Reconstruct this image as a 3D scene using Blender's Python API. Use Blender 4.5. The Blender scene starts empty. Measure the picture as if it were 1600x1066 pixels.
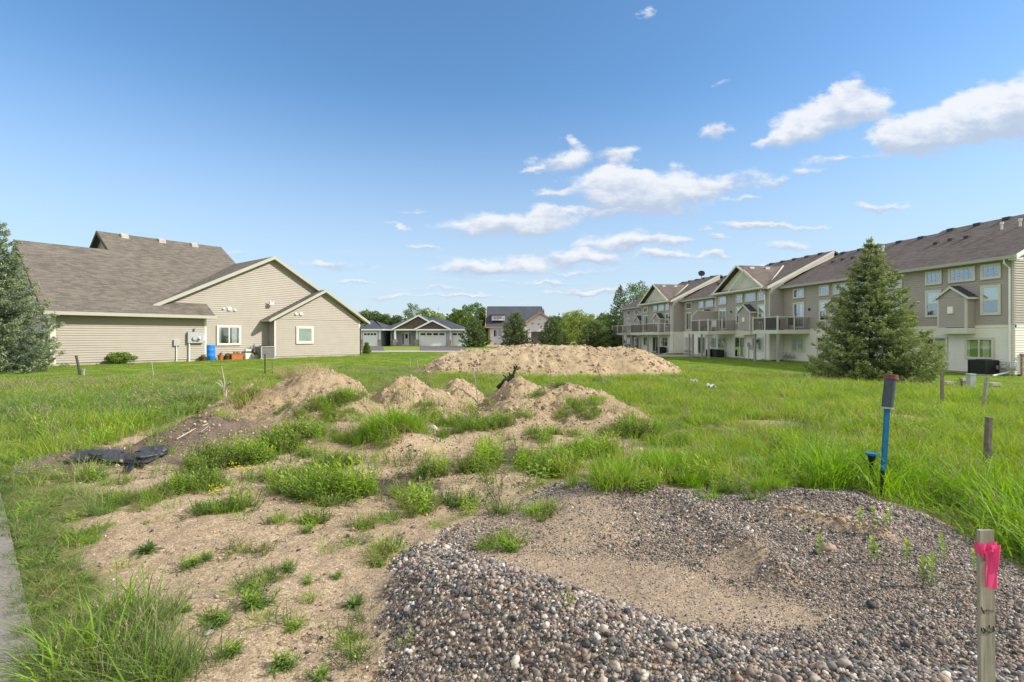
import bpy, math, random
import numpy as np
from mathutils import Vector, Matrix

scene = bpy.context.scene
col = scene.collection
R = math.radians
random.seed(7)
rng = np.random.default_rng(11)

# ------------------------------------------------------------------ camera
cam_d = bpy.data.cameras.new('camera')
cam = bpy.data.objects.new('camera', cam_d)
col.objects.link(cam)
cam_d.sensor_width = 36.0
cam_d.lens = 18.0
cam_d.shift_y = -7.0 / 1600.0
cam_d.clip_start = 0.05
cam_d.clip_end = 3000
cam.location = (0, 0, 1.6)
cam.rotation_euler = (R(90), 0, 0)
scene.camera = cam

# ------------------------------------------------------------------ light
SUN_EL = 36.0
SUN_AZ = (0.988, -0.155)               # from +X, a little behind the camera
sun_d = bpy.data.lights.new('sun', 'SUN')
sun_d.energy = 4.25
sun_d.angle = R(0.53)
sun_d.color = (1.0, 0.93, 0.83)
sun = bpy.data.objects.new('sun', sun_d)
col.objects.link(sun)
sv = Vector((SUN_AZ[0] * math.cos(R(SUN_EL)), SUN_AZ[1] * math.cos(R(SUN_EL)), math.sin(R(SUN_EL))))
sun.rotation_euler = (-sv).to_track_quat('-Z', 'Y').to_euler()
sun.location = (20, -5, 30)

world = bpy.data.worlds.new('World')
scene.world = world
world.use_nodes = True
wn = world.node_tree.nodes
wl = world.node_tree.links
wn.clear()

def build_world():
    out = wn.new('ShaderNodeOutputWorld')
    bg = wn.new('ShaderNodeBackground')
    bg.inputs['Strength'].default_value = 0.15
    wl.new(bg.outputs[0], out.inputs[0])
    sky = wn.new('ShaderNodeTexSky')
    sky.sky_type = 'NISHITA'
    sky.sun_disc = False
    sky.sun_elevation = R(SUN_EL)
    sky.sun_rotation = math.atan2(SUN_AZ[0], SUN_AZ[1])
    sky.altitude = 0
    sky.air_density = 1.0
    sky.dust_density = 0.6
    sky.ozone_density = 2.2
    tc = wn.new('ShaderNodeTexCoord')
    sep = wn.new('ShaderNodeSeparateXYZ')
    wl.new(tc.outputs['Generated'], sep.inputs[0])
    def M(op, a, b=None, c=None, clamp=False):
        n = wn.new('ShaderNodeMath'); n.operation = op; n.use_clamp = clamp
        for i, v in enumerate((a, b, c)):
            if v is None: continue
            if isinstance(v, (int, float)): n.inputs[i].default_value = v
            else: wl.new(v, n.inputs[i])
        return n.outputs[0]
    x, y, z = sep.outputs
    ys = M('MAXIMUM', y, 0.05)
    a = M('DIVIDE', x, ys)
    b = M('DIVIDE', z, ys)
    cmb = wn.new('ShaderNodeCombineXYZ')
    wl.new(a, cmb.inputs[0]); wl.new(b, cmb.inputs[1])
    # domain distortion by noise so that the puffs get ragged edges
    def noise(scale, detail, rough, vec, squash=1.7):
        mp = wn.new('ShaderNodeMapping'); mp.inputs['Scale'].default_value = (1, squash, 1)
        wl.new(vec, mp.inputs[0])
        n = wn.new('ShaderNodeTexNoise'); n.inputs['Scale'].default_value = scale
        n.inputs['Detail'].default_value = detail; n.inputs['Roughness'].default_value = rough
        wl.new(mp.outputs[0], n.inputs['Vector'])
        return n
    n1 = noise(13, 6, 0.6, cmb.outputs[0])
    sub = wn.new('ShaderNodeVectorMath'); sub.operation = 'SUBTRACT'
    wl.new(n1.outputs['Color'], sub.inputs[0]); sub.inputs[1].default_value = (0.5, 0.5, 0.5)
    mul = wn.new('ShaderNodeVectorMath'); mul.operation = 'MULTIPLY'
    wl.new(sub.outputs[0], mul.inputs[0]); mul.inputs[1].default_value = (0.13, 0.055, 0)
    add = wn.new('ShaderNodeVectorMath'); add.operation = 'ADD'
    wl.new(cmb.outputs[0], add.inputs[0]); wl.new(mul.outputs[0], add.inputs[1])
    dv = add.outputs[0]
    # the cloud puffs: (centre in the photo, half sizes, tilt, strength)
    C = [(1290, 184, 112, 32, 20, 1.25), (1322, 140, 48, 20, 32, 0.9), (1225, 212, 45, 16, 25, 0.7), (1350, 168, 60, 24, 0, 1.0),
         (1500, 190, 150, 44, 16, 1.35), (1590, 170, 130, 58, 12, 1.4), (1425, 205, 75, 36, 8, 1.25),
         (1122, 208, 30, 18, 0, 1.0), (885, 250, 66, 20, 16, 1.0), (968, 244, 36, 16, 6, 0.8), (897, 219, 18, 9, 0, 0.7),
         (1000, 302, 135, 40, -4, 1.3), (975, 275, 58, 22, 0, 1.1), (1120, 292, 85, 18, 14, 0.9), (1212, 284, 34, 11, 8, 0.6),
         (858, 304, 38, 9, 14, 0.45), (785, 353, 122, 21, 0, 1.2), (862, 338, 48, 18, 0, 1.0), (1312, 247, 66, 9, 5, 0.45), (1256, 266, 36, 9, 0, 0.4),
         (1382, 324, 50, 8, 0, 0.85), (1184, 351, 80, 8, 0, 0.8), (1230, 386, 50, 10, 4, 0.85), (1050, 376, 44, 11, 0, 0.75), (968, 376, 86, 17, 6, 1.0),
         (1035, 399, 60, 9, 0, 0.8), (1112, 402, 24, 7, 0, 0.6), (905, 402, 80, 15, 0, 1.1), (770, 416, 120, 16, 0, 1.15), (518, 411, 60, 9, -3, 0.85),
         (1005, 18, 14, 14, 70, 0.55), (660, 387, 50, 6, 0, 0.4), (890, 456, 60, 6, 0, 0.5), (690, 448, 50, 5, 0, 0.35), (785, 445, 40, 4, 0, 0.35), (600, 463, 70, 5, 0, 0.4), (1130, 130, 26, 7, 20, 0.2), (370, 395, 40, 7, 0, 0.3), (1060,262,14,7,30,0.35),(1000,376,40,8,0,.8),(1180,420,50,5,0,.5),(720,462,80,5,0,.6),(860,440,60,5,0,.6),(940,455,60,6,0,.7),(560,440,50,4,0,.4),(480,470,60,4,0,.4),(620,355,30,4,0,.25),(1270,352,50,6,0,.35),(1160,310,30,6,10,.4),(830,270,24,5,10,.4),(930,330,60,8,0,.5),(640,335,30,5,0,.3),(1095,357,16,6,0,.6),(1120,372,20,6,0,.6),(900,425,70,5,0,0.35)]
    tot = None; sh = None
    for (px, py, rx, ry, ang, st) in C:
        if st < 0.85: st += 0.22
        mp = wn.new('ShaderNodeMapping'); mp.vector_type = 'TEXTURE'
        mp.inputs['Location'].default_value = ((px - 800) / 800, (526 - py) / 800, 0)
        mp.inputs['Rotation'].default_value = (0, 0, R(ang))
        mp.inputs['Scale'].default_value = (rx * 1.08 / 800, ry * 1.14 / 800, 1)
        wl.new(dv, mp.inputs[0])
        g = wn.new('ShaderNodeTexGradient'); g.gradient_type = 'SPHERICAL'
        wl.new(mp.outputs[0], g.inputs[0])
        w_ = M('MULTIPLY', g.outputs['Fac'], st)
        sp = wn.new('ShaderNodeSeparateXYZ'); wl.new(mp.outputs[0], sp.inputs[0])
        t_ = M('MULTIPLY', sp.outputs[1], w_)
        tot = w_ if tot is None else M('ADD', tot, w_)
        sh = t_ if sh is None else M('ADD', sh, t_)
    n2 = noise(20, 8, 0.62, cmb.outputs[0], 2.0)
    nz = M('MULTIPLY', M('SUBTRACT', n2.outputs['Fac'], 0.52), 1.15)
    pos = M('GREATER_THAN', tot, 0.001)
    dens = M('MULTIPLY', M('ADD', tot, nz), pos)
    mr = wn.new('ShaderNodeMapRange'); mr.interpolation_type = 'SMOOTHSTEP'
    wl.new(dens, mr.inputs['Value']); mr.inputs['From Min'].default_value = 0.04; mr.inputs['From Max'].default_value = 0.72
    front = M('GREATER_THAN', y, 0.06)
    mask = M('MULTIPLY', M('MULTIPLY', mr.outputs[0], front), 0.93)
    # thin streaks near the horizon
    n3 = noise(5, 5, 0.55, cmb.outputs[0], 12.0)
    m3 = wn.new('ShaderNodeMapRange'); wl.new(n3.outputs['Fac'], m3.inputs['Value'])
    m3.inputs['From Min'].default_value = 0.5; m3.inputs['From Max'].default_value = 0.75; m3.inputs['To Max'].default_value = 0.45
    hz = wn.new('ShaderNodeMapRange'); wl.new(b, hz.inputs['Value'])
    hz.inputs['From Min'].default_value = 0.20; hz.inputs['From Max'].default_value = 0.08
    thin = M('MULTIPLY', M('MULTIPLY', m3.outputs[0], hz.outputs[0]), front)
    mask = M('MAXIMUM', mask, thin)
    rel = M('DIVIDE', sh, M('MAXIMUM', tot, 0.02))
    rel = M('ADD', rel, M('MULTIPLY', M('SUBTRACT', n2.outputs['Fac'], 0.5), 1.6))
    mr2 = wn.new('ShaderNodeMapRange'); mr2.interpolation_type = 'SMOOTHSTEP'
    wl.new(rel, mr2.inputs['Value']); mr2.inputs['From Min'].default_value = -0.55; mr2.inputs['From Max'].default_value = 0.42
    cc = wn.new('ShaderNodeMix'); cc.data_type = 'RGBA'
    wl.new(mr2.outputs[0], cc.inputs[0])
    cc.inputs[6].default_value = (2.65, 3.15, 3.95, 1)  # grey undersides below white tops: the puffs' shading is painted into their colour
    cc.inputs[7].default_value = (4.7, 4.8, 5.05, 1)
    # grade of the clear sky (a blue filter on the air), paler towards the horizon
    tint = wn.new('ShaderNodeMix'); tint.data_type = 'RGBA'; tint.blend_type = 'MULTIPLY'
    tint.inputs[0].default_value = 1.0
    wl.new(sky.outputs[0], tint.inputs[6]); tint.inputs[7].default_value = (*SKY_TINT, 1)
    hm = wn.new('ShaderNodeMapRange'); wl.new(z, hm.inputs['Value'])
    hm.inputs['From Min'].default_value = 0.0; hm.inputs['From Max'].default_value = 0.46
    hm.inputs['To Min'].default_value = 0.78; hm.inputs['To Max'].default_value = 0.0
    hm.interpolation_type = 'SMOOTHSTEP'
    hmix = wn.new('ShaderNodeMix'); hmix.data_type = 'RGBA'
    wl.new(hm.outputs[0], hmix.inputs[0]); wl.new(tint.outputs[2], hmix.inputs[6]); hmix.inputs[7].default_value = (3.35, 3.85, 4.45, 1)
    mx = wn.new('ShaderNodeMix'); mx.data_type = 'RGBA'
    wl.new(mask, mx.inputs[0]); wl.new(hmix.outputs[2], mx.inputs[6]); wl.new(cc.outputs[2], mx.inputs[7])
    # bright unseen cloud added behind the camera and overhead, lifts the fill light
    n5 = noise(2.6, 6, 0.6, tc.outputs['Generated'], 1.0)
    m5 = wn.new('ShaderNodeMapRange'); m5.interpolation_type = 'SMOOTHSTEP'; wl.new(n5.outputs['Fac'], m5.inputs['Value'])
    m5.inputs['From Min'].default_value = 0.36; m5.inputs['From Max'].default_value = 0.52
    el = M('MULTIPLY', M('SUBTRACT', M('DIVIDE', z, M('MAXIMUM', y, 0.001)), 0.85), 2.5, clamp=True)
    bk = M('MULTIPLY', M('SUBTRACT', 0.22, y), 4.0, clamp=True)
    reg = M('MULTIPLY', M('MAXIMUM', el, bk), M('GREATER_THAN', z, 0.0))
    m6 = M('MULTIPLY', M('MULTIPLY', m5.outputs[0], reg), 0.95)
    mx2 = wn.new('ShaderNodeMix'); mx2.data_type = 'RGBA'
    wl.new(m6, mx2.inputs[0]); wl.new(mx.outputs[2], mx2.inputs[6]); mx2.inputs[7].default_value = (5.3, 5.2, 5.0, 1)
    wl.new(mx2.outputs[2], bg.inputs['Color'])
SKY_TINT = (0.66, 0.91, 1.04)
build_world()

vs = scene.view_settings
scene.display_settings.display_device = 'sRGB'
vs.view_transform = 'Standard'
vs.look = 'None'
vs.exposure = 0.39
vs.gamma = 1
vs.use_curve_mapping = False
cy = scene.cycles
cy.max_bounces = 6
cy.diffuse_bounces = 3
cy.transparent_max_bounces = 8
cy.use_denoising = True

# ------------------------------------------------------------------ helpers
def tag(o, label=None, cat=None, group=None, kind=None):
    if label: o['label'] = label
    if cat: o['category'] = cat
    if group: o['group'] = group
    if kind: o['kind'] = kind
    return o

def empty(name, loc, rz=0.0, label=None, cat=None, group=None):
    o = bpy.data.objects.new(name, None)
    o.empty_display_size = 0.3
    o.location = loc
    o.rotation_euler = (0, 0, rz)
    col.objects.link(o)
    return tag(o, label, cat, group)

def copy_thing(root, loc, rz=None, sc=None, label=None, name=None):
    def rec(o, parent):
        c = o.copy()
        col.objects.link(c)
        c.parent = parent
        for ch in o.children:
            rec(ch, c)
        return c
    r = rec(root, None)
    r.location = loc
    if rz is not None: r.rotation_euler[2] = rz
    if sc is not None: r.scale = sc if hasattr(sc, '__len__') else (sc, sc, sc)
    if label: r['label'] = label
    return r

def np_mesh(name, verts, faces_flat, nper, mat=None, parent=None, attrs=None, smooth=False, link=True, uv=None):
    """verts (N,3); faces_flat 1-D loop indices; nper = verts per face (int or array)"""
    me = bpy.data.meshes.new(name)
    verts = np.asarray(verts, dtype=np.float32)
    faces_flat = np.asarray(faces_flat, dtype=np.int32).ravel()
    if isinstance(nper, int):
        nf = len(faces_flat) // nper
        tot = np.full(nf, nper, dtype=np.int32)
    else:
        tot = np.asarray(nper, dtype=np.int32); nf = len(tot)
    start = np.zeros(nf, dtype=np.int32); start[1:] = np.cumsum(tot)[:-1]
    me.vertices.add(len(verts)); me.vertices.foreach_set('co', verts.ravel())
    me.loops.add(len(faces_flat)); me.loops.foreach_set('vertex_index', faces_flat)
    me.polygons.add(nf); me.polygons.foreach_set('loop_start', start); me.polygons.foreach_set('loop_total', tot)
    if smooth: me.polygons.foreach_set('use_smooth', np.ones(nf, dtype=bool))
    me.update(calc_edges=True)
    if uv is not None:
        l = me.uv_layers.new(name='UVMap'); l.data.foreach_set('uv', np.asarray(uv, dtype=np.float32).ravel())
    for k, v in (attrs or {}).items():
        v = np.asarray(v, dtype=np.float32)
        if v.ndim == 1:
            a = me.attributes.new(k, 'FLOAT', 'POINT'); a.data.foreach_set('value', v)
        else:
            a = me.attributes.new(k, 'FLOAT_COLOR', 'POINT')
            vv = np.ones((len(v), 4), np.float32); vv[:, :3] = v
            a.data.foreach_set('color', vv.ravel())
    if mat: me.materials.append(mat)
    o = bpy.data.objects.new(name, me)
    if link: col.objects.link(o)
    if parent: o.parent = parent
    return o

class MB:
    """collects faces (lists of 3-D points) with planar uv in metres"""
    def __init__(s): s.v = []; s.f = []; s.uv = []
    def face(s, pts, uv=None):
        b = len(s.v); s.v += [tuple(p) for p in pts]; s.f.append(tuple(range(b, b + len(pts))))
        s.uv += list(uv) if uv else [(0, 0)] * len(pts)
    def box(s, x0, x1, y0, y1, z0, z1):
        s.hexa([(x0, y0, z0), (x1, y0, z0), (x1, y1, z0), (x0, y1, z0), (x0, y0, z1), (x1, y0, z1), (x1, y1, z1), (x0, y1, z1)])
    def hexa(s, p):
        for q in ((0, 3, 2, 1), (4, 5, 6, 7), (0, 1, 5, 4), (1, 2, 6, 5), (2, 3, 7, 6), (3, 0, 4, 7)):
            s.face([p[i] for i in q])
    def beam(s, a, b, w, h, up=(0, 0, 1), off=0.0):
        """bar from a to b; section w (sideways) x h (along up), top at the line"""
        a = Vector(a); b = Vector(b); d = (b - a).normalized(); up = Vector(up)
        side = d.cross(up).normalized() * (w / 2)
        t = up.normalized() * off; u = up.normalized() * (off - h)
        s.hexa([a - side + u, b - side + u, b + side + u, a + side + u, a - side + t, b - side + t, b + side + t, a + side + t])
    def tube(s, pts, r, n=8, cap=True):
        pts = [Vector(p) for p in pts]
        rr = r if hasattr(r, '__len__') else [r] * len(pts)
        rings = []
        for i, p in enumerate(pts):
            d = (pts[min(i + 1, len(pts) - 1)] - pts[max(i - 1, 0)]).normalized()
            ref = Vector((0, 0, 1)) if abs(d.z) < 0.9 else Vector((1, 0, 0))
            e1 = d.cross(ref).normalized(); e2 = d.cross(e1)
            rings.append([p + (e1 * math.cos(2 * math.pi * k / n) + e2 * math.sin(2 * math.pi * k / n)) * rr[i] for k in range(n)])
        for i in range(len(rings) - 1):
            for k in range(n):
                s.face([rings[i][k], rings[i][(k + 1) % n], rings[i + 1][(k + 1) % n], rings[i + 1][k]])
        if cap:
            s.face(rings[0][::-1]); s.face(rings[-1])
    def slab(s, poly, t, uvax=None):
        """roof slab: polygon on top, thickness t downwards; uv in the plane"""
        P = [Vector(p) for p in poly]
        nrm = (P[1] - P[0]).cross(P[2] - P[0]).normalized()
        if nrm.z < 0: P = P[::-1]; nrm = -nrm
        hx = Vector(uvax) if uvax else Vector((nrm.y, -nrm.x, 0))
        if hx.length < 1e-4: hx = Vector((1, 0, 0))
        hx.normalize(); hy = nrm.cross(hx)
        s.face(P, [(p.dot(hx), p.dot(hy)) for p in P])
        Q = [p - Vector((0, 0, t)) for p in P]
        s.face(Q[::-1])
        for i in range(len(P)):
            j = (i + 1) % len(P)
            s.face([P[j], P[i], Q[i], Q[j]])
    def build(s, name, mat, parent=None, smooth=False):
        flat = [i for f in s.f for i in f]; n = [len(f) for f in s.f]
        uv = [s.uv[i] for i in flat]
        o = np_mesh(name, np.array(s.v), flat, np.array(n), mat, parent, uv=uv)
        if smooth:
            import bmesh
            bm = bmesh.new(); bm.from_mesh(o.data); bmesh.ops.remove_doubles(bm, verts=bm.verts, dist=1e-5)
            for f in bm.faces: f.smooth = True
            bm.to_mesh(o.data); bm.free()
        return o

# ---- value noise in numpy
def _hash(ix, iy, seed):
    h = (ix.astype(np.int64) * 374761393 + iy.astype(np.int64) * 668265263 + seed * 1274126177) & 0xffffffff
    h = ((h ^ (h >> 13)) * 1274126177) & 0xffffffff
    h = (h ^ (h >> 16)) & 0xffffffff
    return h / 4294967295.0
def vnoise(x, y, seed=0):
    ix = np.floor(x); iy = np.floor(y); fx = x - ix; fy = y - iy
    fx = fx * fx * (3 - 2 * fx); fy = fy * fy * (3 - 2 * fy)
    a = _hash(ix, iy, seed); b = _hash(ix + 1, iy, seed); c = _hash(ix, iy + 1, seed); d = _hash(ix + 1, iy + 1, seed)
    return (a * (1 - fx) + b * fx) * (1 - fy) + (c * (1 - fx) + d * fx) * fy
def fbm(x, y, freq, oct=4, seed=0, gain=0.5):
    t = 0; a = 1; s = 0
    for i in range(oct):
        t = t + a * (vnoise(x * freq + 13.7 * i, y * freq - 7.1 * i, seed + i) - 0.5); s += a
        a *= gain; freq *= 2.03
    return t / s * 2
def sst(e0, e1, x):
    t = np.clip((x - e0) / (e1 - e0), 0, 1); return t * t * (3 - 2 * t)

# ------------------------------------------------------------------ materials
def mat(name, color=(0.5, 0.5, 0.5), rough=0.7, metal=0.0, spec=0.4):
    m = bpy.data.materials.new(name); m.use_nodes = True
    b = m.node_tree.nodes['Principled BSDF']
    b.inputs['Base Color'].default_value = (*color, 1); b.inputs['Roughness'].default_value = rough
    b.inputs['Metallic'].default_value = metal; b.inputs['Specular IOR Level'].default_value = spec
    return m
class NT:
    def __init__(s, m): s.m = m; s.n = m.node_tree.nodes; s.l = m.node_tree.links; s.b = s.n['Principled BSDF']
    def new(s, t, **k):
        n = s.n.new(t)
        for a, v in k.items(): setattr(n, a, v)
        return n
    def link(s, a, b): s.l.new(a, b)
    def noise(s, scale, detail=4, rough=0.5, vec=None):
        n = s.n.new('ShaderNodeTexNoise'); n.inputs['Scale'].default_value = scale; n.inputs['Detail'].default_value = detail; n.inputs['Roughness'].default_value = rough
        if vec is not None: s.l.new(vec, n.inputs['Vector'])
        return n
    def ramp(s, fac, stops):
        r = s.n.new('ShaderNodeValToRGB'); e = r.color_ramp.elements
        e[0].position = stops[0][0]; e[0].color = (*stops[0][1], 1); e[1].position = stops[-1][0]; e[1].color = (*stops[-1][1], 1)
        for p, c in stops[1:-1]:
            q = e.new(p); q.color = (*c, 1)
        s.l.new(fac, r.inputs[0]); return r.outputs[0]
    def mix(s, fac, a, b, blend='MIX'):
        n = s.n.new('ShaderNodeMix'); n.data_type = 'RGBA'; n.blend_type = blend
        for i, v in ((0, fac), (6, a), (7, b)):
            if isinstance(v, (int, float)): n.inputs[i].default_value = v
            elif isinstance(v, tuple): n.inputs[i].default_value = (*v, 1)
            else: s.l.new(v, n.inputs[i])
        return n.outputs[2]
    def math(s, op, a, b=None, clamp=False):
        n = s.n.new('ShaderNodeMath'); n.operation = op; n.use_clamp = clamp
        for i, v in enumerate((a, b)):
            if v is None: continue
            if isinstance(v, (int, float)): n.inputs[i].default_value = v
            else: s.l.new(v, n.inputs[i])
        return n.outputs[0]
    def bump(s, h, strength=0.5, dist=0.02, prev=None):
        n = s.n.new('ShaderNodeBump'); n.inputs['Strength'].default_value = strength; n.inputs['Distance'].default_value = dist
        s.l.new(h, n.inputs['Height'])
        if prev is not None: s.l.new(prev, n.inputs['Normal'])
        return n.outputs[0]
    def col(s, c): s.l.new(c, s.b.inputs['Base Color'])
    def nrm(s, c): s.l.new(c, s.b.inputs['Normal'])
    def obj(s):
        t = s.n.new('ShaderNodeTexCoord'); return t.outputs['Object']
    def pos(s):
        g = s.n.new('ShaderNodeNewGeometry'); return g.outputs['Position']

def noisy(name, c, var=0.15, scale=3.0, rough=0.7, metal=0, spec=0.4, bump=0.0, bscale=30):
    m = mat(name, c, rough, metal, spec); t = NT(m)
    n = t.noise(scale, 5, 0.6, t.obj())
    lo = tuple(x * (1 - var) for x in c); hi = tuple(min(1, x * (1 + var)) for x in c)
    t.col(t.ramp(n.outputs['Fac'], [(0.3, lo), (0.7, hi)]))
    if bump:
        b = t.noise(bscale, 4, 0.6, t.obj()); t.nrm(t.bump(b.outputs['Fac'], bump, 0.01))
    return m

def shingle(name, c1, c2, c3):
    m = mat(name, c1, 0.9, 0, 0.25); t = NT(m)
    uv = t.new('ShaderNodeUVMap').outputs[0]
    def brick(a, b, bias, off):
        br = t.new('ShaderNodeTexBrick'); t.link(uv, br.inputs['Vector'])
        br.inputs['Scale'].default_value = 1.0; br.inputs['Brick Width'].default_value = 0.33; br.inputs['Row Height'].default_value = 0.14
        br.inputs['Mortar Size'].default_value = 0.006; br.inputs['Mortar Smooth'].default_value = 0.2
        br.inputs['Color1'].default_value = (*a, 1); br.inputs['Color2'].default_value = (*b, 1); br.inputs['Bias'].default_value = bias
        br.inputs['Mortar'].default_value = tuple(x * 0.55 for x in a) + (1,)
        br.offset = off
        return br
    b1 = brick(c1, c2, 0.0, 0.37)
    n = t.noise(1.6, 3, 0.6, uv)
    n2 = t.noise(0.35, 3, 0.5, uv)
    c = t.mix(t.math('MULTIPLY', n.outputs['Fac'], 0.25), b1.outputs['Color'], c3)
    c = t.mix(0.22, c, t.ramp(n2.outputs['Fac'], [(0.35, (0.6, 0.6, 0.6)), (0.65, (1.25, 1.25, 1.25))]), 'MULTIPLY')
    nf = t.noise(60, 2, 0.6, uv)
    c = t.mix(0.5, c, t.ramp(nf.outputs['Fac'], [(0.3, (0.7, 0.7, 0.7)), (0.7, (1.3, 1.3, 1.3))]), 'MULTIPLY')
    t.col(c); t.nrm(t.bump(b1.outputs['Fac'], 0.6, 0.008))
    return m

M = {}
M['roof_tan'] = shingle('tan_shingles', (0.198, 0.176, 0.146), (0.108, 0.097, 0.082), (0.152, 0.136, 0.114))
M['roof_brown'] = shingle('brown_shingles', (0.18, 0.148, 0.134), (0.10, 0.082, 0.076), (0.14, 0.116, 0.106))
M['roof_dark'] = shingle('dark_shingles', (0.085, 0.095, 0.115), (0.055, 0.062, 0.078), (0.075, 0.083, 0.10))
M['siding_beige'] = noisy('beige_siding', (0.375, 0.338, 0.282), 0.05, 1.5, 0.6, bump=0.05)
M['siding_cream'] = noisy('cream_siding', (0.83, 0.81, 0.735), 0.05, 1.5, 0.6)
M['siding_taupe'] = noisy('taupe_siding', (0.43, 0.392, 0.35), 0.05, 1.5, 0.65)
M['siding_pale'] = noisy('pale_siding', (0.66, 0.65, 0.55), 0.05, 1.5, 0.65)
M['siding_grey'] = noisy('grey_siding', (0.44, 0.475, 0.52), 0.05, 1.5, 0.65)
M['shake_brown'] = noisy('brown_shakes', (0.15, 0.115, 0.095), 0.2, 8, 0.85, bump=0.2)
M['trim_cream'] = noisy('cream_trim', (0.66, 0.645, 0.565), 0.04, 2, 0.5)
M['trim_white'] = noisy('white_trim', (0.86, 0.87, 0.87), 0.03, 2, 0.45)
M['fascia'] = noisy('beige_fascia', (0.42, 0.41, 0.35), 0.04, 2, 0.5)
M['soffit'] = noisy('soffit', (0.45, 0.42, 0.34), 0.04, 2, 0.6)
M['concrete'] = noisy('concrete', (0.42, 0.38, 0.33), 0.15, 5, 0.9, bump=0.2)
M['stone'] = noisy('stone_veneer', (0.33, 0.26, 0.22), 0.5, 9, 0.9, bump=0.4)
M['white_metal'] = noisy('white_enamel', (0.75, 0.75, 0.73), 0.03, 3, 0.4)
M['grey_metal'] = noisy('grey_metal', (0.42, 0.44, 0.45), 0.08, 6, 0.45, 0.3)
M['dark_metal'] = noisy('dark_metal', (0.045, 0.047, 0.05), 0.2, 6, 0.5)
M['bronze'] = noisy('dark_bronze', (0.08, 0.065, 0.055), 0.2, 6, 0.5)
M['rail'] = noisy('taupe_railing', (0.17, 0.15, 0.135), 0.08, 6, 0.5)
M['post_grey'] = noisy('grey_post_paint', (0.36, 0.35, 0.33), 0.08, 6, 0.6)
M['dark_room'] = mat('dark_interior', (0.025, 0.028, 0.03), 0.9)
M['curtain'] = noisy('pale_curtain', (0.6, 0.63, 0.56), 0.15, 10, 0.9)
M['blind'] = noisy('white_blind', (0.8, 0.82, 0.74), 0.06, 3, 0.8)
M['black_plastic'] = noisy('black_plastic', (0.02, 0.021, 0.023), 0.2, 5, 0.35)
M['blue_plastic'] = noisy('blue_plastic', (0.02, 0.22, 0.75), 0.06, 5, 0.35)
M['terracotta'] = noisy('terracotta', (0.48, 0.13, 0.05), 0.2, 8, 0.7)
M['brown_pot'] = noisy('brown_pot', (0.11, 0.045, 0.035), 0.2, 8, 0.5)
M['white_box'] = noisy('white_planter_plastic', (0.78, 0.77, 0.72), 0.08, 8, 0.6)
def glass_mat():
    m = bpy.data.materials.new('window_glass'); m.use_nodes = True; n = m.node_tree.nodes; l = m.node_tree.links; n.clear()
    o = n.new('ShaderNodeOutputMaterial'); tr = n.new('ShaderNodeBsdfTransparent'); tr.inputs[0].default_value = (0.86, 0.9, 0.9, 1)
    g = n.new('ShaderNodeBsdfGlossy'); g.inputs['Roughness'].default_value = 0.03; g.inputs[0].default_value = (0.9, 0.95, 1, 1)
    ly = n.new('ShaderNodeLayerWeight'); ly.inputs[0].default_value = 0.35
    ma = n.new('ShaderNodeMath'); ma.operation = 'MULTIPLY_ADD'; ma.inputs[1].default_value = 0.55; ma.inputs[2].default_value = 0.14
    l.new(ly.outputs['Facing'], ma.inputs[0])
    nz = n.new('ShaderNodeTexNoise'); nz.inputs['Scale'].default_value = 1.3; bp = n.new('ShaderNodeBump'); bp.inputs['Strength'].default_value = 0.06; bp.inputs['Distance'].default_value = 0.05
    l.new(nz.outputs[0], bp.inputs['Height']); l.new(bp.outputs[0], g.inputs['Normal'])
    mx = n.new('ShaderNodeMixShader'); l.new(ma.outputs[0], mx.inputs[0]); l.new(tr.outputs[0], mx.inputs[1]); l.new(g.outputs[0], mx.inputs[2]); l.new(mx.outputs[0], o.inputs[0])
    return m
M['glass'] = glass_mat()

def leafy(name, stops, transl=0.35, attr=None, patch=None, rough=0.55):
    """foliage: per-instance / per-position colour variation, with some light through the leaf"""
    m = bpy.data.materials.new(name); m.use_nodes = True; t = NT(m)
    oi = t.new('ShaderNodeObjectInfo')
    g = t.new('ShaderNodeNewGeometry')
    n = t.noise(3.0, 3, 0.6, g.outputs['Position'])
    f = t.math('ADD', t.math('MULTIPLY', oi.outputs['Random'], 0.35), t.math('MULTIPLY', n.outputs['Fac'], 0.65))
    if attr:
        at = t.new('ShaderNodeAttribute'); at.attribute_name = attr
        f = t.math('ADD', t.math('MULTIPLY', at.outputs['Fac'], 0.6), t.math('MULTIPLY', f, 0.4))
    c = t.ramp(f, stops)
    if patch:
        pn = t.noise(patch[0], 3, 0.6, oi.outputs['Location'])
        pm = t.new('ShaderNodeMapRange'); t.link(pn.outputs['Fac'], pm.inputs['Value']); pm.inputs['From Min'].default_value = 0.42; pm.inputs['From Max'].default_value = 0.62
        c = t.mix(t.math('MULTIPLY', pm.outputs[0], patch[2]), c, patch[1])
    t.col(c)
    t.b.inputs['Roughness'].default_value = rough; t.b.inputs['Specular IOR Level'].default_value = 0.3
    tr = t.new('ShaderNodeBsdfTranslucent')
    sat = t.new('ShaderNodeHueSaturation'); sat.inputs['Saturation'].default_value = 1.15; sat.inputs['Value'].default_value = 1.3; t.link(c, sat.inputs['Color'])
    t.link(sat.outputs[0], tr.inputs[0])
    mx = t.new('ShaderNodeMixShader'); mx.inputs[0].default_value = transl
    t.link(t.b.outputs[0], mx.inputs[1]); t.link(tr.outputs[0], mx.inputs[2])
    t.link(mx.outputs[0], t.n['Material Output'].inputs[0])
    return m

# ================================================================== TERRAIN
TH = math.atan2(0.79, 0.61)           # left house: facade runs away to the right
LU = np.array([0.611, 0.791]); LN = np.array([0.791, -0.611]); L0 = np.array([-22.7, 25.2])
TA = np.array([-0.178, 0.984]); TN = np.array([-0.984, -0.178]); T0 = np.array([26.6, 27.1])

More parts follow.
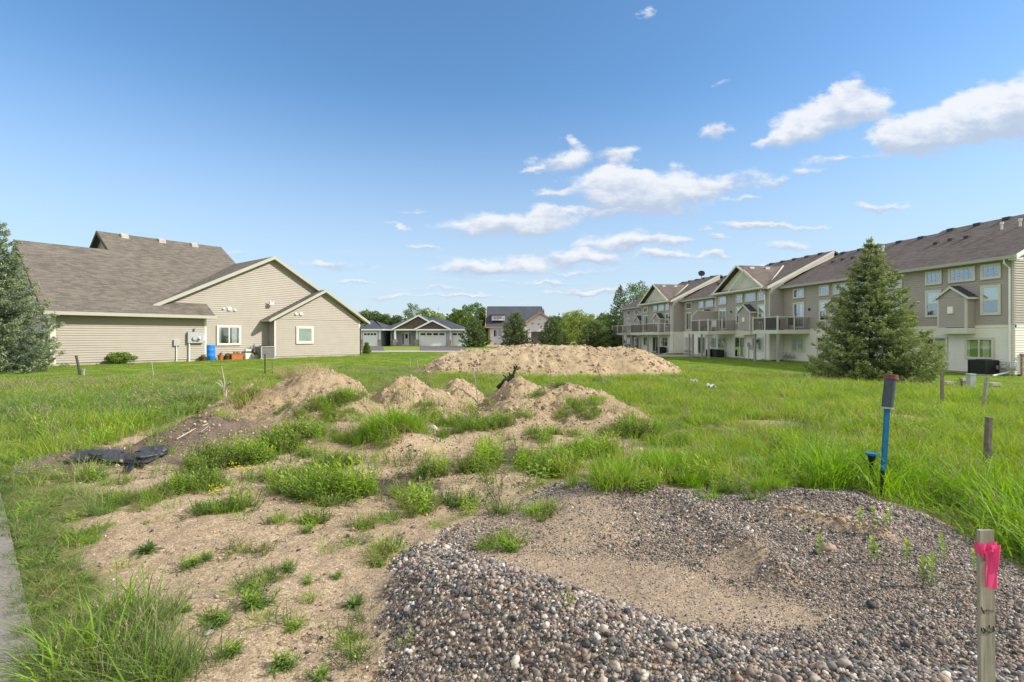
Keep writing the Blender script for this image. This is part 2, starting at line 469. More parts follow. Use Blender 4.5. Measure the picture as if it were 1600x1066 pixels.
def ridge_bump(x, y, cx, cy, rx, ry, rot, H, p=1.5, q=2.0):
    c, s = math.cos(rot), math.sin(rot)
    u = ((x - cx) * c + (y - cy) * s) / rx; v = (-(x - cx) * s + (y - cy) * c) / ry
    r = np.sqrt(u * u + v * v)
    return H * (1 - r ** q) * np.where(r < 1, np.abs(1 - r ** q) ** (p - 1), 1.0)

# gravel heap: crest polyline (x, y, z, half width)
CREST = [(-0.84, 3.35, 0.08), (-0.52, 3.12, 0.20), (-0.28, 2.95, 0.28), (0.0, 2.72, 0.30), (0.3, 2.45, 0.30), (0.62, 2.2, 0.30), (1.0, 1.98, 0.31), (1.6, 1.8, 0.33), (2.4, 1.75, 0.34)]
def seg_dist(x, y, pts):
    best = np.full(np.shape(x), 1e9); val = np.zeros(np.shape(x)); side = np.zeros(np.shape(x))
    for (x0, y0, z0), (x1, y1, z1) in zip(pts[:-1], pts[1:]):
        dx, dy = x1 - x0, y1 - y0; L = dx * dx + dy * dy
        t = np.clip(((x - x0) * dx + (y - y0) * dy) / L, 0, 1)
        d = np.hypot(x - x0 - t * dx, y - y0 - t * dy)
        m = d < best
        best = np.where(m, d, best); val = np.where(m, z0 + t * (z1 - z0), val)
        side = np.where(m, np.sign(dx * (y - y0) - dy * (x - x0)), side)
    return best, val, side
def inpoly(x, y, P):
    ins = np.zeros(np.shape(x), bool); n = len(P); j = n - 1
    for i in range(n):
        xi, yi = P[i]; xj, yj = P[j]
        c = ((yi > y) != (yj > y)) & (x < (xj - xi) * (y - yi) / ((yj - yi) or 1e-9) + xi)
        ins ^= c; j = i
    return ins
def poly_sd(x, y, P):
    """signed distance, positive inside"""
    Q = [(a, b, 0) for a, b in P] + [(P[0][0], P[0][1], 0)]
    d, _, _ = seg_dist(x, y, Q)
    return np.where(inpoly(x, y, P), d, -d)
def W0(px, py, z=0.0):
    Y = (1.6 - z) * 800 / (py - 526); return ((px - 800) / 800 * Y, Y)

GRAVEL = [(-0.84, 3.05), (-0.80, 3.55), W0(640, 860), W0(700, 820), W0(800, 775), W0(880, 742, .03), W0(1010, 750, .05), W0(1110, 752, .08), W0(1230, 752, .1), W0(1340, 752, .12), W0(1440, 775, .15), W0(1530, 810, .18), W0(1640, 870, .2), (4.6, 2.6), (4.0, 0.2), (-0.2, 0.2), (-0.42, 1.5), (-0.52, 2.2)]
def gravel_h(x, y):
    sd = poly_sd(x, y, GRAVEL)
    base = 0.12 * sst(0.0, 0.9, sd) + 0.05 * sst(1.8, 3.2, x)
    basin = ridge_bump(x, y, 0.75, 3.35, 1.5, 0.75, -0.5, 0.10, 1.5)
    base = base - np.maximum(basin, 0)
    # the furrow with a step on its right
    d, v, s = seg_dist(x, y, [(1.3, 5.5, 0), (1.42, 4.8, 0), (1.6, 4.1, 0), (1.72, 3.3, 0)])
    base = base + 0.055 * np.exp(-(d / 0.13) ** 2) + 0.02 * sst(.3, 0, d) * (s < 0)
    d, v, s = seg_dist(x, y, [(2.25, 4.25, 0), (2.45, 3.95, 0), (2.68, 3.7, 0)])
    base = base + 0.06 * np.exp(-(d / 0.10) ** 2)
    d, v, s = seg_dist(x, y, [(1.9, 5.6, 0), (2.6, 5.0, 0), (3.1, 4.3, 0)])
    base = base + 0.05 * np.exp(-(d / 0.16) ** 2) * sst(-0.1, 0.2, sd)
    d, v, s = seg_dist(x, y, [(0.75, 5.2, 0), (1.3, 4.7, 0)])
    base = base + 0.05 * np.exp(-(d / 0.16) ** 2)
    dc, zc, side = seg_dist(x, y, CREST)
    fall = np.where(side > 0, 0.50, 0.47)
    crest = zc * np.exp(-(dc / fall) ** 2)
    h = np.maximum(base, crest) + 0.5 * np.minimum(base, crest) * (dc > 0.3) * 0
    h = np.where(crest > base, crest, base)
    h = h + 0.02 * fbm(x, y, 2.2, 3, 5) * sst(-0.1, 0.3, sd)
    return h * sst(-0.25, 0.3, sd), sd

def base_h(x, y):
    x = np.asarray(x, float); y = np.asarray(y, float)
    # townhouse side: the ground drops towards the row
    rx, ry = x - T0[0], y - T0[1]
    dn = rx * TN[0] + ry * TN[1]; sa = rx * TA[0] + ry * TA[1]
    t = sst(22, 9, dn) * sst(-14, -4, sa) * sst(75, 60, sa)
    h = -0.5 * t
    lx, ly = x - L0[0], y - L0[1]
    ln = lx * LN[0] + ly * LN[1]; ls = lx * LU[0] + ly * LU[1]
    t2 = sst(9, 2, ln) * sst(-8, -1, ls) * sst(26, 19, ls)
    h = h + 0.14 * t2
    amp = sst(60, 25, np.hypot(x, y)) 
    h = h + amp * (0.05 * fbm(x, y, 0.22, 3, 3) * sst(1.5, 6, y) * (1 - t) * (1 - t2) + 0.012 * fbm(x, y, 1.3, 3, 9))
    # rough tan dirt lumps in the middle
    for (cx, cy, r1, r2, rot, H) in ((-1.55, 7.4, 0.8, 0.5, 0.2, 0.22), (-0.5, 8.2, 1.2, 0.8, 0, 0.14), (-2.5, 7.9, 1.2, 0.9, 0.3, 0.18), (0.6, 8.0, 0.9, 0.7, 0, 0.12), (-3.0, 9.0, 1.5, 1.1, 0.1, 0.25), (1.6, 8.6, 0.9, 0.8, 0, 0.1), (3.4, 8.7, 0.5, 0.35, 0, .10), (4.7, 9.3, 1.1, .6, 0, .07), (7.2, 9.9, 1.0, 0.5, 0, .1),
                                    (-1.3, 5.6, 0.8, 0.5, 0.1, -0.09), (0.1, 7.0, 0.6, 0.45, 0.0, -0.10)):
        b = ridge_bump(x, y, cx, cy, r1, r2, rot, H, 1.8)
        h = h + (np.maximum(b, 0) if H > 0 else np.minimum(b, 0))
    return h
MOUNDS = {
 'far': [(-1.6, 23.6, 2.8, 3.0, 0, 1.0, 1.25, 2.2), (1.6, 23.6, 5.6, 3.4, 0, 1.2, 1.05, 2.8), (4.6, 23.0, 3.2, 3.0, 0, 1.12, 1.1, 2.3)],
 'right': [(0.25, 10.8, 1.15, 1.3, 0, 0.83, 1.1, 1.25), (1.0, 10.3, 1.75, 2.1, 0.1, 0.66, 1.3, 2.0), (0.2, 9.6, 1.2, 1.6, 0, .45, 1.3, 1.8)],
 'middle': [(-2.25, 10.8, 1.05, 1.3, 0, 0.80, 1.15, 1.5), (-1.7, 10.6, 1.2, 1.2, 0, 0.5, 1.3, 2)],
 'small': [(-1.25, 11.9, 0.85, 1.0, 0, 0.68, 1.2, 1.5)],
 'left': [(-4.0, 10.6, 1.5, 1.4, 0.0, 0.88, 1.2, 2.0), (-4.9, 10.0, 1.3, 1.2, 0.2, 0.6, 1.3, 2.0), (-3.5, 9.6, 1.4, 1.4, 0, .45, 1.4, 2)],
 'topsoil': [(-4.35, 7.45, 1.15, 0.85, 0.5, 0.40, 1.4, 2.0), (-5.1, 6.45, 1.1, 0.55, 0.45, 0.20, 1.4, 2.0)],
}
def mound_h(key, x, y):
    m = None
    for i, (cx, cy, a, b, rot, H, p, q) in enumerate(MOUNDS[key]):
        xx = x + 0.12 * a * fbm(x, y, 0.9 / a, 3, 20 + i); yy = y + 0.12 * b * fbm(x, y, 0.9 / a, 3, 30 + i)
        v = ridge_bump(xx, yy, cx, cy, a, b, rot, H, p, q)
        m = v if m is None else np.maximum(m, v)
    amp = np.clip(m, 0, 0.4) / 0.4
    sc = 1.6 if key == 'far' else 1.0
    if key == 'far': amp = amp * .55
    rid = np.abs(fbm(x, y, 2.6 / sc, 3, 50))
    gul = np.abs(fbm(x + .3 * fbm(x, y, 1.5, 2, 55), y * .45, 4.5 / sc, 2, 53))
    m = m + amp * sc * (0.10 * fbm(x, y, 2.2 / sc, 3, 40) + 0.085 * fbm(x, y, 7 / sc, 4, 44, 0.62) - 0.09 * rid - 0.05 * (1 - np.minimum(gul * 4, 1)))
    return m
def full_h(x, y):
    x = np.asarray(x, float); y = np.asarray(y, float)
    h = base_h(x, y)
    g, sd = gravel_h(x, y)
    h = h + g
    m = np.zeros_like(h)
    for k in MOUNDS: m = np.maximum(m, mound_h(k, x, y))
    return h + m
def hz(x, y): return float(full_h(np.array([x]), np.array([y]))[0])
def G(px, py, lim=200.0):
    """where the photo's pixel meets the ground"""
    a = (px - 800) / 800; b = (526 - py) / 800
    Y = np.concatenate([np.arange(1.2, 14, 0.02), np.arange(14, 40, 0.05), np.arange(40, lim, 0.3)])
    hh = full_h(a * Y, Y); ray = 1.6 + b * Y
    k = np.argmax(ray <= hh)
    if ray[k] > hh[k]: k = len(Y) - 1
    return Vector((a * Y[k], Y[k], hh[k]))

# zones, as world polygons
DIRT = [W0(110, 1200), W0(110, 960), W0(150, 905), W0(75, 868), W0(100, 818), W0(190, 800), W0(130, 762), W0(100, 722), W0(190, 690), W0(290, 655), W0(370, 618), W0(470, 600), (-4.5, 12.6), (-2.3, 12.9), (0.2, 13.2), (2.9, 11.5), W0(1000, 655), W0(1010, 700), W0(1080, 695), W0(1075, 752), W0(870, 742), W0(700, 815), (-0.3, 3.6), (-0.2, 0.0), (-1.2, 0.3)]
PATH = [(-2.16 + 0.73 * 3, 2.37 - 0.68 * 3), (-2.16 - 0.73 * 16, 2.37 + 0.68 * 16), (-2.16 - 0.73 * 16 - 1.2, 2.37 + 0.68 * 16 - 1.3), (-2.16 + 2.2 - 1.2, 2.37 - 2.04 - 1.3)]
def dirt_mask(x, y):
    sd = poly_sd(x, y, DIRT) + 0.22 * fbm(x, y, 1.6, 4, 61)
    m = sst(-0.12, 0.12, sd)
    m = np.maximum(m, sst(-0.05, 0.1, poly_sd(x, y, GRAVEL)))
    # bare spots in the rough grass
    for (cx, cy, r) in ((7.2, 9.8, 0.75), (6.3, 9.5, 0.4), (3.5, 8.7, 0.5), (4.7, 9.2, 0.75), (4.0, 7.6, 0.45), (2.6, 8.3, .5), (5.2, 7.9, .35), (1.5, 6.2, .5), (2.5, 6.0, .35), (3.2, 6.5, .4), (1.9, 7.0, .4)):
        d = np.hypot(x - cx, (y - cy) * 1.5) + 0.45 * fbm(x, y, 2.2, 4, 71)
        m = np.maximum(m, .72 * sst(r * 1.15, r * 0.4, d))
    # the lots' graded ground round the far heap
    d = np.hypot((x - 1.6) / 6.3, (y - 23.6) / 3.8) + 0.1 * fbm(x, y, 0.7, 3, 72)
    m = np.maximum(m, sst(1.02, 0.92, d))
    d = np.hypot((x - 4) / 14, (y - 97) / 12)
    m = np.maximum(m, sst(1.0, 0.8, d))
    return m
def lawn_mask(x, y):
    """mown lawn around the houses"""
    rx, ry = x - T0[0], y - T0[1]
    dn = rx * TN[0] + ry * TN[1]
    lx, ly = x - L0[0], y - L0[1]
    ln = lx * LN[0] + ly * LN[1]
    a = sst(13.5, 12.0, dn + 0.5 * fbm(x, y, 0.3, 2, 81))
    b = sst(10.5, 9.0, ln + 0.6 * fbm(x, y, 0.3, 2, 82)) * sst(2.0, 0, x)
    c = sst(27, 29, y)
    return np.maximum(np.maximum(a, b), c)
def dark_mask(x, y):
    m = np.zeros(np.shape(x))
    for (cx, cy, r1, r2, w) in ((-1.3, 5.6, 0.62, 0.42, 1.0), (-0.05, 7.05, 0.6, 0.5, 1.0), (-4.7, 6.9, 1.5, 0.85, 0.55), (-0.35, 6.7, 0.5, 0.2, 0.7), (-3.6, 7.8, 1.0, 0.5, .4)):
        d = np.hypot((x - cx) / r1, (y - cy) / r2) + 0.35 * fbm(x, y, 3.0, 4, 91)
        m = np.maximum(m, w * sst(1.05, 0.75, d))
    return m

def ground_material():
    m = mat('ground_soil', (0.4, 0.3, 0.2), 0.95, 0, 0.2); t = NT(m)
    P = t.pos()
    at = t.new('ShaderNodeAttribute'); at.attribute_name = 'zone'
    sp = t.new('ShaderNodeSeparateColor'); t.link(at.outputs['Color'], sp.inputs[0])
    dirt, gravel, dark = sp.outputs
    al = t.new('ShaderNodeAttribute'); al.attribute_name = 'lawn'
    # sandy dirt
    n1 = t.noise(1.1, 5, 0.6, P); n2 = t.noise(9, 6, 0.65, P); n3 = t.noise(70, 4, 0.7, P); n4 = t.noise(220, 3, 0.6, P)
    sand = t.ramp(n1.outputs['Fac'], [(0.3, (0.345, 0.265, 0.18)), (0.55, (0.42, 0.325, 0.22)), (0.75, (0.50, 0.395, 0.275))])
    sand = t.mix(0.55, sand, t.ramp(n2.outputs['Fac'], [(0.3, (0.72, 0.70, 0.68)), (0.6, (1.1, 1.1, 1.1))]), 'MULTIPLY')
    sand = t.mix(0.7, sand, t.ramp(n3.outputs['Fac'], [(0.32, (0.55, 0.52, 0.5)), (0.5, (1.0, 1.0, 1.0)), (0.68, (1.4, 1.38, 1.35))]), 'MULTIPLY')
    vo = t.new('ShaderNodeTexVoronoi'); vo.inputs['Scale'].default_value = 55; t.link(P, vo.inputs['Vector'])
    peb = t.math('LESS_THAN', vo.outputs['Distance'], 0.22)
    sv_ = t.new('ShaderNodeSeparateColor'); t.link(vo.outputs['Color'], sv_.inputs[0])
    pebm = t.math('MULTIPLY', peb, t.math('GREATER_THAN', sv_.outputs[0], 0.72))
    pcol = t.ramp(sv_.outputs[1], [(0.0, (0.12, 0.10, 0.09)), (0.4, (0.35, 0.28, 0.22)), (0.7, (0.6, 0.52, 0.42)), (1.0, (0.72, 0.68, 0.6))])
    sand = t.mix(pebm, sand, pcol)
    darks = t.ramp(n3.outputs['Fac'], [(0.3, (0.035, 0.028, 0.024)), (0.6, (0.10, 0.082, 0.07)), (0.75, (0.2, 0.17, 0.14))])
    v2 = t.new('ShaderNodeTexVoronoi'); v2.inputs['Scale'].default_value = 130; t.link(P, v2.inputs['Vector'])
    s2 = t.new('ShaderNodeSeparateColor'); t.link(v2.outputs['Color'], s2.inputs[0])
    sand = t.mix(0.75, sand, t.ramp(s2.outputs[0], [(0.0, (0.35, 0.33, 0.31)), (0.12, (0.62, 0.6, 0.58)), (0.3, (0.95, 0.95, 0.95)), (0.75, (1.05, 1.05, 1.05)), (0.92, (1.3, 1.28, 1.25)), (1.0, (1.7, 1.65, 1.6))]), 'MULTIPLY')
    v3 = t.new('ShaderNodeTexVoronoi'); v3.inputs['Scale'].default_value = 42; t.link(P, v3.inputs['Vector'])
    s3 = t.new('ShaderNodeSeparateColor'); t.link(v3.outputs['Color'], s3.inputs[0])
    sand = t.mix(0.6, sand, t.ramp(s3.outputs[0], [(0.0, (0.55, 0.53, 0.5)), (0.2, (0.85, 0.85, 0.85)), (0.8, (1.05, 1.05, 1.05)), (1.0, (1.3, 1.3, 1.3))]), 'MULTIPLY')
    sand = t.mix(dark, sand, darks)
    # soil under the grass, straw bits
    g1 = t.noise(0.5, 5, 0.6, P); g2 = t.noise(14, 6, 0.7, P)
    grs = t.ramp(g2.outputs['Fac'], [(0.3, (0.12, 0.12, 0.04)), (0.55, (0.20, 0.21, 0.07)), (0.75, (0.34, 0.31, 0.14))])
    # mown lawn
    l2 = t.noise(45, 5, 0.75, P); l1 = t.noise(0.35, 5, 0.6, P); l3 = t.noise(5, 4, 0.6, P)
    law = t.ramp(l2.outputs['Fac'], [(0.28, (0.12, 0.17, 0.03)), (0.5, (0.19, 0.265, 0.045)), (0.72, (0.28, 0.35, 0.075))])
    law = t.mix(0.7, law, t.ramp(l1.outputs['Fac'], [(0.35, (0.75, 0.85, 0.7)), (0.65, (1.3, 1.15, 1.0))]), 'MULTIPLY')
    law = t.mix(0.5, law, t.ramp(l3.outputs['Fac'], [(0.35, (0.75, 0.8, 0.75)), (0.65, (1.2, 1.15, 1.1))]), 'MULTIPLY')
    grs = t.mix(al.outputs['Fac'], grs, law)
    gr = t.ramp(n4.outputs['Fac'], [(0.35, (0.10, 0.085, 0.08)), (0.65, (0.35, 0.29, 0.25))])
    c = t.mix(dirt, grs, sand)
    c = t.mix(t.math('MULTIPLY', gravel, 0.25), c, gr)
    t.col(c)
    hgt = t.math('ADD', t.math('MULTIPLY', n3.outputs['Fac'], 0.6), t.math('ADD', t.math('MULTIPLY', n2.outputs['Fac'], 1.4), t.math('MULTIPLY', pebm, 0.25)))
    lh = t.math('MULTIPLY', l2.outputs['Fac'], 2.0)
    hh = t.mix(dirt, lh, hgt)
    t.nrm(t.bump(hh, 0.9, 0.02))
    return m
M['ground'] = ground_material()

def axis(lo, hi, step, far_lo, far_hi, grow=1.12):
    a = list(np.arange(lo, hi, step)); s = step; v = a[-1]
    while v < far_hi: s = min(s * grow, 60); v += s; a.append(v)
    s = step; v = lo; pre = []
    while v > far_lo: s = min(s * grow, 60); v -= s; pre.append(v)
    return np.array(pre[::-1] + a)
def grid_faces(nx, ny):
    i, j = np.meshgrid(np.arange(nx - 1), np.arange(ny - 1)); a = (j * nx + i).ravel()
    return np.stack([a, a + 1, a + nx + 1, a + nx], 1)
def zones(X, Y):
    g, sd = gravel_h(X, Y)
    z = np.stack([dirt_mask(X, Y), sst(-0.02, 0.12, sd + 0.1 * fbm(X, Y, 3, 3, 66)), dark_mask(X, Y)], 1)
    return z
xs = axis(-7.5, 9.5, 0.045, -900, 900, 1.10); ys_ = axis(0.6, 13.0, 0.045, -60, 1400, 1.10)
XX, YY = np.meshgrid(xs, ys_); XX = XX.ravel(); YY = YY.ravel()
gh, gsd = gravel_h(XX, YY)
near = (XX > -9) & (XX < 11) & (YY < 15) & (YY > 0)
dm_ = dirt_mask(XX, YY)
ZZ = base_h(XX, YY) + gh + near * (0.035 * fbm(XX, YY, 3.4, 4, 101, 0.6) + 0.016 * fbm(XX, YY, 11, 2, 103)) * (0.3 + 0.7 * dm_) * (gsd < 0.05)
ZZ = ZZ - np.where(inpoly(XX, YY, PATH), 0.03, 0)
ground = np_mesh('ground', np.stack([XX, YY, ZZ], 1), grid_faces(len(xs), len(ys_)), 4, M['ground'], attrs={'zone': zones(XX, YY), 'lawn': lawn_mask(XX, YY)}, smooth=True)
tag(ground, kind='structure')

# ---- dirt mounds, each its own heap
MLAB = {'far': ('dirt_mound', 'largest tan dirt mound, long and flat topped, in front of the far pine trees'),
        'right': ('dirt_mound', 'tan dirt mound with the blackened root sticking out of its peak'),
        'middle': ('dirt_mound', 'pointed tan dirt mound with yellow flowers on its front, left of the leaning lath stake'),
        'small': ('dirt_mound', 'small tan dirt mound between the pointed mound and the tall lath stake'),
        'left': ('dirt_mound', 'rounded tan dirt mound with dry grass on top, in front of the beige house'),
        'topsoil': ('dirt_mound', 'low grey brown topsoil heap under the black fabric bag')}
def mound_material(dark=False):
    m = mat('mound_dirt' if not dark else 'topsoil', (0.4, 0.3, 0.2), 0.95, 0, 0.2); t = NT(m); P = t.pos()
    n1 = t.noise(0.8, 5, 0.6, P); n2 = t.noise(5, 6, 0.7, P); n3 = t.noise(38, 5, 0.75, P)
    if dark: sand = t.ramp(n1.outputs['Fac'], [(0.3, (0.19, 0.145, 0.115)), (0.7, (0.30, 0.235, 0.18))])
    else: sand = t.ramp(n1.outputs['Fac'], [(0.3, (0.42, 0.325, 0.205)), (0.5, (0.50, 0.39, 0.25)), (0.72, (0.60, 0.48, 0.32))])
    sand = t.mix(0.75, sand, t.ramp(n2.outputs['Fac'], [(0.33, (0.6, 0.57, 0.55)), (0.5, (1, 1, 1)), (0.68, (1.15, 1.15, 1.12))]), 'MULTIPLY')
    sand = t.mix(0.75, sand, t.ramp(n3.outputs['Fac'], [(0.34, (0.5, 0.47, 0.45)), (0.5, (1, 1, 1)), (0.66, (1.3, 1.3, 1.28))]), 'MULTIPLY')
    t.col(sand)
    h = t.math('ADD', t.math('MULTIPLY', n2.outputs['Fac'], 1.6), n3.outputs['Fac'])
    t.nrm(t.bump(h, 1.0, 0.05))
    return m
M['mound'] = mound_material(); M['topsoil'] = mound_material(True)
for k in MOUNDS:
    P = MOUNDS[k]; x0 = min(p[0] - max(p[2], p[3]) * 1.3 for p in P); x1 = max(p[0] + max(p[2], p[3]) * 1.3 for p in P)
    y0 = min(p[1] - max(p[2], p[3]) * 1.3 for p in P); y1 = max(p[1] + max(p[2], p[3]) * 1.3 for p in P)
    st = 0.075 if k == 'far' else 0.04
    ax = np.arange(x0, x1, st); ay = np.arange(y0, y1, st)
    X, Y = np.meshgrid(ax, ay); X = X.ravel(); Y = Y.ravel()
    m = mound_h(k, X, Y); z = base_h(X, Y) + np.where(m > 0, m, m * 2.0)
    F = grid_faces(len(ax), len(ay))
    keep = (m[F] > -0.06).all(1); F = F[keep]
    used, inv = np.unique(F, return_inverse=True)
    o = np_mesh(MLAB[k][0], np.stack([X, Y, z], 1)[used], inv.reshape(F.shape), 4, M['topsoil'] if k == 'topsoil' else M['mound'], smooth=True)
    tag(o, MLAB[k][1], 'dirt mound', 'dirt mounds on the empty lot')

# ---- path at lower left, street, driveways
def asphalt_mat(name, c, sc=60):
    m = mat(name, c, 0.92, 0, 0.25); t = NT(m); P = t.pos()
    n = t.noise(sc, 4, 0.7, P); n2 = t.noise(1.5, 4, 0.6, P)
    k = t.ramp(n.outputs['Fac'], [(0.3, tuple(v * 0.65 for v in c)), (0.7, tuple(v * 1.35 for v in c))])
    t.col(t.mix(0.6, k, t.ramp(n2.outputs['Fac'], [(0.35, (0.8, 0.8, 0.8)), (0.65, (1.15, 1.13, 1.1))]), 'MULTIPLY'))
    t.nrm(t.bump(n.outputs['Fac'], 0.4, 0.006)); return m
def sheet(name, poly, dz, m, n=60):
    # a draped strip: poly = 4 corners
    a, b, c, d = [np.array(p, float) for p in poly]
    u = np.linspace(0, 1, n)[None, :, None]; v = np.linspace(0, 1, 9)[:, None, None]
    Pp = (a * (1 - u) + b * u) * (1 - v) + (d * (1 - u) + c * u) * v
    X = Pp[..., 0].ravel(); Y = Pp[..., 1].ravel()
    Z = base_h(X, Y) + dz
    return tag(np_mesh(name, np.stack([X, Y, Z], 1), grid_faces(n, 9), 4, m, smooth=True), kind='structure')
M['path'] = asphalt_mat('path_asphalt', (0.235, 0.215, 0.195), 80)
M['street'] = asphalt_mat('street_surface', (0.42, 0.38, 0.33), 20)
M['drive'] = asphalt_mat('driveway_asphalt', (0.13, 0.125, 0.13), 20)
sheet('path', PATH, 0.012, M['path'], 160)
sheet('street', [(-90, 50.5), (70, 54), (70, 59.5), (-90, 56)], 0.03, M['street'], 80)
sheet('driveway', [(-17.3, 56.6), (-14.2, 56.8), (-21.0, 83.4), (-24.8, 83.4)], 0.05, M['drive'])
sheet('driveway', [(-10.2, 57), (-5.2, 57), (-7.6, 83.4), (-14.9, 83.4)], 0.05, M['drive'])

# ================================================================== BUILDINGS
class Fr:
    """a wall plane: origin o, direction r along the wall, outward normal n"""
    def __init__(s, o, r, n): s.o = Vector(o); s.r = Vector(r); s.n = Vector(n)
    def p(s, u, z, d=0.0): return s.o + s.r * u + Vector((0, 0, z)) + s.n * d
def fbox(mb, F, u0, u1, z0, z1, d0, d1):
    pts = [F.p(u0, z0, d1), F.p(u1, z0, d1), F.p(u1, z0, d0), F.p(u0, z0, d0), F.p(u0, z1, d1), F.p(u1, z1, d1), F.p(u1, z1, d0), F.p(u0, z1, d0)]
    mb.hexa(pts)
def interval(poly, z):
    xs_ = []
    n = len(poly)
    for i in range(n):
        (x0, z0), (x1, z1) = poly[i], poly[(i + 1) % n]
        if (z0 - z) * (z1 - z) <= 0 and abs(z1 - z0) > 1e-9: xs_.append(x0 + (z - z0) / (z1 - z0) * (x1 - x0))
    return (min(xs_), max(xs_)) if len(xs_) >= 2 else None
def siding(mb, F, poly, course=0.105, proud=0.04):
    """lap siding boards over a convex polygon (u, z)"""
    zb = min(p[1] for p in poly); zt = max(p[1] for p in poly)
    mb.face([F.p(u, z, -0.02) for u, z in poly])
    lv = set(); z = zb
    while z < zt: lv.add(round(z, 4)); z += course
    lv.add(round(zt, 4))
    cuts = sorted({round(p[1], 4) for p in poly if zb < p[1] < zt}); base = sorted(lv)
    lv = sorted(lv | set(cuts))
    for a, b in zip(lv[:-1], lv[1:]):
        if b - a < 0.004: continue
        ia = interval(poly, a + 1e-4); ib = interval(poly, b - 1e-4)
        if not ia or not ib: continue
        da = proud if a in base else proud * 0.5
        db = 0.002 if b in base else proud * 0.5
        mb.face([F.p(ia[0], a, da), F.p(ia[1], a, da), F.p(ib[1], b, db), F.p(ib[0], b, db)])
        mb.face([F.p(ia[0], a, 0), F.p(ia[1], a, 0), F.p(ia[1], a, da), F.p(ia[0], a, da)])

def window(parent, F, u0, u1, z0, z1, trim='trim_cream', split=0, rail=False, grid=(0, 0), fill='dark', cas=0.09, name='window'):
    """casing and sash = the window; pane and curtain or blind = its pieces. split = number of vertical mullions"""
    F = Fr(F.o + F.n * 0.046, F.r, F.n); mb = MB(); c = cas
    fbox(mb, F, u0, u0 + c, z0, z1, 0, 0.05); fbox(mb, F, u1 - c, u1, z0, z1, 0, 0.05)
    fbox(mb, F, u0 + c, u1 - c, z1 - c, z1, 0, 0.05); fbox(mb, F, u0 + c, u1 - c, z0, z0 + c, 0, 0.058)
    s = 0.035; a0, a1, b0, b1 = u0 + c, u1 - c, z0 + c, z1 - c
    fbox(mb, F, a0, a0 + s, b0, b1, 0, 0.038); fbox(mb, F, a1 - s, a1, b0, b1, 0, 0.038)
    fbox(mb, F, a0 + s, a1 - s, b1 - s, b1, 0, 0.038); fbox(mb, F, a0 + s, a1 - s, b0, b0 + s, 0, 0.038)
    for k in range(split):
        uc = a0 + (a1 - a0) * (k + 1) / (split + 1); fbox(mb, F, uc - 0.035, uc + 0.035, b0 + s, b1 - s, 0, 0.036)
    if rail:
        zc = (b0 + b1) / 2; fbox(mb, F, a0 + s, a1 - s, zc - 0.03, zc + 0.03, 0, 0.034)
    nx, nz = grid
    zlo = b0 + s if not rail or nz >= 0 else (b0 + b1) / 2
    for k in range(1, abs(nx)):
        uc = a0 + (a1 - a0) * k / abs(nx); fbox(mb, F, uc - 0.005, uc + 0.005, zlo, b1 - s, 0.024, 0.031)
    for k in range(1, abs(nz)):
        zc = zlo + (b1 - s - zlo) * k / abs(nz); fbox(mb, F, a0 + s, a1 - s, zc - 0.005, zc + 0.005, 0.024, 0.030)
    w = mb.build(name, M[trim], parent)
    p = MB(); fbox(p, F, a0 + s * .5, a1 - s * .5, b0 + s * .5, b1 - s * .5, 0.019, 0.023); p.build('pane', M['glass'], w)
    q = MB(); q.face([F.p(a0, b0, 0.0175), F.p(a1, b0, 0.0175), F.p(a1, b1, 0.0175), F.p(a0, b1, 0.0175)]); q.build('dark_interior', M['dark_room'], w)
    def cloth(x0, x1, zz0, zz1, mname, nm):
        k = MB(); n = max(4, int((x1 - x0) / 0.05)); 
        for i in range(n):
            xa = x0 + (x1 - x0) * i / n; xb = x0 + (x1 - x0) * (i + 1) / n; da = 0.0180 + 0.0006 * (i % 2); db = 0.0180 + 0.0006 * ((i + 1) % 2)
            k.face([F.p(xa, zz0, da), F.p(xb, zz0, db), F.p(xb, zz1, db), F.p(xa, zz1, da)])
        k.build(nm, M[mname], w)
    W = a1 - a0; H = b1 - b0
    if fill == 'blind': cloth(a0 + .01, a1 - .01, b0 + 0.02, b1 - .02, 'blind', 'blind')
    elif fill == 'half': cloth(a0 + .01, a1 - .01, b0 + H * 0.48, b1 - .02, 'blind', 'blind')
    elif fill == 'sides':
        cloth(a0 + .01, a0 + W * 0.13, b0 + .01, b1 - .02, 'curtain', 'curtain'); cloth(a1 - W * 0.36, a1 - W * 0.12, b0 + .01, b1 - .02, 'curtain', 'curtain')
    elif fill == 'left': cloth(a0 + .01, a0 + W * 0.48, b0 + .01, b1 - .02, 'blind', 'blind')
    elif fill == 'right': cloth(a0 + W * 0.52, a1 - .01, b0 + .01, b1 - .02, 'curtain', 'curtain')
    return w

def vent_hood(mb, F, u, z, w=0.2, d=0.13):
    a = [F.p(u - w / 2, z - w / 2, 0.01), F.p(u + w / 2, z - w / 2, 0.01), F.p(u + w / 2, z + w / 2, 0.01), F.p(u - w / 2, z + w / 2, 0.01)]
    b = [F.p(u - w / 2 + .01, z - w / 2 + .02, d), F.p(u + w / 2 - .01, z - w / 2 + .02, d), F.p(u + w / 2 - .01, z + w / 4, d * .6), F.p(u - w / 2 + .01, z + w / 4, d * .6)]
    mb.hexa([a[0], a[1], b[1], b[0], a[3], a[2], b[2], b[3]])

# ------------------------------------------------------------------ beige house (left)
GZ = 0.14
house = empty('beige_house', (L0[0], L0[1], GZ - 0.02), TH, 'beige lap sided house with brown shingle roof and two side gables behind the lawn', 'house')
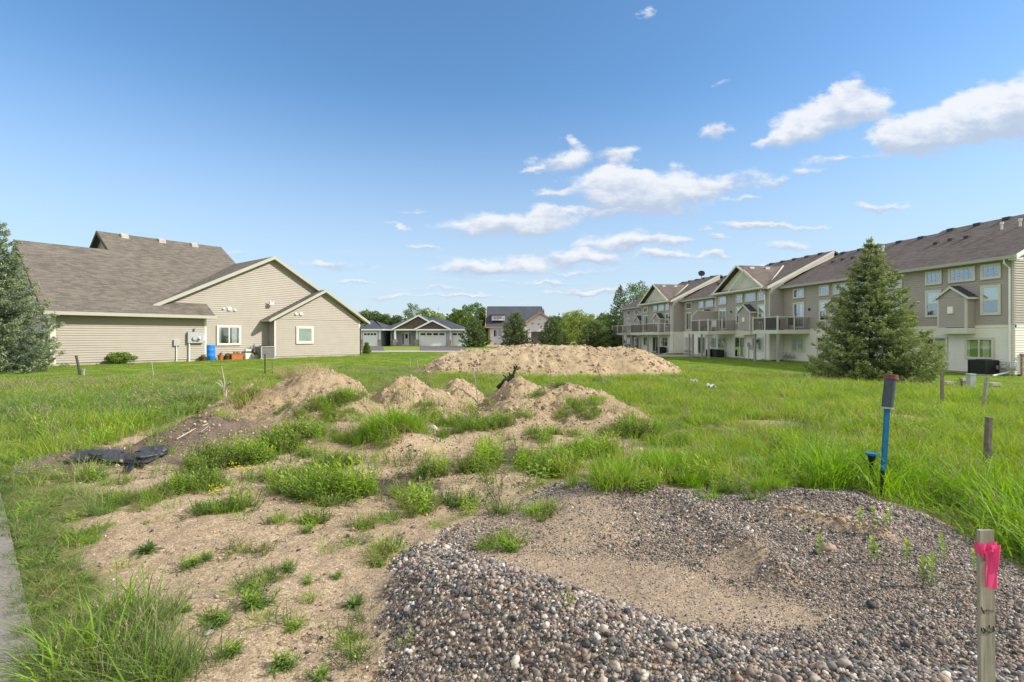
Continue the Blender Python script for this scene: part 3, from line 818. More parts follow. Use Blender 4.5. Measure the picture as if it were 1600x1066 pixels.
# local axes: x runs along the facade away from the camera, y runs inwards. local z0 = ground
E = 2.72                               # eave height
k1 = 0.605
FG = Fr((0, 0, 0), (1, 0, 0), (0, -1, 0))          # garage wing wall
FM = Fr((0, 0.8, 0), (1, 0, 0), (0, -1, 0))        # main wall
mb = MB(); siding(mb, FG, [(0, 0.16), (7.05, 0.16), (7.05, E - .1), (0, E - .1)], 0.125, 0.033); mb.build('garage_wall', M['siding_beige'], house)
mb = MB()
siding(mb, FM, [(7.05, 0.16), (10.95, 0.16), (18.2, 0.16), (18.2, 3.0), (11.5, 6.84), (4.2, 3.1), (4.2, 2.9), (7.05, 2.9)][0:0] or [(7.06, 0.16), (18.0, 0.16), (18.0, 2.75), (7.06, 2.75)], 0.125, 0.033)
siding(mb, FM, [(4.7, 3.25), (4.0, 2.75), (18.3, 2.75), (11.55, 6.78)], 0.125, 0.033)
mb.build('main_wall', M['siding_beige'], house)
B0, B1, BC, BP = 11.25, 17.95, 14.85, 4.82
mb = MB()
siding(mb, FG, [(B0, 0.16), (B1, 0.16), (B1, 2.68), (B0, 2.68)], 0.125, 0.033)
siding(mb, FG, [(B0, 2.68), (B1, 2.68), (BC, BP - .12)], 0.125, 0.033)
FS = Fr((B0, 0, 0), (0, -1, 0), (-1, 0, 0)); siding(mb, Fr((B0, 0.8, 0), (0, -1, 0), (-1, 0, 0)), [(0, .16), (.78, .16), (.78, 2.6), (0, 2.6)], 0.125, 0.033)
mb.build('bay_wall', M['siding_beige'], house)
# other walls (gable end at left, back)
mb = MB(); FE = Fr((0, 13.2, 0), (0, -1, 0), (-1, 0, 0))
siding(mb, FE, [(0, 0.16), (13.18, 0.16), (13.18, E - .1), (0, E - .1)], 0.125, 0.033)
siding(mb, FE, [(0, E - .1), (13.18, E - .1), (6.6, 6.6)], 0.125, 0.033); mb.build('gable_wall', M['siding_taupe'], house)
mb = MB(); mb.box(0.1, 17.9, 13.0, 13.18, 0.1, E - .15); mb.box(17.6, 17.9, .9, 13, .1, E - .15); mb.build('rear_wall', M['siding_beige'], house)
mb = MB(); siding(mb, Fr((4.3, 14.0, 0), (0, -1, 0), (-1, 0, 0)), [(0, 6.9), (7.25, 6.9), (4.95, 8.3)], 0.125, .033); mb.build('upper_gable_wall', M['siding_taupe'], house)
# foundation
mb = MB(); mb.box(0.02, 7.03, 0.015, 0.4, -.3, .165); mb.box(7.03, B0, 0.815, 1.2, -.3, .165); mb.box(B0 + .02, B1 - .02, 0.012, .9, -.3, .163); mb.box(.012, .35, .4, 13, -.3, .166); mb.build('foundation', M['concrete'], house)
# corner trims
class EachBox:
    def __init__(s_, nm, m, par): s_.a = (nm, m, par)
    def box(s_, *q): b_ = MB(); b_.box(*q); b_.build(s_.a[0], s_.a[1], s_.a[2])
    def beam(s_, *q, **k): b_ = MB(); b_.beam(*q, **k); b_.build(s_.a[0], s_.a[1], s_.a[2])
mb = EachBox('corner_trim', M['trim_cream'], house)
for (x, y) in ((0, 0), (B1 - .0, 0)):
    mb.box(x - .03 if x == 0 else x - .10, x + .18 if x == 0 else x + .03, -.035, .0, .1, E - .1)
mb.box(-.036, .0, 0.0, .34, .1, E - .1); mb.box(6.95, 7.06, -.034, -.0, .16, E - .1); mb.box(7.05, 7.07, 0.0, .78, .1, E - .1)
mb.box(B0 - .022, B0 + .08, -.034, 0.0, .16, 2.6); mb.box(7.08, 7.17, .766, .8, .16, E)
# stone pier at the garage front corner
mb = MB(); mb.box(-.35, -.04, .35, .95, -.2, 1.05); mb.box(-.40, -.0, .30, 1.0, 1.05, 1.12); mb.build('stone_pier', M['stone'], house)
# roofs
OH = 0.45
def rz(y): return E + k1 * (y + OH)
mb = MB()
yr = 6.55; yu = 9.05
mb.slab([(-.35, -OH, E), (7.4, -OH, E), (7.4, 0.8, rz(.8)), (4.4, yr, rz(yr)), (-.35, yr, rz(yr))], .14, (1, 0, 0))
mb.slab([(7.4, .8, rz(.8)), (11.7, .8, rz(.8)), (11.7, yr, rz(yr)), (4.4, yr, rz(yr))], .13, (1, 0, 0))
mb.slab([(3.95, yr, rz(yr)), (11.7, yr, rz(yr)), (11.7, yu, rz(yu)), (3.95, yu, rz(yu))], .13, (1, 0, 0))
mb.slab([(3.95, yu, rz(yu)), (11.7, yu, rz(yu)), (11.7, 18, rz(yu) - .6 * 9), (3.95, 18, rz(yu) - .6 * 9)], .13, (1, 0, 0))
mb.slab([(-.35, yr, rz(yr)), (4.4, yr, rz(yr)), (4.4, 13.6, E), (-.35, 13.6, E)], .13, (1, 0, 0))
roof = mb.build('roof', M['roof_tan'], house)
# gable facing us over the main wall
PK = (11.5, 6.9)
fy = 0.45
sl, sr = .515, .585
xL = 4.55; zL = PK[1] - sl * (PK[0] - xL); xR = 18.55; zR = PK[1] - sr * (xR - PK[0])
yb = 6.2
mb = MB()
mb.slab([(xL, fy, zL), (PK[0], fy, PK[1]), (PK[0], yb + 1.2, PK[1]), (xL, yb - 5.4 + .9, zL)], .14, (0, 1, 0))
mb.slab([(PK[0], fy, PK[1]), (xR, fy, zR), (xR, 13.4, zR), (PK[0], 13.4, PK[1])], .14, (0, 1, 0))
mb.build('gable_roof', M['roof_tan'], house)
mb = MB()
mb.slab([(10.8, -OH + .1, 2.62), (BC, -OH + .1, BP + .02), (BC, .95, BP + .02), (10.8, .95, 2.62)], .12, (0, 1, 0))
mb.slab([(BC, -OH + .1, BP + .02), (18.6, -OH + .1, 2.62), (18.6, .95, 2.62), (BC, .95, BP + .02)], .12, (0, 1, 0))
mb.build('bay_roof', M['roof_tan'], house)
# fascia and soffits
EachBox('gutter', M['fascia'], house).box(-.38, 7.43, -OH - .14, -OH - .0, E - .17, E + .0)       # gutter
mb = EachBox('fascia', M['fascia'], house)
mb.beam((xL - .1, fy - .02, zL - .03), (PK[0], fy - .02, PK[1] + .02), .045, .22); mb.beam((PK[0], fy - .02, PK[1] + .02), (xR, fy - .02, zR + .0), .045, .22)
mb.beam((10.78, -OH + .08, 2.64), (BC, -OH + .08, BP + .04), .045, .2); mb.beam((BC, -OH + .08, BP + .04), (18.62, -OH + .08, 2.62), .045, .2)
mb.box(10.70, 10.82, -OH + .08, .8, 2.47, 2.6); mb.box(18.55, 18.68, -OH + .08, 2.2, 2.47, 2.6)
mb = EachBox('rake_board', M['roof_tan'], house)
mb.beam((-.37, -OH, E + .0), (-.37, yr, rz(yr) + .02), .045, .2); mb.beam((3.93, yr, rz(yr) + .02), (3.93, yu, rz(yu) + .02), .045, .24); mb.beam((3.93, yu, rz(yu) + .02), (3.93, 14, rz(yu) - 2.95), .045, .2)
mb = MB()
mb.box(-.3, 7.35, -OH, .0, E - .165, E - .15)
mb.beam((xL + .3, fy + .2, zL + .04), (PK[0], fy + .2, PK[1] - .15), .42, .02); mb.beam((PK[0], fy + .2, PK[1] - .15), (xR, fy + .2, zR - .15), .42, .02)
mb.beam((10.9, -OH / 2 + .05, 2.52), (BC, -OH / 2 + .05, BP - .12), .34, .02); mb.beam((BC, -OH / 2 + .05, BP - .12), (18.5, -OH / 2 + .05, 2.52), .34, .02)
mb.build('soffit', M['soffit'], house)
# roof vents
for xv in (5.35, 7.55, 9.65):
    mb = MB(); yv = yu - .38; zv = rz(yv)
    mb.hexa([(xv - .22, yv - .2, zv - .12), (xv + .22, yv - .2, zv - .12), (xv + .22, yv + .22, zv + .1), (xv - .22, yv + .22, zv + .1), (xv - .2, yv - .16, zv + .1), (xv + .2, yv - .16, zv + .1), (xv + .2, yv + .2, zv + .26), (xv - .2, yv + .2, zv + .26)])
    mb.build('roof_vent', M['concrete'], roof)
window(house, FM, 7.95, 9.42, .92, 2.18, split=1, fill='sides', cas=.1)
window(house, FG, 12.75, 14.05, .98, 2.2, fill='blind', cas=.14)
window(house, FE, 11.6, 12.6, 1.2, 2.2, grid=(3, 3), cas=.09)
for (F, u, z, w) in ((FM, 8.35, 3.25, .12), (FM, 8.72, 3.25, .24), (FM, 9.06, 3.18, .13), (FG, 12.75, 3.05, .16), (FG, 13.12, 3.05, .2)):
    mb = MB(); vent_hood(mb, F, u, z, w); mb.build('wall_vent', M['white_metal'], house)
# antenna bracket
mb = MB(); mb.tube([FM.p(11.3, 3.6, .02), FM.p(11.32, 3.65, .25), FM.p(11.2, 3.95, .3)], .025); mb.tube([FM.p(11.15, 3.6, .3), FM.p(11.5, 3.85, .3)], .02); mb.box(11.2, 11.45, .46, .62, 3.62, 3.82); mb.build('antenna_bracket', M['white_metal'], house)
# down pipe at the far corner, meter boxes with conduits
mb = MB(); mb.tube([(18.5, -.3, 2.5), (18.35, -.1, 2.35), (17.98, -.08, 2.2), (17.98, -.08, .1)], .04, 6); mb.tube([(17.98, -.08, 2.2), (17.98, -.08, .05)], .045, 6); mb.build('downspout', M['bronze'], house)
mb = MB(); fbox(mb, FG, 6.0, 6.85, 1.1, 1.75, .02, .2); mb.tube([FG.p(6.35, 1.38, .2), FG.p(6.35, 1.38, .3)], .13, 14); mb.tube([FG.p(6.4, 1.75, .12), FG.p(6.4, 1.98, .12)], .05)
fbox(mb, FG, 5.3, 5.6, .95, 1.3, .02, .14)
em = mb.build('electric_meter', M['grey_metal'], house)
mb = MB(); mb.tube([FG.p(6.1, 1.15, .1), FG.p(6.1, 0, .1)], .045); mb.build('conduit', M['white_metal'], em); mb = MB(); mb.tube([FG.p(5.45, .95, .08), FG.p(5.45, 0, .08)], .03); mb.build('conduit', M['white_metal'], em); mb = MB(); mb.tube([FG.p(6.55, 1.38, .3), FG.p(6.62, 1.38, .34)], .1, 12); mb.build('meter_dial', M['white_metal'], em); mb = MB(); fbox(mb, FG, 6.86, 7.0, 1.2, 1.55, .03, .16); mb.build('side_box', M['white_metal'], em)
mb = MB(); g0 = .55
mb.tube([FM.p(9.75, 0, g0 - .3), FM.p(9.75, .6, g0 - .3), FM.p(10.3, .6, g0 - .3), FM.p(10.3, .9, .2), FM.p(10.3, 1.0, 0)], .03)
mb.tube([FM.p(9.6, .55, g0 - .3), FM.p(9.95, .55, g0 - .3)], .12, 12); mb.tube([FM.p(10.25, .6, g0 - .3), FM.p(10.25, .95, g0 - .3)], .13, 12); mb.tube([FM.p(10.0, .85, g0 - .3), FM.p(10.0, .62, g0 - .3)], .07, 10)
mb.tube([FM.p(10.25, .3, g0 - .25), FM.p(10.5, .3, g0 - .25)], .16, 12); mb.build('gas_meter', M['grey_metal'], house)

# things along the beige house wall
def lpt(x, y, z=0):
    c, s = math.cos(TH), math.sin(TH)
    X = L0[0] + x * c - y * s; Y = L0[1] + x * s + y * c
    return Vector((X, Y, hz(X, Y) + z))
def lathe(mb, c, prof, n=18):
    rings = [[Vector(c) + Vector((math.cos(2 * math.pi * k / n) * r, math.sin(2 * math.pi * k / n) * r, z)) for k in range(n)] for r, z in prof]
    for i in range(len(rings) - 1):
        for k in range(n): mb.face([rings[i][k], rings[i][(k + 1) % n], rings[i + 1][(k + 1) % n], rings[i + 1][k]])
    mb.face(rings[0][::-1]); mb.face(rings[-1])
def ac_unit(loc, rz_, w, h, shell, grille, label, group):
    a = empty('air_conditioner', loc, rz_, label, 'air conditioner', group)
    mb = MB(); mb.box(-w / 2, w / 2, -w / 2, w / 2, .06, h - .05); mb.build('cabinet', M[grille], a)
    mb = MB(); mb.box(-w / 2 - .02, w / 2 + .02, -w / 2 - .02, w / 2 + .02, h - .05, h)
    for sx in (-1, 1):
        for sy in (-1, 1): mb.box(sx * w / 2 - .03, sx * w / 2 + .03, sy * w / 2 - .03, sy * w / 2 + .03, .05, h - .05)
    n = 14
    for k in range(n):
        z = .1 + (h - .2) * k / n; mb.box(-w / 2 - .008, w / 2 + .008, -w / 2 - .008, w / 2 + .008, z, z + .012)
    mb.build('louvred_shell', M[shell], a)
    mb = MB(); lathe(mb, (0, 0, h), [(w * .4, .001), (w * .4, .03), (w * .34, .045), (.05, .05)], 16); mb.build('fan_grille', M['dark_metal'], a)
    mb = MB(); mb.box(-w / 2 - .1, w / 2 + .1, -w / 2 - .1, w / 2 + .1, -.2, .06); mb.build('pad', M['concrete'], a)
    return a
ac_unit(lpt(10.55, -.1), TH, .85, .82, 'grey_metal', 'bronze', 'grey louvred air conditioner at the inner corner of the beige house', 'air conditioners')
mb = MB(); lathe(mb, (0, 0, 0), [(.19, 0), (.24, .03), (.24, .28), (.25, .3), (.24, .32), (.24, .6), (.25, .62), (.24, .64), (.24, .9), (.25, .95), (.22, .95), (.21, .93)], 24)
o = mb.build('barrel', M['blue_plastic'], None, True); o.location = lpt(7.35, .1); tag(o, 'bright blue plastic barrel standing beside the corner of the beige house', 'barrel')
def pot(x, y, r, h, m, label, rect=None, name='flower_pot', cat='flower pot', leafm=None):
    a = empty(name, lpt(x, y), TH, label, cat, 'planters along the beige house wall')
    mb = MB()
    if rect:
        w, d = rect; mb.hexa([(-w * .46, -d * .42, 0), (w * .46, -d * .42, 0), (w * .46, d * .42, 0), (-w * .46, d * .42, 0), (-w / 2, -d / 2, h), (w / 2, -d / 2, h), (w / 2, d / 2, h), (-w / 2, d / 2, h)])
        mb.box(-w / 2 - .015, w / 2 + .015, -d / 2 - .015, d / 2 + .015, h - .04, h + .005)
    else: lathe(mb, (0, 0, 0), [(r * .72, 0), (r * .95, h * .8), (r * 1.08, h * .82), (r * 1.08, h), (r * .95, h), (r * .9, h * .93)], 20)
    mb.build('container', M[m], a)
    q = MB(); rs = random.Random(int(x * 100))
    for k in range(26):
        an = rs.uniform(0, 6.28); rr = rs.uniform(0, .8) * (rect[0] / 2 if rect else r * .8); L = rs.uniform(.08, .2)
        bx, by = rr * math.cos(an) , (rr * math.sin(an)) * (.5 if rect else 1) * (.6 if rect else 1)
        q.face([(bx, by, h * .9), (bx + .03, by + .01, h + L * .5), (bx + rs.uniform(-.06, .06), by + rs.uniform(-.05, .05), h + L), (bx - .03, by - .01, h + L * .5)])
    q.build('sprouts', M['trim_cream'] if leafm is None else leafm, a)
    return a
M['sprout'] = leafy('pot_sprouts', [(0.2, (0.08, 0.16, 0.03)), (0.8, (0.2, 0.28, 0.08))], 0.3)
pot(6.8, -.25, .2, .26, 'brown_pot', 'dark brown round flower pot left of the blue barrel', leafm=M['sprout'])
pot(8.02, .35, .17, .32, 'terracotta', 'upright orange terracotta pot, nearest to the blue barrel', leafm=M['sprout'])
pot(8.45, .45, .2, .28, 'brown_pot', 'dark red round pot between the orange pot and the orange box planter', leafm=M['sprout'])
pot(8.95, .35, .2, .36, 'terracotta', 'large square orange box planter under the right half of the window', (.72, .4), 'box_planter', 'planter', M['sprout'])
pot(9.72, .35, .2, .38, 'white_box', 'white box planter next to the orange box planter', (.55, .4), 'box_planter', 'planter', M['sprout'])
pot(10.15, .1, .2, .28, 'concrete', 'low grey stone trough standing in front of the white planters', (.7, .35), 'stone_trough', 'trough', M['sprout'])
pot(10.3, .45, .2, .36, 'white_box', 'white box planter beneath the gas meter, left of the grey air conditioner', (.5, .36), 'box_planter', 'planter', M['sprout'])

# ------------------------------------------------------------------ townhouse row (right)
TZ = -0.5
TT = math.atan2(-TA[1], -TA[0])
row = empty('townhouse_row', (T0[0], T0[1], TZ - 0.02), TT, 'long two storey townhouse row with taupe and cream siding, balconies and brown roof', 'townhouses')
BD = 2.7; EV = 6.4
def sec_wall(s0, s1, D, nm='wall'):
    F = Fr((0, -D, 0), (1, 0, 0), (0, -1, 0)); x0, x1 = -s1, -s0
    mb = MB(); siding(mb, F, [(x0, .12), (x1, .12), (x1, BD - .1), (x0, BD - .1)], .13, .04); lo = mb.build('lower_wall', M['siding_cream'], row)
    mb = MB(); siding(mb, F, [(x0, BD + .05), (x1, BD + .05), (x1, EV + .1), (x0, EV + .1)], .13, .04); mb.build('upper_wall', M['siding_taupe'], row)
    mb = MB(); fbox(mb, F, x0, x1, BD - .1, BD + .05, 0, .03); mb.build('band_board', M['siding_cream'], row)
    mb = MB(); fbox(mb, F, x0 + .01, x1 - .01, -.5, .13, -.2, .008); mb.build('foundation', M['concrete'], row)
    return F
SEC = [(0.0, 8.7, 0.0, .52, 5.95), (8.7, 17.45, 0.0, .52, 5.5), (17.45, 25.6, 1.33, .50, 4.75), (25.6, 34.5, 0.0, .52, 5.4), (34.5, 43.2, 1.33, .50, 4.6), (43.2, 52.6, 0.0, .52, 5.2)]
roofs = []
for i, (s0, s1, D, k, yr) in enumerate(SEC):
    F = sec_wall(s0, s1, D)
    x0, x1 = -s1, -s0
    xe0 = x0 - (.35 if i in (2, 4, 5) else 0); xe1 = x1 + (.4 if i == 0 else (.3 if i in (2, 4) else 0))
    ye = -D - .45; zr = EV + k * (yr - ye)
    mb = MB()
    mb.slab([(xe0, ye, EV), (xe1, ye, EV), (xe1, yr, zr), (xe0, yr, zr)], .16, (1, 0, 0))
    yb = 2 * yr - ye
    mb.slab([(xe0, yr, zr), (xe1, yr, zr), (xe1, yb, EV), (xe0, yb, EV)], .16, (1, 0, 0))
    ro = mb.build('roof', M['roof_brown'], row); roofs.append(ro)
    # eave fascia and gutter
    mb = MB(); mb.box(xe0, xe1, ye - .13, ye - .005, EV - .19, EV - .02); mb.box(xe0, xe1, ye, -D, EV - .18, EV - .165); mb.build('gutter', M['fascia'], row)
    # ridge and rake vents
    n = 5
    for j in range(n):
        xv = x0 + (x1 - x0) * (j + .5) / n; yv = yr - .35; zv = EV + k * (yv - ye)
        mb = MB(); mb.box(xv - .22, xv + .22, yv - .15, yv + .2, zv - .05, zv + .13); mb.build('roof_vent', M['dark_metal'], ro)
    for (dx, dz) in ((5.0, 3.8), (6.0, 3.75)):
        if i in (2, 4): continue
        xv = x0 + dx + (0 if i else .3); yv = ye + dz + .5; zv = EV + k * (yv - ye)
        mb = MB(); mb.tube([(xv, yv, zv - .2), (xv, yv, zv + .38)], .06, 10); mb.tube([(xv, yv, zv + .3), (xv, yv, zv + .45)], .1, 10); mb.build('vent_pipe', M['white_metal'], ro)
    for (dx, dz) in ((1.7, 3.2), (2.5, 3.4), (3.6, 3.3)):
        xv = x0 + dx; yv = ye + dz + .6; zv = EV + k * (yv - ye)
        mb = MB(); mb.box(xv - .14, xv + .14, yv - .1, yv + .12, zv - .03, zv + .13); mb.build('roof_vent', M['dark_metal'], ro)
    # ends: side wall of the sections that step forward, the strip above the neighbour's roof, and the row's end walls
    if i in (2, 4):
        Fs = Fr((x1, 0, 0), (0, -1, 0), (1, 0, 0))
        mb = MB(); siding(mb, Fs, [(0, .12), (1.33, .12), (1.33, BD), (0, BD)], .13, .04); mb.build('lower_wall', M['siding_cream'], row)
        mb = MB(); siding(mb, Fs, [(0, BD), (1.33, BD), (1.33, EV + .2), (0, EV + .55)], .13, .04); mb.build('upper_wall', M['siding_taupe'], row)
        mb = MB(); kk = .52
        mb.hexa([(x1 + .0, -1.4, EV - .1), (x1 + .27, -1.4, EV - .1), (x1 + .27, yr, EV - .6 + k * (yr - ye)), (x1, yr, EV - .6 + k * (yr - ye)), (x1, -1.4, EV + k * (-1.4 - ye) - .02), (x1 + .27, -1.4, EV + k * (-1.4 - ye) - .02), (x1 + .27, yr, zr - .02), (x1, yr, zr - .02)])
        mb.beam((x1 + .3, ye - .02, EV), (x1 + .3, yr, zr + .01), .05, .24)
        for q in range(3):
            mb.beam((x1 + .285, ye + .3, EV - .14 - .09 * q), (x1 + .285, yr, zr - .12 - .09 * q), .03, .03)
        mb.build('rake_wall', M['siding_pale'], row)  # paler than the walls around it: its sunlit look is put into the colour
        Fl = Fr((x0, 0, 0), (0, 1, 0), (-1, 0, 0)); mb = MB(); siding(mb, Fl, [(-1.33, .12), (0, .12), (0, EV), (-1.33, EV)], .13, .04); mb.build('upper_wall', M['siding_taupe'], row)
    if i == 5:
        mb = MB(); mb.box(x0, x0 + .2, 0.1, 11.4, 0, EV); mb.face([(x0, 0, EV), (x0, 11, EV), (x0, yr, zr - .1)]); mb.build('end_wall', M['siding_taupe'], row)
        mb = MB(); mb.beam((xe0 - .02, ye, EV), (xe0 - .02, yr, zr), .05, .22); mb.build('rake_board', M['fascia'], row)
# near end wall (facing the camera) with its stone base
FE2 = Fr((0, 0, 0), (0, 1, 0), (1, 0, 0))
mb = MB(); siding(mb, FE2, [(0, .12), (11.9, .12), (11.9, BD - .1), (0, BD - .1)], .13, .04); mb.build('lower_wall', M['siding_cream'], row)
mb = MB(); siding(mb, FE2, [(0, BD + .05), (11.9, BD + .05), (11.9, EV), (0, EV)], .13, .04); siding(mb, FE2, [(0, EV), (11.9, EV), (5.95, EV + 3.2)], .13, .04); mb.build('upper_wall', M['siding_taupe'], row)
mb = MB(); fbox(mb, FE2, .1, 11.8, BD - .1, BD + .05, 0, .03); mb.build('band_board', M['trim_white'], row)
mb = MB(); fbox(mb, FE2, .35, 11.7, -.5, 1.15, .02, .12); fbox(mb, FE2, .3, 11.7, 1.15, 1.22, .02, .17); mb.build('stone_base', M['stone'], row)
mb = MB(); mb.beam((.42, -.47, EV + .01), (.42, 5.95, EV + .52 * 6.4 + .01), .05, .24); mb.box(0.02, .4, -.45, 0, EV - .25, EV - .17); mb.build('rake_board', M['trim_white'], row)
mb = MB(); mb.box(-17.2, -.2, 11.5, 11.8, 0, EV); mb.box(-52, -17.5, 10.4, 10.7, 0, EV); mb.build('rear_wall', M['siding_taupe'], row)
mb = EachBox('corner_trim', M['trim_cream'], row)
for (x, y) in ((0, 0), (-17.45, -1.33), (-25.6, -1.33), (-34.5, -1.33), (-43.2, -1.33), (-52.6, 0)):
    mb.box(x - (.1 if x in (0, -17.45, -34.5) else .02), x + (.02 if x in (0, -17.45, -34.5) else .1), y - .032, y, .1, EV - .2)
# openings of one unit: all share one pattern
def unit(s0, D, gable=False, box=True, deck_door=6.35, seed=0):
    F = Fr((0, -D, 0), (1, 0, 0), (0, -1, 0))
    X = lambda s: -(s0 + s)
    fills = ['half', 'blind', 'sides', 'half', 'right', 'left']; f = lambda k: fills[(k + seed) % 6]
    def win(sa, sb, z0, z1, **k): return window(row, F, X(sb), X(sa), z0, z1, **k)
    win(.6, 1.62, 5.28, 6.12, grid=(3, 3), fill='none', cas=.1); win(1.9, 3.4, 5.28, 6.12, grid=(5, 3), fill='none', cas=.1); win(3.78, 4.8, 5.28, 6.12, grid=(3, 3), fill='none', cas=.1)
    win(.6, 1.62, 3.3, 4.95, rail=True, fill='half', cas=.1); win(3.78, 4.8, 3.3, 4.95, rail=True, fill='half', cas=.1)
    win(6.35, 7.65, 5.28, 6.12, grid=(2, 1), fill='none', cas=.1)
    win(6.35, 7.65, 2.82, 4.95, split=1, fill=f(1), cas=.1, name='balcony_door')
    win(.95, 2.45, .85, 2.05, split=1, fill=f(2), cas=.08)
    win(3.45, 5.05, .14, 2.12, split=1, fill='right', cas=.08, name='patio_door')
    win(6.4, 7.8, .85, 2.05, split=1, fill=f(4), cas=.08)
    if box:
        a, b = X(3.55), X(1.95); d = .62; y = -D
        mb = MB(); Fb = Fr((0, y - d, 0), (1, 0, 0), (0, -1, 0)); xm = (a + b) / 2
        siding(mb, Fb, [(a, 2.66), (b, 2.66), (b, 4.4), (a, 4.4)], .13, .03); siding(mb, Fb, [(a, 4.4), (b, 4.4), (xm, 4.95)], .13, .03)
        siding(mb, Fr((b, y, 0), (0, -1, 0), (1, 0, 0)), [(0, 2.66), (d, 2.66), (d, 4.38), (0, 4.38)], .13, .03)
        siding(mb, Fr((a, y - d, 0), (0, 1, 0), (-1, 0, 0)), [(0, 2.66), (d, 2.66), (d, 4.38), (0, 4.38)], .13, .03)
        bx = mb.build('fireplace_bay', M['siding_taupe'], row)
        mb = MB(); mb.box(a - .03, b + .03, y - d - .03, y - .02, 2.28, 2.62)
        mb.box(a - .02, a + .07, y - d - .025, y - d, 2.62, 4.36); mb.box(b - .07, b + .02, y - d - .025, y - d, 2.62, 4.36); mb.box(b, b + .025, y - d, y - d + .08, 2.62, 4.36)
        mb.beam((a - .2, y - d - .12, 4.34), (xm, y - d - .12, 5.04), .05, .13); mb.beam((xm, y - d - .12, 5.04), (b + .2, y - d - .12, 4.34), .05, .13)
        mb.box(b + .17, b + .21, y - d - .12, y, 4.22, 4.34); mb.build('trim', M['trim_cream'], bx)
        mb = MB(); mb.slab([(a - .2, y - d - .1, 4.36), (xm, y - d - .1, 5.06), (xm, y - .02, 5.06), (a - .2, y - .02, 4.36)], .06, (0, 1, 0)); mb.slab([(xm, y - d - .1, 5.06), (b + .2, y - d - .1, 4.36), (b + .2, y - .02, 4.36), (xm, y - .02, 5.06)], .06, (0, 1, 0)); mb.build('bay_roof', M['roof_dark'], bx)
        mb = MB(); mb.box(xm - .16, xm + .12, y - d - .12, y - d - .005, 3.45, 3.85); mb.build('flue_cover', M['trim_white'], bx)
for s0, D, seed in ((0, 0, 0), (8.6, 0, 1), (17.35, 1.33, 2), (26.2, 0, 3), (34.8, 1.33, 4), (43.6, 0, 5)):
    unit(s0, D, seed=seed)
# forward gables with a smaller nested gable
for (s0, s1) in ((17.75, 25.3), (34.9, 43.0)):
    a, b = -s1, -s0; D = 1.33; y = -D; xm = (a + b) / 2 + .1; zp = 8.75; ye = -D - .5
    F = Fr((0, y, 0), (1, 0, 0), (0, -1, 0))
    mb = MB(); siding(mb, F, [(a + .2, EV), (b - .2, EV), (xm, zp - .2)], .14, .034); gb = mb.build('gable', M['siding_pale'], row)
    x2 = xm + 1.25; zp2 = 8.15; w2 = 2.45
    F2 = Fr((0, y - .16, 0), (1, 0, 0), (0, -1, 0))
    mb = MB(); siding(mb, F2, [(x2 - w2 + .2, EV + .02), (x2 + w2 - .2, EV + .02), (x2, zp2 - .2)], .14, .034); mb.build('nested_gable', M['siding_pale'], gb)
    mb = MB(); yk = (zp - EV) / .5 + (-D - .45)
    mb.slab([(a - .1, ye, EV + .03), (xm, ye, zp + .03), (xm, yk + .1, zp + .03), (a - .1, ye + .55, EV + .03)], .12, (0, 1, 0)); mb.slab([(xm, ye, zp + .03), (b + .1, ye, EV + .03), (b + .1, ye + .55, EV + .03), (xm, yk + .1, zp + .03)], .12, (0, 1, 0)); mb.build('gable_roof', M['roof_brown'], row)
    mb = MB(); 
    mb.beam((a - .12, ye - .03, EV + .06), (xm, ye - .03, zp + .07), .05, .2); mb.beam((xm, ye - .03, zp + .07), (b + .12, ye - .03, EV + .06), .05, .2)
    mb.beam((x2 - w2, ye - .09, EV + .05), (x2, ye - .09, zp2 + .04), .05, .16); mb.beam((x2, ye - .09, zp2 + .04), (x2 + w2, ye - .09, EV + .05), .05, .16)
    mb.box(a - .1, b + .1, ye - .2, ye - .06, EV - .12, EV + .05)
    mb.beam((b + .12, ye + .5, EV + .18), (xm + .2, yk, zp + .1), .12, .06)
    mb.build('rake_board', M['siding_pale'], row)
    for dx in (1.2, 2.4):
        pass
    for yy in (-.6, 1.0):
        mb = MB(); zz = EV + (zp - EV) * (1 - .45 / (b - xm)); mb.box(xm + .3, xm + .6, yy - .2, yy + .2, zz - .1, zz + .12); mb.build('roof_vent', M['white_metal'], row)
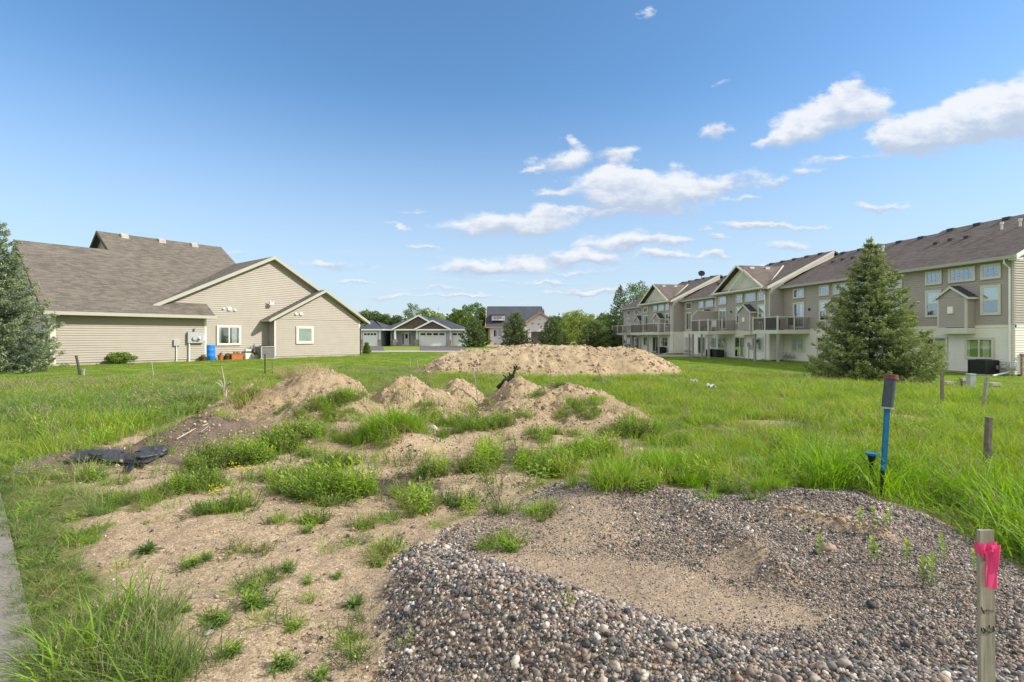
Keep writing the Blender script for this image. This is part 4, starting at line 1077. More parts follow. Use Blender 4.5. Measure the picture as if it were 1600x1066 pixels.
# decks
def deck(s0, s1, y0, D, wall=False, furniture=True):
    """raised balcony deck; s0 < s1 along the row, D = outward reach from the row's main wall"""
    a, b = -s1, -s0
    mb = MB(); mb.box(a, b, -D, y0, 2.5, 2.62)
    mb.box(a - .02, b + .02, -D - .04, -D, 2.34, 2.64); mb.box(b, b + .04, -D, y0, 2.34, 2.64); mb.box(a - .04, a, -D, y0, 2.34, 2.64)
    dk = mb.build('balcony', M['trim_cream'], row)
    mb = MB()
    for (x0, y0_, x1, y1_) in ((a, -D, b, -D), (b, -D, b, y0), (a, -D, a, y0)):
        n = max(2, int(math.hypot(x1 - x0, y1_ - y0_) / .115))
        for k in range(n + 1):
            x = x0 + (x1 - x0) * k / n; y = y0_ + (y1_ - y0_) * k / n
            mb.box(x - .013, x + .013, y - .013, y + .013, 2.7, 3.66)
        mb.beam((x0, y0_, 2.74), (x1, y1_, 2.74), .05, .05)
    mb.build('railing', M['rail'], dk)
    mb = MB()
    for (x0, y0_, x1, y1_) in ((a, -D, b, -D), (b, -D, b, y0), (a, -D, a, y0)): mb.beam((x0, y0_, 3.72), (x1, y1_, 3.72), .09, .06)
    mb.build('hand_rail', M['trim_cream'], dk)
    mb = MB()
    for (x, y) in ((a, -D), (b, -D), ((a + b) / 2, -D), (b, (y0 - D) / 2)): mb.box(x - .05, x + .05, y - .05, y + .05, 2.62, 3.78)
    mb.build('railing_post', M['trim_cream'], dk)
    for (x, y) in ((a + .08, -D + .1), (b - .08, -D + .1)):
        mb = MB(); mb.box(x - .08, x + .08, y - .08, y + .08, -.5, 2.36); mb.build('support_post', M['post_grey'], dk)
    if wall:
        Fp = Fr((a, 0, 0), (0, -1, 0), (1, 0, 0))
        mb = MB(); siding(mb, Fp, [(-y0, 2.6), (D, 2.6), (D, 4.1), (D - .6, 4.65), (-y0, 4.65)], .13, .03); mb.face([(a - .04, y0, 2.6), (a - .04, -D, 2.6), (a - .04, -D, 4.1), (a - .04, -D + .6, 4.65), (a - .04, y0, 4.65)]); 
        pw = mb.build('privacy_wall', M['siding_taupe'], dk)
        mb = MB(); mb.box(a - .06, a + .04, -D - .05, -D + .05, 2.36, 4.12); mb.beam((a, -D, 4.16), (a, -D + .6, 4.70), .1, .06); mb.beam((a, -D + .6, 4.70), (a, y0, 4.70), .1, .06); mb.build('wall_cap', M['trim_cream'], pw)
    return dk
deck(14.4, 17.42, 0.0, 2.95)
deck(22.3, 25.3, -1.33, 4.2, wall=True)
deck(35.2, 43.4, -1.33, 2.9)
deck(47.5, 51.5, 0, 2.3)
deck(5.6, 8.3, 0, 1.5)
# more support posts seen under the far balconies, downspouts, lamps, dishes, meters
for (s, y) in ((23.6, -4.1), (26.4, -3.8), (38.2, -2.8), (40.4, -2.8)):
    mb = MB(); mb.box(-s - .07, -s + .07, y - .07, y + .07, -.5, 2.4); mb.build('support_post', M['post_grey'], row)
def spout(s, D):
    x = -s; mb = MB(); y = -D - .07
    mb.tube([(x + .05, y - .45, EV - .15), (x + .02, y - .4, EV - .4), (x, y - .0, EV - .62), (x, y, .35)], .055, 6); mb.tube([(x, y, .36), (x - .02, y - .12, .2), (x - .1, y - .95, .04)], .05, 6); mb.build('downspout', M['trim_white'], row)
spout(.18, 0); spout(18.0, 1.33); spout(34.9, 1.33); spout(26.0, 0)
def dish(x, y, z, sc, post):
    mb = MB(); c = Vector((x, y, z)); ax = Vector((.86, -.42, .3)).normalized(); e1 = ax.cross(Vector((0, 0, 1))).normalized(); e2 = ax.cross(e1)
    prev = None
    for r, dd in ((.02, 0), (.2, .02), (.36, .07), (.45, .12)):
        ring = [c + ax * dd * sc + (e1 * math.cos(t * math.pi / 10) + e2 * .9 * math.sin(t * math.pi / 10)) * r * sc for t in range(20)]
        if prev: 
            for t in range(20): mb.face([prev[t], prev[(t + 1) % 20], ring[(t + 1) % 20], ring[t]])
        prev = ring
    mb.tube([c - ax * .02, c - ax * .12, (x, y + .1, z - post)], .035); mb.tube([c - e2 * -.4 * sc, c + ax * .45 * sc], .02)
    mb.build('satellite_dish', M['dark_metal'], row)
dish(-38.2, 4.5, 10.15, .95, .8); dish(-26.5, -.3, 7.35, .75, .6)
def meter(s, D):
    F = Fr((0, -D, 0), (1, 0, 0), (0, -1, 0)); x = -s
    mb = MB(); fbox(mb, F, x - .12, x + .12, 1.15, 1.6, .02, .14); fbox(mb, F, x + .18, x + .38, .95, 1.35, .02, .12)
    mb.tube([F.p(x, 1.2, .07), F.p(x, 0, .07)], .03); mb.tube([F.p(x, 1.42, .14), F.p(x, 1.42, .2)], .07, 10); mb.build('electric_meter', M['grey_metal'], row)
def gasm(s, D):
    F = Fr((0, -D, 0), (1, 0, 0), (0, -1, 0)); x = -s
    mb = MB()
    for q in (0, .45, .9):
        mb.tube([F.p(x + q, .05, .25), F.p(x + q, .75, .25), F.p(x + q + .3, .75, .25), F.p(x + q + .3, .3, .25)], .025); mb.tube([F.p(x + q + .12, .45, .25), F.p(x + q + .36, .45, .25)], .12, 10)
    mb.build('gas_meter', M['grey_metal'], row)
meter(20.25, 1.33); gasm(17.2, 0); gasm(33.8, 0); meter(37.3, 1.33); gasm(.95, 0); meter(28.5, 0)
def lamp(s, z, D):
    F = Fr((0, -D, 0), (1, 0, 0), (0, -1, 0)); mb = MB(); lathe(mb, F.p(-s, z, .12), [(.04, -.1), (.07, -.02), (.07, .05), (.03, .12)], 8); fbox(mb, F, -s - .04, -s + .04, z - .04, z + .04, .01, .1); mb.build('wall_lamp', M['dark_metal'], row)
for s, z, D in ((20.0 + 2.9, 4.5, 1.33), (14.4, 4.3, 0), (18.9 + .1, 1.7, 1.33), (6.1, 4.3, 0), (35.3, 4.4, 1.33)): lamp(s, z, D)

def tpt(s, D, z=0):
    X = T0[0] + TA[0] * s + TN[0] * D; Y = T0[1] + TA[1] * s + TN[1] * D
    return Vector((X, Y, hz(X, Y) + z))
def tdeck(s, D): return Vector((T0[0] + TA[0] * s + TN[0] * D, T0[1] + TA[1] * s + TN[1] * D, TZ - .02 + 2.62))
ac_unit(tpt(1.05, .62), TT, .86, .82, 'black_plastic', 'black_plastic', 'black air conditioner at the near corner of the townhouse row', 'air conditioners')
ac_unit(tpt(24.0, 2.1), TT, .75, .8, 'black_plastic', 'black_plastic', 'black air conditioner under the balcony with the grey privacy wall, nearer of the pair', 'air conditioners')
ac_unit(tpt(25.1, 2.1), TT, .75, .8, 'black_plastic', 'black_plastic', 'black air conditioner under the balcony with the grey privacy wall, farther of the pair', 'air conditioners')
ac_unit(tpt(36.2, 2.0), TT, .8, .8, 'black_plastic', 'black_plastic', 'black air conditioner below the long far balcony', 'air conditioners')
# covered barbecues and chairs on the balconies
M['cover'] = noisy('dark_cover_cloth', (0.03, 0.03, 0.032), 0.3, 6, 0.8, bump=.3)
def grill(loc, rz_, label):
    a = empty('barbecue', loc, rz_, label, 'barbecue', 'covered barbecues on the balconies')
    mb = MB(); mb.hexa([(-.6, -.3, .05), (.6, -.3, .05), (.6, .3, .05), (-.6, .3, .05), (-.66, -.32, .85), (.66, -.32, .85), (.66, .32, .85), (-.66, .32, .85)]); mb.hexa([(-.64, -.3, .851), (.64, -.3, .851), (.64, .3, .851), (-.64, .3, .851), (-.35, -.2, 1.12), (.35, -.2, 1.12), (.35, .22, 1.14), (-.35, .22, 1.14)]); mb.build('cover', M['cover'], a)
    return a
grill(tdeck(16.0, 2.3), TT, 'barbecue under a black cover on the balcony left of the big spruce')
def patio_chair(loc, rz_, m, label):
    a = empty('patio_chair', loc, rz_, label, 'chair', 'chairs on the balconies')
    mb = MB(); mb.box(-.27, .27, -.27, .25, .42, .47); mb.build('seat', M[m], a)
    mb = MB(); mb.hexa([(-.26, .22, .45), (.26, .22, .45), (.26, .27, .45), (-.26, .27, .45), (-.22, .38, 1.05), (.22, .38, 1.05), (.22, .42, 1.05), (-.22, .42, 1.05)]); mb.build('backrest', M[m], a)
    for x, y in ((-.24, -.24), (.24, -.24), (-.24, .24), (.24, .24)):
        q = MB(); q.box(x - .02, x + .02, y - .02, y + .02, 0, .43); q.build('leg', M[m], a)
    return a
patio_chair(tdeck(15.1, 1.0), TT + 1.2, 'cover', 'dark patio chair on the balcony left of the big spruce')
patio_chair(tdeck(23.0, 3.2), TT + .9, 'white_metal', 'white patio chair on the balcony with the grey privacy wall')
patio_chair(tdeck(24.2, 3.4), TT - .8, 'cover', 'dark patio chair beside the white chair on the balcony')

# ------------------------------------------------------------------ far houses
def garage_door(parent, F, u0, u1, z0, z1, nwin):
    mb = MB(); n = 4
    for k in range(n):
        a = z0 + (z1 - z0) * k / n; b = z0 + (z1 - z0) * (k + 1) / n - .02; fbox(mb, F, u0, u1, a, b, .0, .04)
    fbox(mb, F, u0, u1, z0, z1, -.01, .02)
    g = mb.build('garage_door', M['trim_white'], parent)
    mb = MB(); zc0 = z0 + (z1 - z0) * .79; zc1 = z0 + (z1 - z0) * .93; w = (u1 - u0) / nwin
    for k in range(nwin): fbox(mb, F, u0 + w * (k + .12), u0 + w * (k + .88), zc0, zc1, .035, .046)
    mb.build('window_strip', M['dark_room'], g)
    mb = MB(); fbox(mb, F, u0 - .14, u0, z0, z1 + .14, 0, .06); fbox(mb, F, u1, u1 + .14, z0, z1 + .14, 0, .06); fbox(mb, F, u0, u1, z1, z1 + .14, 0, .06); mb.build('frame', M['trim_white'], g)
def px2x(px, Z): return (px - 800) / 800 * Z
ZA = 84.0
def hA(px): return px2x(px, ZA)
gA = base_h(np.array([-12.0]), np.array([84.0]))[0]
hA_ = empty('ranch_house', (0, ZA, gA - .05), 0, 'grey ranch house with two gables and a white double garage door', 'house', 'houses across the street')
FA = Fr((0, 0, 0), (1, 0, 0), (0, -1, 0)); FB = Fr((0, 2.2, 0), (1, 0, 0), (0, -1, 0))
xa, xp0, xg0, xg1, xe = hA(605), hA(618), hA(651), hA(705), hA(727)
mb = MB(); siding(mb, FA, [(xg0, .1), (xg1, .1), (xg1, 2.8), (xg0, 2.8)], .15, .02); siding(mb, Fr((0, .5, 0), (1, 0, 0), (0, -1, 0)), [(xg1, .1), (xe, .1), (xe, 2.8), (xg1, 2.8)], .15, .02); siding(mb, FB, [(xa, .1), (xg0, .1), (xg0, 2.8), (xa, 2.8)], .15, .02)
siding(mb, Fr((xg0, 0, 0), (0, 1, 0), (-1, 0, 0)), [(0, .1), (2.2, .1), (2.2, 2.8), (0, 2.8)], .15, .02); siding(mb, Fr((xa, 2.2, 0), (0, 1, 0), (-1, 0, 0)), [(0, .1), (12, .1), (12, 2.8), (0, 2.8)], .15, .02); siding(mb, Fr((xe, .5, 0), (0, 1, 0), (1, 0, 0)), [(0, .1), (14, .1), (14, 2.8), (0, 2.8)], .15, .02); mb.build('wall', M['siding_grey'], hA_)
garage_door(hA_, FA, hA(656), hA(695.5), .1, 2.35, 4); garage_door(hA_, Fr((0, .5, 0), (1, 0, 0), (0, -1, 0)), hA(706), hA(722.5), .1, 2.35, 2)
mb = MB(); z0 = 2.85
x0, x1 = hA(597), hA(729)
mb.slab([(x0, -.4, z0), (x1, -.4, z0), (x1 - 5.2, 6, 4.95), (x0 + 3.6, 6, 4.95)], .15, (1, 0, 0)); mb.slab([(x1, -.4, z0), (x1, 15, z0), (x1 - 5.2, 6.3, 4.95), (x1 - 5.2, 6, 4.95)], .15); mb.slab([(x0, 15, z0), (x0, -.4, z0), (x0 + 3.6, 6, 4.95), (x0 + 3.6, 6.3, 4.95)], .15); mb.slab([(x0, 15, z0), (x1, 15, z0), (x1 - 5.2, 6.3, 4.95), (x0 + 3.6, 6.3, 4.95)], .15)
def fgable(mbR, mbW, xl, xr, xm, zb, zp, yf, yb):
    mbR.slab([(xl, yf, zb), (xm, yf, zp), (xm, yb, zp), (xl, yb, zb)], .12, (0, 1, 0)); mbR.slab([(xm, yf, zp), (xr, yf, zb), (xr, yb, zb), (xm, yb, zp)], .12, (0, 1, 0))
    siding(mbW, Fr((0, yf + .3, 0), (1, 0, 0), (0, -1, 0)), [(xl + .3, zb - .1), (xr - .3, zb - .1), (xm, zp - .15)], .18, .03)
mw = MB()
fgable(mb, mw, hA(613), hA(693), hA(655), z0, 5.15, -.6, 9); fgable(mb, mw, hA(649), hA(706), hA(677.5), z0, 4.3, -1.2, 6)
mb.build('roof', M['roof_dark'], hA_); mw.build('gable', M['shake_brown'], hA_)
mb = MB(); mb.box(x0 - .05, x1 + .05, -.5, -.4, z0 - .2, z0 + .02)
for (xl, xr, xm, zp, y) in ((hA(613), hA(693), hA(655), 5.15, -.66), (hA(649), hA(706), hA(677.5), 4.3, -1.26)):
    mb.beam((xl, y, z0 + .03), (xm, y, zp + .05), .08, .25); mb.beam((xm, y, zp + .05), (xr, y, z0 + .03), .08, .25); 
mb.box(hA(649), hA(706), -1.2, -.9, z0 - .22, z0)
mb.box(hA(617), hA(619.4), -.45, -.2, 1.2, 2.7)
for p in (651.5, 704, 725): mb.box(hA(p) - .16, hA(p) + .16, -.08 if p != 725 else .42, .1, 1.1, 2.7)
mb.build('trim', M['trim_white'], hA_)
mb = MB(); 
for p in (618.2, 651.5, 703): mb.box(hA(p) - .3, hA(p) + .3, -.5, -.02, -.1, 1.15)
mb.build('stone_pier', M['stone'], hA_)
mb = MB(); mb.box(hA(613), hA(651), -.4, 2.2, -.1, .1); mb.build('porch_floor', M['concrete'], hA_)
mb = MB(); mb.box(hA(627.5), hA(634.5), 2.12, 2.19, .12, 2.25); d_ = mb.build('door', M['trim_white'], hA_)
mb = MB(); mb.box(hA(629.3), hA(632.8), 2.09, 2.12, 1.35, 2.05); mb.box(hA(624.5), hA(626.3), 2.1, 2.16, .3, 2.2); mb.box(hA(635.6), hA(637.4), 2.1, 2.16, .3, 2.2); mb.build('pane', M['dark_room'], d_)
mb = MB(); mb.box(hA(623.5), hA(638.5), 2.15, 2.19, .12, 2.4); mb.build('frame', M['trim_white'], d_)
window(hA_, FB, hA(606.5), hA(611.5), 1.0, 2.2, trim='trim_white', fill='dark')

hB = empty('garage_house', (0, ZA, gA - .05), 0, 'grey house with one white garage door just past the beige house corner', 'house', 'houses across the street')
b0, b1 = hA(548), hA(595)
mb = MB(); siding(mb, FA, [(b0, .1), (b1, .1), (b1, 2.8), (b0, 2.8)], .15, .02); siding(mb, Fr((b1, 0, 0), (0, 1, 0), (1, 0, 0)), [(0, .1), (12, .1), (12, 2.8), (0, 2.8)], .15, .02); siding(mb, Fr((b0, 0, 0), (0, 1, 0), (-1, 0, 0)), [(0, .1), (12, .1), (12, 2.8), (0, 2.8)], .15, .02); mb.build('wall', M['siding_grey'], hB)
garage_door(hB, FA, hA(568.5), hA(588.5), .1, 2.35, 4)
mb = MB(); c0, c1 = b0 - .5, b1 + .5; mb.slab([(c0, -.5, z0), (c1, -.5, z0), (c1 - 3.4, 5, 4.7), (c0 + 3, 5, 4.7)], .15, (1, 0, 0)); mb.slab([(c1, -.5, z0), (c1, 12.5, z0), (c1 - 3.4, 5.4, 4.7), (c1 - 3.4, 5, 4.7)], .15); mb.slab([(c0, 12.5, z0), (c0, -.5, z0), (c0 + 3, 5, 4.7), (c0 + 3, 5.4, 4.7)], .15); mb.slab([(c0, 12.5, z0), (c1, 12.5, z0), (c1 - 3.4, 5.4, 4.7), (c0 + 3, 5.4, 4.7)], .15); mb.build('roof', M['roof_dark'], hB)
mb = MB(); mb.box(c0, c1, -.6, -.5, z0 - .2, z0 + .02); mb.box(c1, c1 + .1, -.6, 12.6, z0 - .2, z0 + .02); mb.box(b1 - .3, b1 + .02, -.06, 0, 1.1, 2.7); mb.box(hA(563.5), hA(565.5), -.06, 0, 1.1, 2.7); mb.build('trim', M['trim_white'], hB)
mb = MB(); mb.box(hA(591), b1 + .06, -.16, -.0, -.1, 1.15); mb.box(hA(562), hA(566), -.16, 0, -.1, 1.15); mb.build('stone_base', M['stone'], hB)

# house under construction
ZC = 102.0
def hC(px): return px2x(px, ZC)
M['wrap'] = mat('house_wrap', (0.7, 0.7, 0.72), 0.5); t = NT(M['wrap']); v = t.new('ShaderNodeTexVoronoi'); v.inputs['Scale'].default_value = 0.9; mpp = t.new('ShaderNodeMapping'); mpp.inputs['Scale'].default_value = (1, 1, 1.8); t.link(t.pos(), mpp.inputs[0]); t.link(mpp.outputs[0], v.inputs['Vector']); t.col(t.ramp(v.outputs['Distance'], [(0.18, (0.50, 0.16, 0.15)), (0.26, (0.66, 0.62, 0.63)), (1.0, (0.72, 0.72, 0.74))]))
M['sheath'] = noisy('wall_sheathing', (0.42, 0.27, 0.16), 0.2, 1, .8)
hc = empty('unfinished_house', (0, ZC, gA - .1), 0, 'unfinished two storey house wrapped in white and pink sheeting, steep black roof', 'house', 'houses across the street')
def zc(py): return 1.6 + (526 - py) / 800 * ZC - gA + .1
FC = Fr((0, 0, 0), (1, 0, 0), (0, -1, 0)); L_, R_ = hC(766), hC(853)
mb = MB(); siding(mb, FC, [(L_, 0), (R_, 0), (R_, zc(510)), (L_, zc(510))], .3, .01)
ec = zc(510); rc = zc(475.5); yr = 7.0
xlw = L_ - .1
mb.face([(L_, 0, 0), (L_, 14, 0), (L_, 14, ec), (L_, yr, rc - .2), (L_, 0, ec)]); mb.face([(R_, 0, 0), (R_, 14, 0), (R_, 14, ec), (R_, yr, rc - .2), (R_, 0, ec)])
# projecting garage gable
gl, gr, gm, gp = hC(816), hC(856), hC(842.5), zc(489)
siding(mb, Fr((0, -3.2, 0), (1, 0, 0), (0, -1, 0)), [(hC(812), zc(518.5)), (hC(858), zc(518.5)), (hC(858), zc(500)), (gm, gp - .3), (hC(812), zc(508))], .3, .01)
mb.box(hC(812), hC(829), -3.2, -3.0, 0, zc(518.4)); mb.box(hC(849), hC(858), -3.2, -3.0, 0, zc(518.4)); mb.box(hC(858) - .1, hC(858), -3.0, 0, 0, zc(500)); mb.box(hC(812), hC(812) + .1, -3.0, 0, 0, zc(508))
mb.build('wall', M['wrap'], hc)
mb = MB(); mb.box(hC(829), hC(849), .5, .6, 0, zc(518)); mb.build('garage_opening', M['sheath'], hc)
mb = MB(); mb.slab([(L_ - .9, -.6, ec - .15), (R_ + .6, -.6, ec - .15), (R_ - .4, yr, rc), (hC(759) * 1.02, yr, rc)], .25, (1, 0, 0)); mb.slab([(hC(759) * 1.02, yr, rc), (R_ - .4, yr, rc), (R_ + .6, 14.6, ec - .15), (L_ - .9, 14.6, ec - .15)], .25, (1, 0, 0))
mb.slab([(hC(808), -3.6, zc(511)), (gm, -3.6, gp), (gm, 4, gp), (hC(808), 4, zc(511))], .2, (0, 1, 0)); mb.slab([(gm, -3.6, gp), (hC(860), -3.6, zc(499)), (hC(860), 4, zc(499)), (gm, 4, gp)], .2, (0, 1, 0))
mb.slab([(hC(766.5), .1, zc(491.5)), (hC(789), .1, zc(491.5)), (hC(789), 4.4, zc(489)), (hC(766.5), 4.4, zc(489))], .15)
mb.build('roof', M['roof_dark'], hc)
mb = MB(); mb.box(hC(768), hC(788), .55, 4, zc(501), zc(492)); mb.build('dormer', M['wrap'], hc)
window(hc, Fr((0, .55, 0), (1, 0, 0), (0, -1, 0)), hC(770), hC(785), zc(500), zc(493.5), trim='trim_white', split=2, fill='none')
window(hc, FC, hC(770.5), hC(785), zc(527), zc(512.5), trim='trim_white', split=1, fill='none')
mb = MB(); mb.beam((L_ - .95, -.7, ec), (L_ - 1.0, yr, rc + .1), .1, .35); mb.box(L_ - .9, hC(800), -.72, -.6, ec - .35, ec - .1); mb.beam((hC(808), -3.66, zc(511)), (gm, -3.66, gp + .05), .1, .3); mb.beam((gm, -3.66, gp + .05), (hC(860), -3.66, zc(499)), .1, .3)
mb.box(L_ - .35, L_ - .05, -.05, .05, 0, ec); mb.build('bare_board', M['sheath'], hc)

# ================================================================== TREES
M['bark'] = noisy('bark', (0.11, 0.085, 0.065), 0.3, 6, 0.95, bump=.5)
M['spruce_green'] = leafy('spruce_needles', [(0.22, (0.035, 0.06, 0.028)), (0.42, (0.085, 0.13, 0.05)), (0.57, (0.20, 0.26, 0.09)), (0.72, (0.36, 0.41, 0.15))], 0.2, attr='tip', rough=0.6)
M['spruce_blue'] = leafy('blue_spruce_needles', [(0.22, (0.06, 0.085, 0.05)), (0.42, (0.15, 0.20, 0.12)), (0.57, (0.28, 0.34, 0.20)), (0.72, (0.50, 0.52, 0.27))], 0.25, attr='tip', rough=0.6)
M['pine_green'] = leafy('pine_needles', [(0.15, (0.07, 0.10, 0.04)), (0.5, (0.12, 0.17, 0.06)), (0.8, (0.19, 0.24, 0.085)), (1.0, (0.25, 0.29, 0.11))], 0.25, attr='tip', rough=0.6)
def dec(name, a, b, c): return leafy(name, [(0.25, a), (0.5, b), (0.75, c)], 0.35)
M['leaf_mid'] = dec('green_leaves', (0.09, 0.15, 0.035), (0.15, 0.23, 0.05), (0.22, 0.30, 0.07))
M['leaf_light'] = dec('light_green_leaves', (0.18, 0.24, 0.05), (0.26, 0.33, 0.075), (0.34, 0.40, 0.11))
M['leaf_dark'] = dec('dark_green_leaves', (0.055, 0.095, 0.03), (0.09, 0.145, 0.042), (0.14, 0.20, 0.06))
M['leaf_blue'] = dec('grey_green_leaves', (0.13, 0.19, 0.07), (0.20, 0.27, 0.11), (0.27, 0.34, 0.15))

def leaf_quads(c, d, n, L, W, g):
    """rhombus leaves: centre c, direction d, side n"""
    a = c - d * L[:, None] * .5; b = c + n * W[:, None] * .5; e = c + d * L[:, None] * .5; f = c - n * W[:, None] * .5
    return np.stack([a, b, e, f], 1).reshape(-1, 3)
def unit3(v): return v / np.maximum(np.linalg.norm(v, axis=-1, keepdims=True), 1e-6)
def conifer(name, H, Rm, matn, nbr, ntw, nleaf, leaf, droop, base, r, power=0.85, up=0.25, irregular=.15, trunk_r=.12, whorl=0):
    """returns (trunk object, crown object)"""
    C_, D_, T_ = [], [], []
    lean = [r.uniform(-.02, .02, 2)]
    for i in range(nbr):
        q = (i + r.uniform(0, 1)) / nbr
        z0 = base + (H - base) * (1 - (1 - q) ** 0.75) * .985
        if whorl: z0 = base + round((z0 - base) / whorl) * whorl + r.normal(0, whorl * .13); z0 = min(max(z0, base), H * .985)
        rel = (z0 - base) / (H - base)
        L = Rm * ((1 - rel) ** power) * r.uniform(1 - irregular, 1 + irregular * .6) + 0.08
        if rel < 0.08: L *= r.uniform(0.75, 1)
        az = i * 2.39996 + r.uniform(-.4, .4)
        nt = max(5, int(ntw * (L / Rm) ** 1.1))
        t = r.uniform(0.12, 1, nt) ** 0.8; t[:2] = (1.0, .97)
        dr = droop * (1 - rel)
        bx = np.cos(az); by = np.sin(az)
        cz = z0 + up * L * t * (0.3 + 1.1 * rel) - dr * L * np.sin(t * math.pi * .8) * .55 + 0.10 * L * t ** 3
        side = r.uniform(-1, 1, nt); side = np.sign(side) * np.abs(side) ** .7
        wid = L * (0.42 * (1 - t) + 0.07)
        px_ = bx * L * t - by * side * wid; py_ = by * L * t + bx * side * wid
        pz_ = cz - np.abs(side) * wid * .18
        # leaves along little shoots
        tl = np.maximum(0.05 + .5 * wid, .1)
        sd = np.stack([bx - by * side * .8, by + bx * side * .8, np.full(nt, .12)], 1) + r.normal(0, .25, (nt, 3)); sd = unit3(sd)
        base_p = np.stack([px_, py_, pz_], 1)
        for k in range(nleaf):
            u = r.uniform(-.5, .5, nt)
            c = base_p + sd * (u * tl * .7)[:, None] + r.normal(0, leaf * .45, (nt, 3))
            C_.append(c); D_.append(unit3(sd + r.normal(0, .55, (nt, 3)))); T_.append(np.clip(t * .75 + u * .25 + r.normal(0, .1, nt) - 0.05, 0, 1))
    C_ = np.concatenate(C_); D_ = np.concatenate(D_); T_ = np.concatenate(T_)
    # leader
    n = 70; zt = r.uniform(H - .6 * max(1, H / 8), H + .02 * H, n); C_ = np.concatenate([C_, np.stack([r.normal(0, .03, n), r.normal(0, .03, n), zt], 1)]); D_ = np.concatenate([D_, unit3(np.stack([r.normal(0, .4, n), r.normal(0, .4, n), np.ones(n)], 1))]); T_ = np.concatenate([T_, np.full(n, .8)])
    N = len(C_); S = unit3(np.cross(D_, r.normal(0, 1, (N, 3))))
    L = leaf * r.uniform(.8, 1.6, N); Wd = leaf * r.uniform(.28, .5, N)
    v = leaf_quads(C_, D_, S, L, Wd, None); v[:, 2] = np.maximum(v[:, 2], 0.02)
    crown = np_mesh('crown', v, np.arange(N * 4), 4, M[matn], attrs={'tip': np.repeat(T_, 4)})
    mb = MB(); mb.tube([(0, 0, -.2), (0, 0, H * .35), (0, 0, H * .98)], [trunk_r, trunk_r * .7, .015], 8)
    rr = random.Random(3)
    for k in range(40):
        q = rr.uniform(.05, .85); z = base + (H - base) * q; L_ = Rm * (1 - q) ** power * .75; a = rr.uniform(0, 6.28)
        mb.tube([(0, 0, z), (math.cos(a) * L_ * .5, math.sin(a) * L_ * .5, z + .02), (math.cos(a) * L_, math.sin(a) * L_, z + up * L_ * .5)], [trunk_r * .25, .018, .006], 4, False)
    trunk = mb.build('trunk', M['bark'])
    return trunk, crown
def tree(name, loc, parts, label, cat, group=None, rz_=0, sc=1):
    t_ = empty(name, loc, rz_, label, cat, group)
    for p in parts: p.parent = t_
    t_.scale = sc if hasattr(sc, '__len__') else (sc, sc, sc)
    return t_
def place(px, Y, py=None):
    X = (px - 800) / 800 * Y; return Vector((X, Y, hz(X, Y) - .03))
p_ = place(1361, 21.6)
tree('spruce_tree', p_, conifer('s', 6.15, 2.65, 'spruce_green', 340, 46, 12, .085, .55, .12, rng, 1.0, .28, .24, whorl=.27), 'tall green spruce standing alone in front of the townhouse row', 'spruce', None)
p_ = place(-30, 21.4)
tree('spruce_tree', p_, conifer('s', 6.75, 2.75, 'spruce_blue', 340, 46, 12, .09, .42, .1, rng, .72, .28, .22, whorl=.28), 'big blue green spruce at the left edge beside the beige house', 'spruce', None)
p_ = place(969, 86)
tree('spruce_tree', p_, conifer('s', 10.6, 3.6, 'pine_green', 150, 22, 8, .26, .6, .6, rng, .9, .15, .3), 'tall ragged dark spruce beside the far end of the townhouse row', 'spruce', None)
# short bushy pines in front of the unfinished house
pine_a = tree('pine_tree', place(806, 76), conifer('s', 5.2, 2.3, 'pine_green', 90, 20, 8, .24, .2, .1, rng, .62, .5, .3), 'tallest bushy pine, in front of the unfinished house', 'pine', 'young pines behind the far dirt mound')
for (px, Y, s, rz_, lab) in ((741, 76, (.95, .95, .82), 1.1, 'bushy pine at the left edge of the unfinished house'), (862, 74, (.86, .86, .93), 2.2, 'bushy pine in front of the garage opening of the unfinished house'), (928, 72, (1.15, 1.0, .82), 3.0, 'wide dark pine left of the tall ragged spruce'), (953, 76, (1.0, 1.0, .62), 4.0, 'low dark pine at the foot of the tall ragged spruce'), (880, 79, (.6, .6, .55), .3, 'smallest pine, close behind the pine by the garage opening')):
    copy_thing(pine_a, place(px, Y), rz_, s, lab)

def deciduous(H, Rc, matn, ncl, nleaf, leaf, r, shape=1.0, trunk_r=.18, low=.22, open_=.0):
    pts = []; mb = MB()
    mb.tube([(0, 0, -.2), (r.uniform(-.1, .1), r.uniform(-.1, .1), H * .3), (r.uniform(-.3, .3), r.uniform(-.3, .3), H * .85)], [trunk_r, trunk_r * .7, trunk_r * .15], 7)
    C_, D_ = [], []
    for i in range(ncl):
        th = r.uniform(0, 6.283); u = r.uniform(-1, 1); rad = r.uniform(.45, 1) ** .5
        s_ = math.sqrt(1 - u * u)
        zc_ = H * (low + (1 - low) * .5) + u * H * (1 - low) * .5 * rad
        w = Rc * (1 - .35 * max(u, 0)) * shape
        c = np.array([math.cos(th) * s_ * w * rad, math.sin(th) * s_ * w * rad, zc_])
        cr = Rc * r.uniform(.16, .34)
        if i % 2 == 0:
            mb.tube([(0, 0, max(H * .2, zc_ * .55)), (c[0] * .5, c[1] * .5, zc_ * .8), (c[0], c[1], c[2])], [trunk_r * .3, trunk_r * .16, .015], 4, False)
        q = unit3(r.normal(0, 1, (nleaf, 3))) * (r.uniform(.2, 1, (nleaf, 1)) ** .5) * cr * np.array([1.1, 1.1, .75])
        C_.append(c + q); D_.append(unit3(r.normal(0, 1, (nleaf, 3))))
    C_ = np.concatenate(C_); D_ = np.concatenate(D_); N = len(C_); S = unit3(np.cross(D_, r.normal(0, 1, (N, 3))))
    v = leaf_quads(C_, D_, S, leaf * r.uniform(.7, 1.4, N), leaf * r.uniform(.5, .9, N), None)
    return mb.build('trunk', M['bark']), np_mesh('crown', v, np.arange(N * 4), 4, M[matn])
protos = {}
